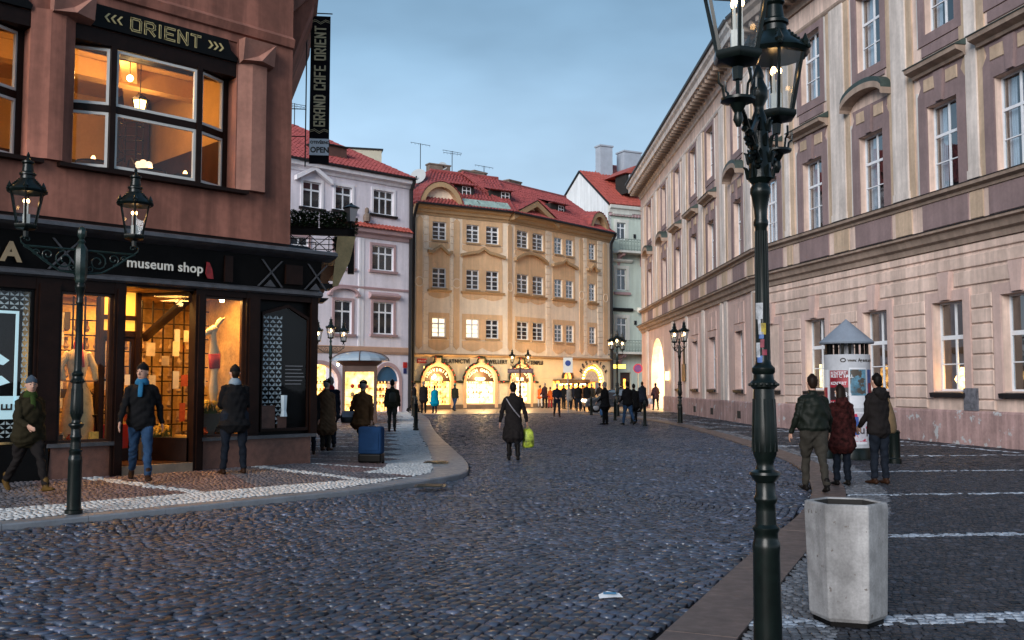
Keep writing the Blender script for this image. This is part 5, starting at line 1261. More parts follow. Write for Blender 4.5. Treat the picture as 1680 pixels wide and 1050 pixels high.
link('gown', MB().loft([((0,0,0.02),.27,.2),((0.03,0,0.35),.25,.19),((0.03,0,0.7),.20,.16),((0,0,0.95),.11,.10),((0,0,1.2),.17,.12),((0,0,1.38),.14,.09),((0,0,1.45),.05,.05)], 14).mesh('gown', M_gown, True), t_)
for s in (-1,1): link('sleeve', MB().loft([((s*.16,0,1.36),.055,.05),((s*.26,0,1.15),.06,.05),((s*.25,-.1,.95),.045,.04)], 8).mesh('s', M_gown, True), t_)
link('neckerchief', MB().loft([((0,-.01,1.40),.08,.07),((0,-.02,1.52),.07,.06),((0,-.0,1.60),.04,.04)], 8).loft([((0,-.09,1.40),.05,.02),((0.0,-.12,1.15),.07,.02)], 8).mesh('n', M_red, True), t_)
t_ = shopthing('chair', 'small black bentwood chair displayed beside the gown', 'chair', -3.85, 0.42, 0.82)
link('seat', MB().lathe([(0.12,0.36),(0.13,0.39)], 12).mesh('s', M_black), t_)
for k in range(4): link('leg', MB().tube([(0.1*math.cos(PI/4+k*PI/2),0.1*math.sin(PI/4+k*PI/2),0.36),(0.13*math.cos(PI/4+k*PI/2),0.13*math.sin(PI/4+k*PI/2),0)], 0.012, 5).mesh('l', M_black), t_)
link('backrest', MB().tube([(-.1,.08,.38),(-.1,.1,.7),(0,.11,.8),(.1,.1,.7),(.1,.08,.38)], 0.014, 6).mesh('b', M_black), t_)
t_ = shopthing('deer_figure', 'pale carved deer head figure with a red waistcoat in the right shop window', 'figure', -1.72, 0.42, 1.25)
M_pale = mat('pale carved wood', (0.62,0.48,0.28), 0.6, 0.12, 9)
link('body', MB().loft([((0,0,0.0),.03,.03),((0.0,0,0.35),.09,.07),((0,0,0.6),.06,.05),((0.02,0,0.78),.08,.06),((0,0,1.0),.10,.07),((-.02,0,1.25),.05,.05),((-.04,0,1.4),.07,.06)], 10).loft([((0.0,0,1.42),.07,.07),((-.13,0,1.36),.05,.05),((-.24,0,1.28),.03,.03)], 10, (0,1,0)).mesh('b', M_pale, True), t_)
link('waistcoat', MB().loft([((0.015,0,0.72),.10,.075),((0,0,0.98),.115,.082)], 10, round_ends=False).mesh('w', M_red, True), t_)
for s in (-1,1): link('ear', MB().loft([((0.03,s*.03,1.46),.03,.02),((0.10,s*.05,1.56),.035,.015),((0.15,s*.07,1.62),.01,.008)], 6).mesh('e', M_pale, True), t_)
def basket(x, y, z, lab, mcol):
    t_ = shopthing('flower_display', lab, 'flower display', x, y, z)
    link('planter', MB().box(-.26,.26,-.14,.14,0,0.34).box(-.28,.28,-.16,.16,0.34,0.37).mesh('p', mat('grey planter box', (0.10,0.085,0.07), 0.7, 0.2)), t_)
    mb = MB()
    for k in range(60): mb.ball((random.uniform(-.26,.26), random.uniform(-.15,.12), 0.40+random.random()*0.18), random.uniform(.015,.04), 6)
    link('flowers', mb.mesh('f', mcol), t_)
    mb = MB()
    for k in range(70):
        x0_, y0_ = random.uniform(-.26,.26), random.uniform(-.15,.12); mb.poly([(x0_,y0_,.34),(x0_+.03,y0_,.36),(x0_+random.uniform(-.06,.06),y0_,.5+random.random()*.12)])
    link('leaves', mb.mesh('l', mat('olive leaves', (0.07,0.09,0.02), 0.7, 0.3)), t_)
basket(-1.80, 0.36, 0.82, 'grey planter of yellow flowers in the right shop window', mat('yellow flowers', (0.65,0.42,0.06), 0.7, 0.3, 20))
basket(-2.55, 0.95, 0.42, 'planter of tall yellow green flowers inside the doorway glass', MATS['yellow flowers'])
M_goods = [mat('gilt souvenirs', (0.60,0.38,0.08), 0.4, 0.4, 20), mat('cream boxes', (0.6,0.5,0.33), 0.7, 0.2, 9), mat('rust red goods', (0.35,0.06,0.02), 0.7, 0.3, 9), mat('dark goods', (0.03,0.02,0.012), 0.5, 0.3, 9)]
for xa, xb in ((-4.45,-3.75),(-2.12,-1.42)):
    for k in range(34):
        x, y, s_ = random.uniform(xa, xb), random.uniform(0.2, 0.85), random.uniform(0.03, 0.07); mb = MB()
        if k % 3: mb.box(-s_,s_,-s_*.6,s_*.6,0,s_*random.uniform(.8,2.6))
        else: mb.lathe([(s_*.5,0),(s_,s_*.8),(s_*.4,s_*1.8),(s_*.55,s_*2.2)], 8)
        LB_.part(mb, 'souvenir', random.choice(M_goods), x=x, y=y, z=0.822)
for k in range(26):
    x = random.choice([random.uniform(-4.5,-3.7), random.uniform(-2.15,-1.45), random.uniform(-3.4,-2.5)]); y = random.uniform(1.0, 1.5); w, h = random.uniform(.07,.16), random.uniform(.1,.34)
    LB_.part(MB().box(-w/2,w/2,0,.02,0,h), 'hanging_print', random.choice(M_goods + [M_ivory]), x=x, y=y, z=random.uniform(1.0,2.8))
t_ = shopthing('table', 'low draped table with small boxes just inside the shop door', 'table', -3.05, 1.35, 0.41)
link('cloth', MB().box(-.3,.3,-.2,.2,0,.6).mesh('c', M_red), t_)
# white lattice display on the far left and the dark show case by the corner
M_latt = mat('white lattice', (0.48,0.58,0.64), 0.5, 0.1)
M_lattL = emis('bluish display glow', (0.35,0.62,0.75), 0.28, (0.5,0.6,0.65))  # faint emission stands in for bluish display lighting on boards and print
glazed(-7.4,-4.87,0.85,3.12, 0.04, M_black)
LB_.part(MB().box(-7.4,-4.87,0.5,0.55,0.85,3.12), 'display_back', M_black)
def lattice(mb, x0, x1, z0, z1, cw, ch, y):
    nx_, nz_ = max(1, round((x1-x0)/cw)), max(1, round((z1-z0)/ch)); cw, ch = (x1-x0)/nx_, (z1-z0)/nz_; t = 0.012
    for i in range(nx_):
        for j in range(nz_):
            a, b, c, d = x0+i*cw, x0+(i+1)*cw, z0+j*ch, z0+(j+1)*ch; m, n = (a+b)/2, (c+d)/2
            mb.extr([(m,y,n+ch*.06),(a+t,y,d-t),(a+t,y,c+ch*.55)], (0,-.008,0)); mb.extr([(m,y,n+ch*.06),(b-t,y,c+ch*.55),(b-t,y,d-t)], (0,-.008,0))
            mb.extr([(m,y,n-ch*.06),(a+t,y,c+t),(m-t,y,c+t)], (0,-.008,0)); mb.extr([(m,y,n-ch*.06),(m+t,y,c+t),(b-t,y,c+t)], (0,-.008,0))
mb = MB(); lattice(mb, -7.3,-4.92,2.80,3.07,0.14,0.14,0.09); lattice(mb, -5.02,-4.92,1.55,2.79,0.10,0.16,0.09); lattice(mb,-7.3,-4.92,0.90,1.16,0.14,0.13,0.09); LB_.part(mb, 'lattice', M_latt)
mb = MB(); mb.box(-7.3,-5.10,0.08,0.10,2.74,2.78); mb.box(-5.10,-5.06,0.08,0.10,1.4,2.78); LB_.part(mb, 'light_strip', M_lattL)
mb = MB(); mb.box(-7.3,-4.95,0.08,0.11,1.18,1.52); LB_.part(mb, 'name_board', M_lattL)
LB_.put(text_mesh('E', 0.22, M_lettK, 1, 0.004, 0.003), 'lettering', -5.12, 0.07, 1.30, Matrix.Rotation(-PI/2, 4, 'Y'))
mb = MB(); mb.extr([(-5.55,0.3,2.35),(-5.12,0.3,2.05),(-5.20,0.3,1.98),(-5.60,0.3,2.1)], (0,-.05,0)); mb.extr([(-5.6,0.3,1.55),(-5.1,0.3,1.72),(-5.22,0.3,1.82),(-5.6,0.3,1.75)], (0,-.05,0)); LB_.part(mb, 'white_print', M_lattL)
mb = MB(); mb.box(-1.10,-0.04,0.10,0.16,0.80,3.25); mb.box(-0.04,0.10,0,0.6,0.8,3.3); LB_.part(mb, 'showcase_back', M_black)
mb = MB(); o1 = [(-1.04,0.86),(-0.06,0.86),(-0.06,2.92),(-0.50,3.14),(-1.04,2.98)]; cx_, cz_ = -0.55, 1.95
for (xa, za), (xb, zb2) in zip(o1, o1[1:]+o1[:1]):
    f = 0.95; q = [(xa,za),(xb,zb2),(cx_+(xb-cx_)*f,cz_+(zb2-cz_)*f),(cx_+(xa-cx_)*f,cz_+(za-cz_)*f)]; mb.extr([(x,0.04,z) for x, z in q], (0,-0.05,0))
LB_.part(mb, 'showcase_frame', M_wood)
LB_.part(MB().extr([(x,0.03,z) for x, z in o1], (0,-0.008,0)), 'showcase_glass', glass('show case glass', (0.9,0.9,0.9), 0.22))
mb = MB(); lattice(mb, -0.98,-0.58,0.98,2.94,0.133,0.155,0.07); LB_.part(mb, 'lattice', M_latt)
mb = MB(); mb.box(-1.02,-0.72,0.05,0.09,0.9,1.32); mb.box(-0.66,-0.48,0.05,0.09,0.9,1.12); LB_.part(mb, 'pedestal', M_plinth)
LB_.part(MB().lathe([(0.07,0),(0.05,0.1),(0.065,0.38)], 6), 'white_vase', M_latt, x=-0.57, y=0.0, z=1.12)
mb = MB()
for k in range(6): mb.box(-0.54, -0.54+random.uniform(0.3,0.42), 0.012, 0.018, 2.02-k*0.065, 2.035-k*0.065)
LB_.part(mb, 'small_print', mat('faint white print', (0.16,0.16,0.17), 0.6, 0))
# the side of the house along the lane
F_S = Frame((-4.05, 17.65), (-0.23, 0.97)); LB_.F = F_S
F_S.M = F_S.M @ Matrix.Diagonal((1, -1, 1, 1))      # y outwards here
mb = MB(); mb.extr([(0,0,4.2),(13,0,4.2),(13,0,13.5),(0,0,13.5)], (0,-0.6,0)); LB_.part(mb, 'wall', M_red_pl)
mb = MB(); mb.extr([(0.15,0,0.0),(13,0,0.0),(13,0,4.2),(0.15,0,4.2)], (0,-0.5,0)); LB_.part(mb, 'wall', M_red_pl)
mb = MB(); mb.extr([(1.6,0,8.2),(1.6,0.42,9.4),(1.6,0.42,13.5),(1.6,0,13.5)], (3.2,0,0)); LB_.part(mb, 'oriel', M_red_pl)
mb = MB(); mb.extr([(1.5,0,9.15),(1.5,0.52,9.7),(1.5,0.52,9.85),(1.5,0,9.8)], (3.4,0,0)); LB_.part(mb, 'oriel_cornice', M_red_cap)
mb = MB(); mb.box(0.2, 4.2, -0.02, 0.30, 4.05, 4.2); mb.box(0.2,4.2,0.0,0.1,0.8,4.05); LB_.part(mb, 'side_shopfront', M_black)
# entrance portal with balcony
M_portal = mat('ochre brown portal plaster', (0.22,0.095,0.045), 0.85, 0.25, 2, 0.004, 20)
for x in (5.2, 9.0):
    mb = MB(); mb.extr([(x,0,1.2),(x,0.20,1.2),(x,0.42,2.9),(x,0.95,4.15),(x,1.15,4.5),(x,0,4.5)], (0.45,0,0)); LB_.part(mb, 'portal_bracket', M_portal)
    mb = MB(); mb.extr([(x-0.05,0,3.95),(x-0.05,0.98,3.95),(x-0.05,1.12,4.06),(x-0.05,0,4.1)], (0.55,0,0)); LB_.part(mb, 'bracket_moulding', M_gutter)
mb = MB(); mb.box(5.0, 9.8, 0, 1.42, 4.62, 4.78); LB_.part(mb, 'balcony', M_wood)
M_sail = mat('sand coloured awning cloth', (0.62,0.42,0.20), 0.9, 0.2, 4)
LB_.part(MB().extr([(4.97,1.02,4.0),(4.97,1.15,4.0),(4.97,1.42,4.6),(4.97,1.55,5.18),(4.97,1.12,5.18)], (0.03,0,0)), 'awning_cloth', M_sail)
mb = MB(); mb.box(5.0, 9.8, 1.36, 1.52, 5.20, 5.36); LB_.part(mb, 'rail_beam', M_wood)
mb = MB(); mb.box(5.0, 5.16, 0, 1.52, 5.20, 5.36); LB_.part(mb, 'rail_beam', M_wood)
mb = MB(); mb.box(5.0, 5.14, 1.38, 1.52, 4.3, 5.2); LB_.part(mb, 'corner_post', M_wood)
mb = MB()
def bar(p, q, r=0.011): mb.tube([p, q], r, 4)
for k in range(3):
    y0_ = 0.05+k*0.44; y1_ = y0_+0.44
    bar((5.04,y0_,4.8),(5.04,y0_,5.2)); bar((5.04,y0_,4.8),(5.04,y1_,5.18)); bar((5.04,y0_,5.18),(5.04,y1_,4.8))
bar((5.04,0,4.98),(5.04,1.38,4.98)); bar((5.04,0,5.10),(5.04,1.38,5.10)); bar((5.04,0,4.86),(5.04,1.38,4.86))
for k in range(11): bar((5.1+k*0.45,1.45,4.8),(5.1+k*0.45,1.45,5.2))
bar((5.0,1.45,4.98),(9.8,1.45,4.98))
LB_.part(mb, 'balcony_railing', M_wood)
mb = MB(); mb.tube([(5.6,0.3,4.8),(5.6,0.3,5.1),(5.6,0.65,5.1),(5.6,0.65,4.8)], 0.02, 5); mb.tube([(5.6,0.3,5.1),(5.6,0.32,5.18)], 0.02, 5); LB_.part(mb, 'chair_frame', M_lettW)
def planter(M, lab, L):
    o = tag(empty('balcony_planter', (0,0,0)), lab, 'planter', 'planters along the balcony rail'); o.matrix_basis = M
    link('trough', MB().box(0,L,-0.13,0.13,0,0.10).mesh('t', M_wood), o)
    mb = MB()
    for k in range(1900):
        a, b, h = random.uniform(0,L), random.uniform(-.22,.22), random.random()**1.2*0.38+0.02; an = random.uniform(0,2*PI); l = random.uniform(.04,.09)
        c = Vector((a,b,h)); u = Vector((math.cos(an),math.sin(an),random.uniform(-.4,.8)))*l; v = Vector((-math.sin(an),math.cos(an),random.uniform(-.3,.3)))*l*.35
        mb.poly([c-u*.5, c+v, c+u*.6, c-v])
    for k in range(14):
        a = random.uniform(0,L); mb.tube([(a,0,.08),(a+random.uniform(-.1,.1),random.uniform(-.1,.1),.36)], 0.005, 3)
    link('foliage', mb.mesh('foliage', mat('dark balcony leaves', (0.055,0.085,0.030), 0.7, 0.4, 9)), o)
RY = Matrix.Rotation(PI/2, 4, 'Z')
planter(F_S.M @ Matrix.Translation((5.08,0.02,5.36)) @ RY, 'leafy planter on the balcony end rail against the red brown wall', 0.66)
planter(F_S.M @ Matrix.Translation((5.08,0.72,5.36)) @ RY, 'leafy planter on the balcony end rail beside the small lantern', 0.60)
planter(F_S.M @ Matrix.Translation((5.6,1.44,5.36)), 'leafy planter on the long balcony rail above the lane, nearer one', 1.6)
planter(F_S.M @ Matrix.Translation((7.6,1.44,5.36)), 'leafy planter on the long balcony rail above the lane, farther one', 1.6)
# ---------------------------------------------------------------- street lamps
def lantern_meshes(far=False):
    r0, r1, h = 0.122, 0.205, 0.43
    mb = MB(); n = 6
    def hx(r, k, z): a = PI/6+2*PI*k/6; return (r*math.cos(a), r*math.sin(a), z)
    mb.lathe([(0.03,-0.13),(0.035,-0.06),(0.05,-0.05),(0.13,-0.03),(0.145,-0.01),(0.145,0.02),(0.125,0.025)], 6, ph=PI/6)
    for k in range(6):
        mb.tube([hx(r0-0.004,k,0.02), hx(r1-0.004,k,h)], 0.013, 4); mb.tube([hx(r1,k,h), hx(r1,(k+1)%6,h)], 0.016, 4)
    mb.lathe([(r1+0.012,h-0.02),(r1+0.03,h+0.01),(r1+0.02,h+0.03),(0.15,h+0.09),(0.115,h+0.14),(0.085,h+0.16),(0.082,h+0.20),(0.098,h+0.21),(0.098,h+0.23),(0.070,h+0.25),(0.058,h+0.34),(0.075,h+0.36),(0.072,h+0.38),(0.030,h+0.40),(0.014,h+0.43),(0.022,h+0.455),(0.004,h+0.50)], 6 if far else 12, ph=PI/6)
    for k in range(6):
        x, y, z = hx(r1+0.012, k, h+0.02); mb.lathe([(0.024,0),(0.032,0.025),(0.018,0.05),(0.004,0.085)], 6, (x,y,z))
        if not far:
            x, y, z = hx(r1+0.035, k, h+0.012); mb.ball((x,y,z), 0.018, 6)
            a = PI/6+2*PI*k/6
            for q in range(5): mb.ball(((0.19-q*0.022)*math.cos(a), (0.19-q*0.022)*math.sin(a), h+0.055+q*0.022), 0.016, 6)
    frame = mb.mesh('lantern', M_iron, 'auto')
    def pane(k):
        p = MB(); a, b, c, d = (Vector(hx(r0-0.006,k,0.03)), Vector(hx(r0-0.006,(k+1)%6,0.03)), Vector(hx(r1-0.006,(k+1)%6,h-0.01)), Vector(hx(r1-0.006,k,h-0.01)))
        n_ = (b-a).cross(d-a).normalized()*0.003; p.extr([a,b,c,d], n_); return p
    panes = [pane(k).mesh('pane', M_lglass) for k in range(6)] if not far else None
    if far:
        p = MB()
        for k in range(6):
            q = pane(k); o = len(p.v); p.v += q.v; p.f += [tuple(i+o for i in f) for f in q.f]; p.m += q.m
        panes = [p.mesh('pane', M_lglass)]
    m = MB(); m.tube([(0,0,0.02),(0,0,0.25)], 0.009, 6); m.box(-0.035,0.035,-0.03,0.03,0.025,0.15)
    for k in range(3): a = 2*PI*k/3; m.tube([(0.028*math.cos(a),0.028*math.sin(a),0.04),(0.028*math.cos(a),0.028*math.sin(a),0.30)], 0.007, 5); 
    burner = m.mesh('burner', M_porc)
    m = MB(); sz = 0.017 if not far else 0.05
    for k in range(3 if not far else 1): a = 2*PI*k/3; m.ball((0.028*math.cos(a) if not far else 0,0.028*math.sin(a) if not far else 0,0.315), sz, 8, 1.4)
    glow = m.mesh('mantle', M_mantle2 if far else M_mantle)
    return frame, panes, burner, glow
LN, LF = lantern_meshes(False), lantern_meshes(True)
def add_lantern(root, loc, far, rz=0.0):
    fr, pn, bu, gl = LF if far else LN
    o = link('lantern', fr, root, loc=loc, rz=rz)
    for p in pn: link('pane', p, o)
    link('burner', bu, o); link('mantle', gl, o); return o
def street_lamp(loc, rz, kind, label, far=True, spread=0.66, top=3.42):
    root = empty('street_lamp', loc, rz); tag(root, label, 'street lamp', 'green iron gas street lamps')
    k = top/3.42; n = 12 if far else 28
    prof = [(0.120,0.0),(0.120,0.04),(0.096,0.05),(0.090,0.62),(0.094,0.66),(0.090,0.69),(0.080,0.71),(0.080,0.75),(0.090,0.765),(0.090,0.78),(0.070,0.80),(0.066,0.88),(0.064,0.92),(0.078,0.94),(0.078,0.96),(0.066,0.98),(0.064,1.05),(0.090,1.08),(0.104,1.10),(0.100,1.115),(0.066,1.13),(0.055,1.16),(0.064,1.19),(0.078,1.22),(0.086,1.30),(0.082,1.40),(0.072,1.58),(0.070,1.62),(0.090,1.635),(0.092,1.66),(0.070,1.68),(0.066,1.71),(0.078,1.725),(0.078,1.75),(0.056,1.77),(0.048,1.80),(0.043,2.20),(0.040,2.62),(0.050,2.64),(0.050,2.66),(0.042,2.68),(0.046,2.74),(0.062,2.82),(0.070,2.84),(0.070,2.87),(0.055,2.89),(0.055,2.93)]
    prof = [(r*(1.15 if far else 0.90), z*k) for r, z in prof]
    mb = MB(); mb.lathe(prof, n)
    if not far:
        for j in range(14):
            a = 2*PI*j/14; mb.tube([(0.074*math.cos(a),0.074*math.sin(a),1.24),(0.064*math.cos(a),0.064*math.sin(a),1.56)], 0.007, 4)
        for j in range(16):
            a = 2*PI*j/16; mb.tube([(0.042*math.cos(a),0.042*math.sin(a),1.80),(0.037*math.cos(a),0.037*math.sin(a),2.60)], 0.004, 4)
            mb.ball((0.086*math.cos(a),0.086*math.sin(a),1.648), 0.010, 6)
    link('post', mb.mesh('post', M_iron, 'auto'), root)
    z0 = 2.90*k
    if kind == 'rising':
        mb = MB(); mb.lathe([(0.055,z0),(0.078,z0+0.03),(0.070,z0+0.1),(0.060,z0+0.28),(0.045,z0+0.42),(0.030,z0+0.46),(0.030,z0+0.49),(0.055,z0+0.54),(0.055,z0+0.60),(0.030,z0+0.66),(0.036,z0+0.68),(0.026,z0+0.72),(0.012,z0+0.75)], n)
        if not far:
            for q in range(4):
                for j in range(7):
                    a = 2*PI*(j+0.5*(q%2))/7; r = 0.072-q*0.006; mb.loft([((r*math.cos(a),r*math.sin(a),z0+0.03+q*0.1),.018,.010),(((r+.016)*math.cos(a),(r+.016)*math.sin(a),z0+0.09+q*0.1),.012,.010),(((r+.03)*math.cos(a),(r+.03)*math.sin(a),z0+0.10+q*0.1),.006,.006)], 5)
        link('capital', mb.mesh('capital', M_iron, 'auto'), root)
        for s in (-1, 1):
            mb = MB(); pts = [(0,0.0,z0+0.12),(0,s*0.16,z0+0.16),(0,s*0.34,z0+0.22),(0,s*0.50,z0+0.30),(0,s*spread,z0+0.34)]
            mb.tube(pts, 0.026, 8, 0.018); mb.tube([(0,s*0.03,z0+0.42),(0,s*0.25,z0+0.26),(0,s*0.45,z0+0.24)], 0.018, 6)
            mb.lathe([(0.012,0.20),(0.03,0.24),(0.022,0.28),(0.05,0.33),(0.10,0.345),(0.10,0.36),(0.02,0.37)], 10, (0,s*spread,z0))
            for q in range(4):
                a = PI/4+q*PI/2; c_, s_ = math.cos(a), math.sin(a)
                mb.tube([(0.09*c_,s*spread+0.09*s_,z0+0.355),(0.10*c_,s*spread+0.10*s_,z0+0.42),(0.125*c_,s*spread+0.125*s_,z0+0.44),(0.125*c_,s*spread+0.125*s_,z0+0.50)], 0.008, 5)
            mb.tube([(0,s*spread,z0+0.36),(0,s*spread,z0+0.50)], 0.012, 6)
            for q in range(9): mb.ball((0.02*math.sin(q*2), s*(0.08+q*0.045), z0+0.10+q*0.018), 0.022, 6)
            link('arm', mb.mesh('arm', M_iron, 'auto'), root)
            add_lantern(root, (0, s*spread, z0+0.60), far, 0.3)
    else:
        mb = MB(); mb.lathe([(0.055,z0),(0.075,z0+0.05),(0.07,z0+0.08),(0.080,z0+0.10),(0.080,z0+0.42),(0.06,z0+0.46),(0.035,z0+0.50),(0.05,z0+0.53),(0.03,z0+0.56),(0.055,z0+0.61),(0.058,z0+0.66),(0.035,z0+0.71),(0.01,z0+0.73)], 8 if not far else 8, ph=PI/8)
        link('capital', mb.mesh('capital', M_ironhi, 'auto'), root)
        dirs = (-1, 1)
        for s in dirs:
            mb = MB(); mb.tube([(0,s*0.06,z0+0.42),(0,s*spread,z0+0.42)], 0.014, 6)
            mb.tube([(0,s*0.07,z0+0.12),(0,s*0.25,z0+0.14),(0,s*0.45,z0+0.26),(0,s*0.60,z0+0.38),(0,s*(spread+0.02),z0+0.42)], 0.014, 6)
            def spiral(cy, cz, R, t0, turns, w):
                return [(0, s*(cy+R*(1-0.75*i/16)*math.cos(t0+w*turns*2*PI*i/16)), cz+R*(1-0.75*i/16)*math.sin(t0+w*turns*2*PI*i/16)) for i in range(17)]
            mb.tube(spiral(0.20, z0+0.28, 0.12, PI*0.5, 1.4, -1), 0.010, 5); mb.tube(spiral(0.40, z0+0.33, 0.075, -PI*0.5, 1.3, 1), 0.008, 5)
            mb.tube(spiral(0.54, z0+0.345, 0.045, PI, 1.3, -1), 0.007, 5); mb.tube(spiral(0.11, z0+0.19, 0.05, PI, 1.2, 1), 0.007, 5)
            mb.tube([(0,s*spread,z0+0.42),(0,s*(spread+0.05),z0+0.46),(0,s*(spread+0.06),z0+0.51),(0,s*spread,z0+0.55),(0,s*spread,z0+0.60)], 0.010, 6)
            mb.tube(spiral(spread-0.02, z0+0.50, 0.04, 0, 1.0, 1), 0.007, 5)
            link('arm', mb.mesh('arm', M_ironhi, 'auto'), root)
            add_lantern(root, (0, s*spread, z0+0.66), far, 0.2)
        if kind == 'triple':
            add_lantern(root, (0, 0, z0+0.80), far, 0.2)
    return root
lampN = street_lamp((1.55, 6.02, ZR+0.006), -math.atan2(0.58, 1.28), 'rising', 'tall gas lamp with stickers on its post beside the concrete litter bin', far=False)
M_stk = [mat('sticker paper white', (0.35,0.36,0.38), 0.6, 0.5, 25), mat('sticker yellow', (0.28,0.21,0.02), 0.6, 0.5, 25), mat('sticker red', (0.18,0.02,0.04), 0.6, 0.5, 25), mat('sticker blue', (0.06,0.12,0.30), 0.6, 0.5, 25)]
for (z, a, w, h, m, sk) in ((2.10,-1.9,0.05,0.10,0,0.2),(1.99,-1.35,0.035,0.07,1,0),(2.02,-1.75,0.02,0.13,0,-0.5),(1.86,-2.1,0.03,0.09,0,0.0),(1.845,-1.2,0.03,0.035,2,0),(1.80,-1.9,0.035,0.05,3,0.2),(1.95,-1.6,0.03,0.04,3,0.1),(1.90,-1.5,0.025,0.05,2,0.1)):
    mb = MB(); n = 5; r = 0.0465
    pts = [[(r*math.cos(a+(k/n-.5)*w/r+sk*0.3*j), r*math.sin(a+(k/n-.5)*w/r+sk*0.3*j), z+(j-.5)*h) for k in range(n+1)] for j in (0, 1)]
    for k in range(n): mb.extr([pts[0][k], pts[0][k+1], pts[1][k+1], pts[1][k]], (0.0008*math.cos(a),0.0008*math.sin(a),0))
    link('sticker', mb.mesh('sticker', M_stk[m]), lampN)
lampL = street_lamp((-5.50, 12.37, 0.08), -math.atan2(1.0, 0.85), 'scroll', 'two lantern gas lamp with scrolled arms in front of the museum shop', far=False)
p = survey(1116, 694, ZR); street_lamp((p.x, p.y, ZR), 0.35, 'rising', 'two lantern gas lamp on the right pavement in front of the pink palace', top=3.5, spread=0.42)
p = survey(541, 693, 0.06); street_lamp((p.x, p.y, 0.06), -1.25, 'triple', 'gas lamp with three lanterns between the shop corner and the glass roofed kiosk', spread=0.56)
street_lamp((0.55, 66.5, 0.02), -1.5, 'rising', 'two lantern gas lamp in front of the middle jewellery arch of the ochre house', spread=0.54, top=3.1)
street_lamp((5.6, 52.0, ZR), -1.0, 'triple', 'gas lamp with yellow light beneath it beside the bollards and the mint green house', spread=0.36)

# ---------------------------------------------------------------- concrete litter bin
M_conc = mat('exposed aggregate concrete', (0.33,0.32,0.32), 0.95, 0.26, 7, 0.014, 70, streak=0.35, patch=((0.14,0.12,0.11), 0.64, 13))
bn = empty('litter_bin', (2.36, 6.97, ZR), 0.22); tag(bn, 'six sided concrete litter bin beside the tall lamp post in front', 'litter bin')
mb = MB(); ph = 0.52
mb.lathe([(0.245,0.035),(0.262,0.06),(0.283,0.79),(0.278,0.825),(0.266,0.835),(0.238,0.832),(0.237,0.822)], 6, ph=ph, caps=False)
o = link('shell', mb.mesh('shell', M_conc), bn)
bv = o.modifiers.new('soft edges', 'BEVEL'); bv.width = 0.012; bv.segments = 2; bv.limit_method = 'ANGLE'
link('base', MB().lathe([(0.235,0.0),(0.235,0.04)], 6, ph=ph).mesh('base', M_black), bn)
link('shade_liner', MB().lathe([(0.20,0.3),(0.236,0.823)], 6, ph=ph, caps=False).mesh('shade_liner', M_dark), bn)  # dark colour up to the rim stands in for shade inside

# ---------------------------------------------------------------- advertising column
AC = survey(1393, 752, ZR)
ac = empty('advertising_column', (AC.x, AC.y, ZR)); tag(ac, 'round poster column with a grey cone roof on the right pavement', 'advertising column')
M_post = mat('pasted white paper', (0.36,0.37,0.40), 0.75, 0.12, 6, 0.002, 25)
link('drum', MB().lathe([(0.50,0.0),(0.50,2.32),(0.49,2.34)], 40).mesh('drum', M_post, 'auto'), ac)
link('foot', MB().lathe([(0.55,0.0),(0.55,0.22),(0.53,0.25),(0.50,0.26)], 40, caps=False).mesh('foot', M_iron, 'auto'), ac)
mb = MB()
for k in range(18): a = 2*PI*k/18; mb.X = Matrix.Rotation(a, 4, 'Z'); mb.box(0.42,0.47,-0.028,0.028,2.34,2.60)
link('slats', mb.mesh('slats', M_black), ac)
link('core', MB().lathe([(0.16,2.3),(0.16,2.62)], 16).mesh('core', M_post), ac)
mb = MB(); mb.lathe([(0.40,2.58),(0.585,2.585),(0.60,2.62),(0.585,2.64),(0.02,3.14),(0.004,3.16)], 40); link('cone_roof', mb.mesh('cone_roof', mat('grey slate blue cone', (0.19,0.22,0.27), 0.6, 0.12, 3, 0.002, 60), 'auto'), ac)
def poster(a0, a1, z0, z1, m, r=0.503, name='poster', n=8):
    mb = MB()
    for k in range(n):
        t0, t1 = a0+(a1-a0)*k/n, a0+(a1-a0)*(k+1)/n
        mb.extr([(r*math.cos(t0),r*math.sin(t0),z0),(r*math.cos(t1),r*math.sin(t1),z0),(r*math.cos(t1),r*math.sin(t1),z1),(r*math.cos(t0),r*math.sin(t0),z1)], (0.0015*math.cos(t0),0.0015*math.sin(t0),0))
    return link(name, mb.mesh(name, m), ac)
face = math.atan2(-AC.y, -AC.x)     # towards the street corner
M_pr = mat('poster red', (0.24,0.010,0.022), 0.5, 0.5, 5); M_pk = mat('poster black', (0.02,0.012,0.014), 0.5, 0.3, 9)
M_pb = mat('poster sea picture', (0.07,0.17,0.24), 0.5, 0.5, 3.5, patch=((0.06,0.05,0.04), 0.53, 5)); M_pw = mat('poster white', (0.55,0.56,0.6), 0.6, 0.08)
M_pm = mat('poster swirl print', (0.45,0.43,0.48), 0.5, 0.2, 3, patch=((0.40,0.02,0.06), 0.50, 3.0)); M_pu = mat('poster blue print', (0.03,0.07,0.25), 0.5, 0.3, 3)
poster(face-0.82, face+0.04, 1.08, 1.98, M_pr); poster(face-0.82, face+0.04, 1.32, 1.60, M_pk, 0.505)
poster(face+0.08, face+0.92, 1.14, 2.04, M_pw); poster(face+0.12, face+0.88, 1.42, 2.0, M_pb, 0.5055)
poster(face+0.08, face+0.88, 0.34, 1.06, M_pw); poster(face+0.10, face+0.86, 0.40, 1.02, M_pm, 0.5055); poster(face+0.1, face+0.45, 0.55, 0.95, M_pu, 0.5075)
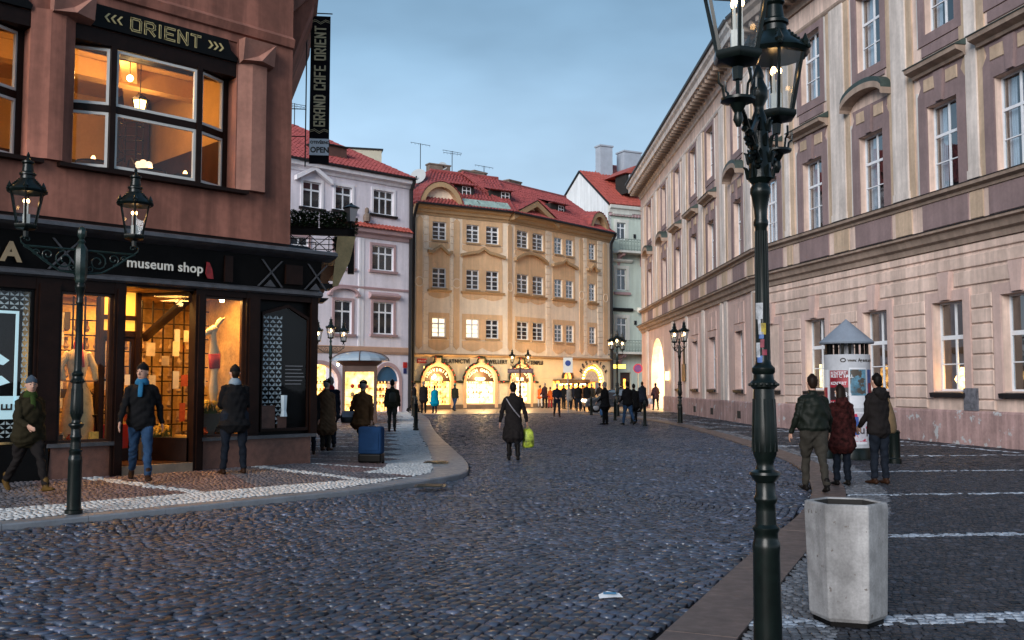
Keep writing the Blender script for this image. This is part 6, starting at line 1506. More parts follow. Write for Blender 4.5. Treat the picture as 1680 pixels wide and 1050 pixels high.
poster(face-0.82, face+0.02, 0.30, 1.04, M_pk, 0.5045); poster(face-0.80, face+0.0, 0.36, 0.80, M_pr, 0.5060); poster(face-1.45, face-0.9, 0.35, 0.95, M_pb, 0.5045); poster(face+1.0, face+1.6, 0.4, 2.0, M_pu, 0.5045); poster(face+1.05, face+1.5, 1.1, 1.7, M_pr, 0.5065); poster(face-1.35, face-0.9, 0.9, 2.0, M_pw, 0.5045); poster(face-1.5, face-1.0, 1.2, 1.6, M_pr, 0.506)
def ctext(body, size, a, z, m, r=0.508, step=0.75):
    for i, ch in enumerate(body):
        if ch == ' ': continue
        t = a + i*size*step/r; me = text_mesh(ch, size, m, ext=0.0012, bold=0.002)
        o = link('letter', me, ac); o.matrix_basis = Matrix.Rotation(t+PI/2, 4, 'Z') @ Matrix.Translation((0,-r,z))
ctext('www.AgenturaProVás.cz', 0.105, face+0.02, 2.175, M_lettK, step=0.56)
for zz in (1.82,1.66,1.72+0.17,1.22,1.12): ctext('MUSIC HALL' if zz in (1.82,1.22) else 'KONCERT', 0.095, face-0.76, zz, M_pw, 0.509, 0.55)
ctext('19.30', 0.13, face-0.6, 1.40, M_pw, 0.509, 0.62); ctext('Kup', 0.26, face+0.14, 0.58, M_pk, 0.511, 0.66)
mb = MB()
for k in range(10): a = 2*PI*k/10; mb.tube([(0.055*math.cos(a),0,0.04*math.sin(a)),(0.055*math.cos(a+0.63),0,0.04*math.sin(a+0.63))], 0.010, 4)
o = link('emblem', mb.mesh('emblem', M_lettK), ac); o.matrix_basis = Matrix.Rotation(face+PI/2-0.16, 4, 'Z') @ Matrix.Translation((0,-0.508,2.21))
for i, px in enumerate((0.0,)):
    o = tag(empty('short_bollard', (survey(1398,748,ZR).x+0.15, AC.y-1.4, ZR)), 'short dark green iron bollard standing beside the poster column', 'bollard')
    link('post', MB().lathe([(0.14,0),(0.14,0.1),(0.12,0.12),(0.115,0.62),(0.13,0.66),(0.10,0.70),(0.02,0.72)], 14).mesh('post', M_iron, 'auto'), o)

# ---------------------------------------------------------------- glass roofed kiosk
KP = survey(590, 694, 0.06)
kk = empty('kiosk', (KP.x, KP.y, 0.05), 0.12); tag(kk, 'brown kiosk with domed glass roof and lit display facing the street', 'kiosk')
M_kb = mat('brown kiosk metal', (0.075,0.040,0.030), 0.45, 0.2, 3)
mb = MB(); mb.box(-0.72,-0.60,-0.72,-0.60,0,2.45); mb.box(0.60,0.72,-0.72,-0.60,0,2.45); mb.box(-0.72,-0.60,0.60,0.72,0,2.45); mb.box(0.60,0.72,0.60,0.72,0,2.45); mb.box(-0.60,0.60,-0.70,-0.62,2.2,2.45); mb.box(-0.70,-0.62,-0.6,0.6,2.2,2.45); mb.box(0.62,0.70,-0.6,0.6,2.2,2.45); mb.box(-0.60,0.60,-0.70,-0.64,0,0.55); link('frame', mb.mesh('frame', M_kb), kk)
mb = MB(); mb.box(-0.60,0.60,-0.4,-0.35,0.55,2.2); link('lit_display', mb.mesh('d', emis('kiosk display', (1.0,0.60,0.18), 1.2, (0.6,0.5,0.3), 0.7, 4)), kk)
mb = MB(); mb.box(-0.60,0.60,-0.68,-0.67,0.55,2.2); link('pane', mb.mesh('p', M_clear), kk)
mb = MB(); mb.box(-0.66,-0.64,-0.6,0.6,0.4,2.2); link('side_panel', mb.mesh('p', emis('kiosk side light', (1.0,0.55,0.15), 1.3, (0.6,0.4,0.2), 0.6, 3)), kk)
for z in (0.8,1.15,1.5): link('shelf', MB().box(-0.58,0.58,-0.62,-0.42,z,z+0.02).ball((-0.3,-0.52,z+0.1),0.09,8).ball((0.0,-0.52,z+0.1),0.1,8).ball((0.3,-0.52,z+0.08),0.07,8).mesh('s', random.choice([M_ytrim, M_red, M_sign])), kk)
mb = MB(); pr = [(1.15,2.52),(1.10,2.56),(0.72,2.45),(0.72,2.40)]; mb.lathe([(0.72*1.3,2.42),(1.30,2.62),(1.32,2.66),(1.0,2.68)], 4, ph=PI/4, caps=False); link('eaves', mb.mesh('eaves', M_kb), kk)
mb = MB(); mb.lathe([(1.22*math.cos(t), 2.67+0.42*math.sin(t)) for t in np.linspace(0, PI/2*0.97, 7)], 16, ph=PI/4); link('glass_dome', mb.mesh('dome', mat('frosted dome glass', (0.30,0.36,0.42), 0.2, 0.05)), kk)
mb = MB()
for k in range(4):
    a = k*PI/2; mb.tube([(1.24*math.cos(t)*math.cos(a), 1.24*math.cos(t)*math.sin(a), 2.68+0.43*math.sin(t)) for t in np.linspace(0, PI/2, 7)], 0.02, 5)
link('rib', mb.mesh('rib', M_kb), kk)
for s in (-1,1):
    link('spotlight', MB().ball((s*0.9,-0.75,2.5), 0.055, 8).mesh('s', M_bulb), kk) if s < 0 else None
# ---------------------------------------------------------------- hanging banner
bnr = empty('banner', (-4.55, 20.6, 0), 0.12); tag(bnr, 'long black vertical banner lettered GRAND CAFE ORIENT hanging over the lane', 'banner')
mb = MB(); m = 14
zz = [6.42+ (9.66-6.42)*k/m for k in range(m+1)]
for k in range(m):
    w0, w1 = 0.015*math.sin(zz[k]*2.3), 0.015*math.sin(zz[k+1]*2.3)
    mb.extr([(0.20,w0,zz[k]),(0.62,w0,zz[k]),(0.62,w1,zz[k+1]),(0.20,w1,zz[k+1])], (0,0.006,0))
link('cloth', mb.mesh('cloth', mat('black banner cloth', (0.008,0.006,0.008), 0.8, 0.25, 3, spec=0.15)), bnr)
link('white_panel', MB().box(0.205,0.615,-0.028,-0.022,6.60,6.96).mesh('w', mat('white banner print', (0.85,0.87,0.9), 0.8, 0.06)), bnr)
o = link('lettering', deco_letters('GRAND CAFE ORIENT', 0.215, 0.088, 0.142, 0.034, mat('cream banner letters', (0.66,0.54,0.32), 0.7, 0.1), ext=0.003), bnr); o.matrix_basis = Matrix.Translation((0.515, -0.026, 7.24)) @ Matrix.Rotation(-PI/2, 4, 'Y')
o = link('lettering', text_mesh('OPEN', 0.165, M_lettK, 1.0, 0.001, 0.006, sx=0.92), bnr); o.matrix_basis = Matrix.Translation((0.225, -0.032, 6.66))
o = link('lettering', text_mesh('OTEVŘENO', 0.082, M_lettK, 1.0, 0.001, 0.003, sx=0.95), bnr); o.matrix_basis = Matrix.Translation((0.225, -0.032, 6.85))
mb = MB()
for z0_ in (7.10, 9.50):
    for q in (-1,1):
        for dz in (0, 0.035): mb.extr([(0.41+q*0.19,-0.026,z0_+dz),(0.41+q*0.10,-0.026,z0_+0.03+dz),(0.41,-0.026,z0_-0.03+dz),(0.41,-0.026,z0_-0.02+dz),(0.41+q*0.10,-0.026,z0_+0.04+dz),(0.41+q*0.19,-0.026,z0_+0.01+dz)], (0,-0.002,0))
link('ornament', mb.mesh('o', MATS['cream banner letters']), bnr)
mb = MB(); mb.tube([(0.12,0,6.35),(0.12,0,9.75)], 0.016, 6); mb.tube([(-0.4,0,9.72),(0.66,0,9.72)], 0.014, 6); mb.tube([(-0.4,0,7.6),(0.12,0,7.6)], 0.012, 6); mb.tube([(-0.4,0,9.2),(0.12,0,9.2)], 0.012, 6); mb.tube([(-0.4,0,7.0),(0.12,0,7.0)], 0.012, 6); mb.ball((0.12,0,9.78),0.03,6)
link('bracket', mb.mesh('b', M_iron), bnr)
# small lantern at the end of the balcony
sl = tag(empty('wall_lantern', F_S.pt(5.08, 1.44, 5.36)), 'small four sided lantern standing at the end of the plant filled balcony', 'lantern')
link('frame', MB().lathe([(0.04,0),(0.06,0.02),(0.02,0.04),(0.02,0.16),(0.09,0.17),(0.09,0.19)], 6).lathe([(0.20,0.50),(0.20,0.53),(0.05,0.60),(0.02,0.64)], 4).mesh('f', M_iron), sl)
link('pane', MB().lathe([(0.09,0.19),(0.17,0.50)], 4).mesh('p', mat('milk glass', (0.55,0.50,0.48), 0.3, 0.05)), sl)

# ---------------------------------------------------------------- bollards, signs, car, aerials, litter
def bollard(x, y, z, label, h=1.0, group='iron bollards along the kerbs'):
    global _bol
    if '_bol' not in globals():
        _bol = empty('bollard', (x, y, z)); link('post', MB().lathe([(0.09,0),(0.09,0.05),(0.065,0.08),(0.055,0.80),(0.07,0.82),(0.07,0.85),(0.05,0.87),(0.055,0.92),(0.035,0.97),(0.01,0.99)], 14).mesh('post', M_iron, 'auto'), _bol); o = _bol
    else: o = dup(_bol, (x, y, z))
    o.scale = (h, h, h); return tag(o, label, 'bollard', group)
_n = ['nearest','second','third','fourth','fifth','sixth','seventh','eighth']
for i in range(8):
    t = i*2.35; y = 35.3+t; x = float(interp_x(LKin, np.array(y)))-0.12
    bollard(x, y, 0.06, f'{_n[i]} iron bollard in the row along the left kerb', 1.12)
for (px, py, lb) in ((1058,699,'iron bollard on the right kerb nearest the two lantern lamp'),(1037,695,'iron bollard between the group of people and the right kerb edge'),(1009,690,'iron bollard behind the man holding a blue bag'),(970,681,'iron bollard left of the man with the blue bag'),(988,685,'iron bollard just behind the blue bag')):
    p = survey(px, py, ZR); bollard(p.x, p.y, ZR, lb, 1.05)
def sign_pole(x, y, h, label, disc=None, plate=None):
    o = tag(empty('traffic_sign', (x, y, 0.02)), label, 'traffic sign')
    link('pole', MB().tube([(0,0,0),(0,0,h+0.1)], 0.035, 8).mesh('p', mat('galvanised pole', (0.2,0.2,0.2), 0.4, 0.1)), o)
    if disc:
        link('disc', MB().lathe([(0.32,-0.01),(0.32,0.01)], 24).mesh('d', disc[0]), o).matrix_basis = Matrix.Translation((0,-0.06,h-0.2)) @ Matrix.Rotation(PI/2, 4, 'X')
        link('inner_disc', MB().lathe([(0.25,-0.01),(0.25,0.012)], 24).mesh('d', disc[1]), o).matrix_basis = Matrix.Translation((0,-0.066,h-0.2)) @ Matrix.Rotation(PI/2, 4, 'X')
    if plate:
        link('plate', MB().box(-0.28,0.28,-0.06,-0.04,h-0.55,h+0.35).mesh('d', plate[0]), o)
        link('symbol', MB().lathe([(0.17,-0.01),(0.17,0.012)], 20).mesh('d', plate[1]), o).matrix_basis = Matrix.Translation((0,-0.072,h+0.02)) @ Matrix.Rotation(PI/2, 4, 'X')
    return o
p = survey(1047, 672, 0.02); sign_pole(p.x, p.y, 3.0, 'round red rimmed no parking sign in front of the mint green house', (mat('sign red', (0.45,0.02,0.04), 0.5, 0.03), mat('sign purple blue', (0.10,0.03,0.16), 0.5, 0.03)))
p = survey(932, 678, 0.02); sign_pole(p.x, p.y, 2.95, 'white plate sign with a blue disc in front of the ochre house awning', None, (M_lettW, mat('sign blue', (0.02,0.05,0.22), 0.5, 0.03)))
ys = tag(empty('lit_sign', (5.75, 52.2, 0)), 'small glowing yellow sign box hung on the lamp by the bollards', 'sign'); link('box', MB().box(-0.32,0.32,-0.06,0.06,2.58,2.78).mesh('b', emis('yellow lit sign', (1.0,0.72,0.08), 1.6, (0.6,0.5,0.1))), ys)
link('bracket', MB().box(-0.03,-0.0,0.06,0.12,2.66,2.70).mesh('b', M_iron), ys)
st = tag(empty('street_sign', (0.55, 66.35, 0)), 'brown double direction plate fixed on the lamp before the middle arch', 'sign'); link('plate', MB().box(-0.85,-0.04,-0.03,0.0,2.50,2.80).box(0.04,0.90,-0.03,0.0,2.50,2.80).mesh('p', mat('brown plate', (0.12,0.06,0.06), 0.6, 0.2)), st)
M_lil4 = mat('faded direction text', (0.42,0.30,0.28), 0.6, 0.0)
o = link('lettering', text_mesh('CENTRUM', 0.15, M_lil4, 1, 0.002), st); o.location = (-0.80,-0.035,2.6); o = link('lettering', text_mesh('KARLŮV MOST', 0.13, M_lil4, 1, 0.002, sx=0.8), st); o.location = (0.07,-0.035,2.6)
car = tag(empty('parked_car', (6.3, 60.2, 0.02), 0.06), 'dark parked car half hidden behind the people at the right kerb', 'car')
M_car = mat('dark car paint', (0.02,0.022,0.028), 0.25, 0.05, 1, coat=1.0)
mb = MB(); prof = [(-1.9,0.35),(-1.92,0.62),(-1.75,0.86),(-1.0,0.98),(-0.35,1.40),(0.75,1.46),(1.45,1.05),(1.9,0.98),(1.98,0.65),(1.95,0.35)]
A = [(x, -0.80 if z < 1.0 else -0.62, z) for x, z in prof]; Bk = [(x, 0.80 if z < 1.0 else 0.62, z) for x, z in prof]
ia = [mb.P(q) for q in A]; ib = [mb.P(q) for q in Bk]; mb.face(ia); mb.face(ib[::-1])
for k in range(len(ia)): j = (k+1) % len(ia); mb.face((ia[k], ib[k], ib[j], ia[j]))
o = link('body', mb.mesh('body', M_car), car); bv = o.modifiers.new('b', 'BEVEL'); bv.width = 0.06; bv.segments = 3
link('windscreen', MB().extr([(-0.97,-0.66,1.0),(-0.97,0.66,1.0),(-0.38,0.56,1.38),(-0.38,-0.56,1.38)], (-0.02,0,0.02)).mesh('w', mat('car glass', (0.10,0.14,0.18), 0.05, 0.05, spec=1)), car)
link('side_window', MB().extr([(-0.85,-0.735,1.02),(-0.30,-0.65,1.36),(0.70,-0.65,1.40),(1.25,-0.735,1.04)], (0,-0.012,0)).mesh('w', MATS['car glass']), car)
for x in (-1.25, 1.3):
    for y in (-0.78, 0.62):
        w_ = link('wheel', MB().lathe([(0.30,0),(0.31,0.02),(0.31,0.16),(0.30,0.18)], 20).mesh('w', M_black), car); w_.matrix_basis = Matrix.Translation((x,y+0.17,0.31)) @ Matrix.Rotation(PI/2, 4, 'X')
        link('rim', MB().lathe([(0.18,0.181),(0.15,0.185),(0.05,0.19)], 14).mesh('r', mat('alloy', (0.4,0.4,0.42), 0.3, 0.05, metal=1)), w_)
for y in (-0.6, 0.6): link('headlight', MB().ball((-1.88,y,0.72), 0.10, 8).mesh('h', emis('headlight', (1,0.85,0.6), 3)), car)
def dish(F, x, y, z, r, label, rz=0.0):
    o = tag(empty('satellite_dish', F.pt(x, y, z)), label, 'satellite dish', 'satellite dishes on the roofs'); o.rotation_euler = (0, 0, rz)
    d = link('dish', MB().lathe([(r*k/5+0.002, 0.16*r*(k/5)**2*2) for k in range(6)] + [(r, 0.34*r)], 18).mesh('d', mat('pale dish', (0.42,0.44,0.45), 0.5, 0.05)), o); d.matrix_basis = Matrix.Translation((0,0,0.5+r)) @ Matrix.Rotation(PI/2-0.35, 4, 'X')
    link('mast', MB().tube([(0,0.05,-1.0),(0,0.08,0.5+r)], 0.04, 6).mesh('m', M_gutter), o); link('receiver', MB().tube([(0,0,0.5),(0,-r*0.8,0.45+r)], 0.02, 5).ball((0,-r*0.8,0.45+r),0.07,6).mesh('r', M_gutter), o)
dish(F_A, 0.35, 1.5, 15.0, 0.42, 'smaller pale satellite dish at the left end of the ochre house roof'); dish(F_A, 1.5, 2.5, 15.4, 0.60, 'largest pale satellite dish on the left slope of the ochre house roof', -0.3)
dish(F_A, 4.2, 4.2, 17.1, 0.33, 'grey satellite dish on the chimney of the ochre house', 0.3); dish(F_B, 9.2, 8.5, 17.2, 0.42, 'satellite dish at the right end of the ochre house ridge', 0.5)
def aerial(F, x, y, z, h, label, arms=2):
    o = tag(empty('aerial', F.pt(x, y, z)), label, 'aerial', 'roof aerials'); mb = MB(); mb.tube([(0,0,-0.6),(0,0,h)], 0.03, 5)
    link('mast', mb.mesh('m', M_gutter), o); mb = MB()
    for k in range(arms):
        a = 0.3-k*0.75; zz_ = h-0.1-k*0.15; c_, s_ = math.cos(a), math.sin(a)*0.3; mb.tube([(-0.75*c_,-0.75*s_,zz_+0.18),(0.75*c_,0.75*s_,zz_-0.05)], 0.018, 4)
        for q in range(6): t = -0.7+q*0.28; mb.tube([(t*c_,t*s_-0.2,zz_-t*0.15),(t*c_,t*s_+0.2,zz_-t*0.15)], 0.010, 4)
    link('arms', mb.mesh('a', M_gutter), o)
aerial(F_A, 5.0, 4.2, 17.3, 1.9, 'forked television aerial on the ridge of the ochre house'); aerial(F_A, 2.3, 4.0, 17.0, 2.4, 'thin whip aerial behind the large satellite dish', 1); aerial(F_B, 2.1, 4.2, 17.4, 1.1, 'short whip aerial near the middle of the ochre house ridge', 1)
aerial(F_P, 3.3, 5.5, 18.0, 1.6, 'narrow comb aerial on the lilac house ridge', 2)
lp = survey(1000, 982, 0.0)
lt = tag(empty('litter', (lp.x, lp.y, 0.014), 0.1), 'crumpled white and blue paper lying on the cobbles', 'paper')
mb = MB(); P = [(-0.09,-0.05,0.0),(0.02,-0.06,0.012),(0.10,-0.04,0.002),(0.09,0.05,0.014),(-0.01,0.06,0.03),(-0.08,0.05,0.006)]
for k in range(1,5): mb.extr([P[0],P[k],P[k+1]], (0,0,0.002))
link('sheet', mb.mesh('sheet', mat('white paper', (0.75,0.76,0.78), 0.7, 0.05)), lt); link('blue_print', MB().extr([(-0.05,0.0,0.022),(0.05,-0.01,0.022),(0.06,0.03,0.026),(-0.04,0.045,0.028)], (0,0,0.002)).mesh('b', mat('blue print', (0.05,0.22,0.40), 0.6, 0.2)), lt)
def drain(px, py, z, lab):
    p = survey(px, py, z); o = tag(empty('drain_cover', (p.x, p.y, z-0.005)), lab, 'drain cover'); mb = MB(); mb.box(-0.25,0.25,-0.2,0.2,0,0.012)
    for k in range(6): mb.box(-0.2,0.2,-0.16+k*0.06,-0.13+k*0.06,0.012,0.02)
    link('grate', mb.mesh('g', M_iron), o)
drain(706, 797, 0.078, 'iron drain grate set in the left kerb corner'); drain(716, 758, 0.10, 'small dark manhole cover in the white mosaic border at left'); drain(1170, 704, ZR+0.01, 'dark manhole cover in the right pavement by the far lamp')
# litter bin and folding frame by the shop, small sign board on the pavement
# ---------------------------------------------------------------- people
M_skin = mat('skin', (0.42,0.235,0.17), 0.55, 0.06, 9, objc=True)
def cloth(name, col, rough=0.85, var=0.22, sc=6, b=0.004): return mat('cloth '+name, tuple(c*(0.50 if max(col) < 0.10 else 0.82) for c in col), rough, var, sc, b, 45, spec=0.10)
K = dict(black=cloth('black', (0.012,0.012,0.014)), navy=cloth('navy', (0.015,0.02,0.035)), brown=cloth('brown', (0.13,0.058,0.024)), coat=cloth('brown coat', (0.13,0.075,0.042)), darkcoat=cloth('dark coat', (0.022,0.018,0.018)),
    olive=cloth('olive', (0.045,0.045,0.028)), green=cloth('dark green leather', (0.016,0.021,0.016), 0.5, 0.1), jeans=cloth('jeans', (0.024,0.055,0.115)), djeans=cloth('dark jeans', (0.016,0.022,0.035)), khaki=cloth('khaki', (0.065,0.058,0.048)),
    teal=cloth('teal', (0.0,0.21,0.33)), red=cloth('red', (0.35,0.02,0.03)), orange=cloth('orange', (0.6,0.12,0.02)), grey=cloth('grey', (0.16,0.16,0.17)), lgrey=cloth('light grey', (0.34,0.34,0.36)), plum=cloth('plum', (0.07,0.035,0.045)),
    plaid=cloth('red plaid', (0.060,0.014,0.013), var=0.85, sc=16), scarf=cloth('blue scarf', (0.02,0.12,0.24)), lscarf=cloth('pale scarf', (0.20,0.26,0.32)), hair=cloth('brown hair', (0.022,0.012,0.008), 0.5), dhair=cloth('dark hair', (0.010,0.007,0.006), 0.5),
    ghair=cloth('grey hair', (0.20,0.18,0.17), 0.6), shoe=cloth('dark shoes', (0.012,0.010,0.009), 0.5), bshoe=cloth('brown shoes', (0.05,0.022,0.012), 0.5), yshoe=cloth('yellow brown shoes', (0.10,0.055,0.015), 0.5), beanie=cloth('blue grey beanie', (0.06,0.085,0.12)),
    white=cloth('white', (0.6,0.6,0.62)), gscarf=cloth('green scarf', (0.05,0.085,0.02)), camo=cloth('olive brown anorak', (0.035,0.028,0.014)), mint=cloth('mint', (0.10,0.30,0.22)), pink=cloth('pink', (0.5,0.25,0.25)))

def person(px, py, gz, head, H, label, top='black', legs='djeans', shoes='shoe', hair='dhair', hat=None, scarf=None, pose='stand', coat=0.86, arms=((0.05,0.10,0.15),(0.05,0.10,0.15)), fat=1.0, ph=1.0, vox=0.02, face=False, hairlen=0, hood=None, yaw=0.0, lean=0.03, boots=None, xy=None, turn=0.0):
    """a walking or standing figure; head = heading in radians (0 looks away from the camera), arms = (swing, abduct, bend) left and right"""
    P = survey(px, py, gz) if xy is None else Vector((xy[0], xy[1], gz)); s = H/1.75
    V = Vector; parts = []                              # (tag, MB-like secs, n, ref)
    def lo(t, secs, n=12, ref=(1,0,0)): parts.append((t, [(V(c), a, b) for c, a, b in secs], n, ref))
    hipz = 0.92; feet = []
    # legs
    sw = {'stand': ((0.03,0.02),(-0.02,0.02)), 'walk': ((0.42*ph,0.10),(-0.30*ph,0.42)), 'stride': ((0.30*ph,0.08),(-0.36*ph,0.30)), 'apart': ((0.02,0.0),(0.02,0.0))}[pose]
    sw = sw if ph > 0 else ((sw[0][0]*1,sw[0][1]),(sw[1][0],sw[1][1]))
    order = (-1, 1) if ph > 0 else (1, -1)
    gap = 0.085 if pose != 'apart' else 0.13
    for sd, (a, kb) in zip(order, sw):
        a = abs(a)*(1 if a >= 0 else -1)
        hp = V((sd*gap, 0, hipz)); spl = 0.02 if pose != 'apart' else 0.07
        kn = hp + V((sd*spl*0.3, math.sin(a), -math.cos(a)))*0.44; an = kn + V((sd*spl, math.sin(a-kb), -math.cos(a-kb)))*0.42
        r = fat
        if legs == 'bare': pass
        lo('legs', [(hp+V((0,0,0.05)),.098*r,.105*r),(hp+V((0,0,-.08)),.096*r,.102*r),(hp.lerp(kn,.6),.078*r,.082*r),(kn,.064,.066),(kn.lerp(an,.3),.063,.066),(kn.lerp(an,.75),.055,.058),(an+V((0,0,.03)),.056,.06)], 14)
        pitch = max(0.0, kb-a-0.12)*0.9 if a < 0 else -0.12*(a > 0.15)
        fd = V((sd*0.10, math.cos(pitch), -math.sin(pitch))).normalized(); up = V((0, math.sin(pitch), math.cos(pitch)))
        hl = an - fd*0.055 - up*0.045; tip = an + fd*0.175 - up*0.055
        lo('shoe', [(hl,.036,.040),(an-up*.035,.042,.046),(an+fd*.09-up*.05,.046,.032),(tip,.036,.022)], 12)
        lo('shoe' if not boots else 'shoe', [(an+V((0,0,.10 if not boots else .26)),.045,.047),(an,.045,.05)], 12)
        feet.append(min(hl.z-.045, tip.z-.03))
    dz = -min(feet)
    # trunk
    f = fat; hz = coat; lf = lambda z: V((0, (z-0.9)*lean, z))
    ck = 1.06
    secs = [(lf(1.47),.075,.065),(lf(1.445),.115*ck,.080*ck),(lf(1.405),.158*ck,.100*ck*f),(lf(1.30),.182*ck,.125*ck*f),(lf(1.18),.178*ck*f,.125*ck*f),(lf(1.05),.165*ck*f,.122*ck*f),(lf(0.95),.178*ck*f,.130*ck*f)]
    if hz < 0.9:
        secs.append((lf(0.88),.186*ck*f,.135*ck*f))
        if hz < 0.8:
            m = int((0.86-hz)/0.08)+1
            for k in range(1, m+1): z = 0.88-(0.88-hz)*k/m; secs.append((lf(z), (.186+.05*k/m)*ck*f, (.135+.05*k/m)*ck*f))
        else: secs.append((lf(hz),.184*ck*f,.134*ck*f))
    lo('top', secs, 18); lo('legs', [(V((0,0,.99)),.14*f,.10*f),(V((0,0,.90)),.165*f,.115*f),(V((0,0,.84)),.15*f,.10*f)], 14)
    # arms and hands
    hands = []
    for sd, (a, b, e) in zip((-1, 1), arms):
        sh = lf(1.375) + V((sd*0.172, 0, 0)); el = sh + V((sd*math.sin(b), math.sin(a)*math.cos(b), -math.cos(a)*math.cos(b)))*0.285
        a2 = a+e; inn = -0.25 if e > 0.8 else (0.35 if b < 0.3 else 0.6)
        wr = el + V((sd*math.sin(b*inn) - (sd*0.35 if e > 0.9 else 0), math.sin(a2), -math.cos(a2))).normalized()*0.245
        lo('top', [(sh+V((-sd*.05,0,.018)),.055,.068),(sh,.062,.068),(sh.lerp(el,.5),.056*f**.5,.060),(el,.050,.053),(el.lerp(wr,.5),.046,.048),(wr,.038,.040)], 12, (0,1,0))
        d = (wr-el).normalized(); side = V((sd,0,0)); side = (side - d*side.dot(d)).normalized(); fw = d.cross(side)*sd; pm = wr + d*0.055
        lo('skin', [(wr-d*.01,.024,.020),(pm,.040,.019),(wr+d*.095,.036,.016)], 10, tuple(fw))
        if vox < 0.012:
            for q, (off, L) in enumerate(((.028,.068),(.010,.076),(-.009,.070),(-.027,.056))):
                b0 = wr+d*.095+fw*off; c1 = b0+d*L*.5-side*sd*0+(-side)*.006; c2 = c1+d*L*.42-side*.022
                lo('skin', [(b0,.0098,.0098),(c1,.0092,.0092),(c2,.0082,.0082)], 7)
            t0 = wr+d*.035+fw*.034; lo('skin', [(t0,.0115,.0115),(t0+d*.03+fw*.022-side*.012,.0105,.0105),(t0+d*.058+fw*.026-side*.02,.009,.009)], 7)
        else: lo('skin', [(wr+d*.09,.036,.018),(wr+d*.15-side*.02,.028,.016)], 8, tuple(fw))
        hands.append(wr + d*0.13)
    # neck and head
    nk = lf(1.46); hc = lf(1.63)+V((0,0.012,0)); ya = Matrix.Rotation(yaw, 4, 'Z'); hl_ = lambda x, y, z: hc + (ya @ V((x, y, z)))*1.10
    lo('skin', [(nk,.056,.058),(lf(1.55),.050,.054)], 12); refx = tuple(ya @ V((1,0,0)))
    lo('skin', [(hl_(0,.026,-.112),.032,.034),(hl_(0,.016,-.085),.052,.062),(hl_(0,.006,-.045),.066,.082),(hl_(0,0,.005),.073,.092),(hl_(0,-.004,.055),.070,.090),(hl_(0,-.006,.092),.050,.066)], 16, refx)
    lo('skin', [(hl_(0,.088,.012),.010,.010),(hl_(0,.104,-.022),.015,.013),(hl_(0,.094,-.034),.013,.010)], 8)
    for q in (-1, 1): lo('skin', [(hl_(q*.073,-.005,.018),.006,.018),(hl_(q*.078,-.01,-.022),.005,.012)], 8, (0,1,0))
    if hood: lo('top', [(lf(1.50)+V((0,-.06,0)),.11,.07),(lf(1.44)+V((0,-.11,0)),.13,.06),(lf(1.36)+V((0,-.12,0)),.07,.04)], 12)
    lo('top', [(lf(1.50),.072,.072),(lf(1.45),.085,.08)], 12)
    # one closed skin over everything
    mb = MB(); ftag = []
    order_t = ['skin','top','legs','shoe']
    for t, secs, n, ref in parts:
        f0 = len(mb.f); mb.loft(secs, n, ref); ftag += [order_t.index(t)]*(len(mb.f)-f0)
    raw = bpy.data.meshes.new('raw'); raw.from_pydata(mb.v, [], mb.f); ob = bpy.data.objects.new('raw', raw); COL.objects.link(ob)
    md = ob.modifiers.new('r', 'REMESH'); md.mode = 'VOXEL'; md.voxel_size = vox; md.use_smooth_shade = True
    ms = ob.modifiers.new('s', 'SMOOTH'); ms.factor = 0.5; ms.iterations = 2 if vox < 0.012 else 1
    dg = bpy.context.evaluated_depsgraph_get(); me = bpy.data.meshes.new_from_object(ob.evaluated_get(dg)); bpy.data.objects.remove(ob)
    bvh = BVHTree.FromPolygons(mb.v, mb.f)
    n = len(me.polygons); cs = np.empty(n*3); me.polygons.foreach_get('center', cs); cs = cs.reshape(-1,3)
    mi = np.zeros(n, np.int32)
    for i in range(n):
        h_ = bvh.find_nearest(V(cs[i])); mi[i] = ftag[h_[2]]
    below = (mi == 1) & (cs[:,2] < hz-0.02) & (np.abs(cs[:,0]) < 0.30) & (coat > 0.8) & (cs[:,2] < 0.80) & False
    me.materials.clear()
    for m_ in (M_skin, K[top], K[legs], K[shoes]): me.materials.append(m_)
    me.polygons.foreach_set('material_index', mi); me.polygons.foreach_set('use_smooth', [True]*n)
    # folds in the cloth
    nv = len(me.vertices); co = np.empty(nv*3); me.vertices.foreach_get('co', co); co = co.reshape(-1,3); nr = np.empty(nv*3); me.vertices.foreach_get('normal', nr); nr = nr.reshape(-1,3)
    vt = np.zeros(nv); li = np.empty(len(me.loops), np.int32); me.loops.foreach_get('vertex_index', li); lt_ = np.empty(n, np.int32); me.polygons.foreach_get('loop_total', lt_)
    vt[li] = np.repeat((mi == 1) | (mi == 2), lt_); sd_ = random.uniform(0, 99)
    x, y, z = co[:,0]*1.0, co[:,1]*1.0, co[:,2]*1.0
    w = np.sin(z*46+3*np.sin(x*13+sd_)+2*np.sin(y*17+z*5)) * np.sin(x*21+y*15+z*9+sd_) + 0.7*np.sin(z*23+x*31+1.7*np.sin(y*11+sd_))
    vert = np.where(z < hz+0.15, np.sin(np.arctan2(y, x)*9+sd_)*0.9*(coat < 0.75), 0)
    co += nr * ((w*0.0065 + vert*0.009) * vt)[:,None]
    co *= s; co[:,2] += dz*s; me.vertices.foreach_set('co', co.reshape(-1)); me.update(); me.name = 'person'
    o = link('person', me, None, loc=(P.x, P.y, gz), rz=head); tag(o, label, 'person')
    A = Matrix.Scale(s, 4); A = Matrix.Translation((0,0,dz*s)) @ A
    def child(nm, secs, m_, n=14, ref=refx, sm=True):
        b_ = MB(); b_.loft(secs, n, ref); me_ = b_.mesh(nm, m_, sm); me_.transform(A); return link(nm, me_, o)
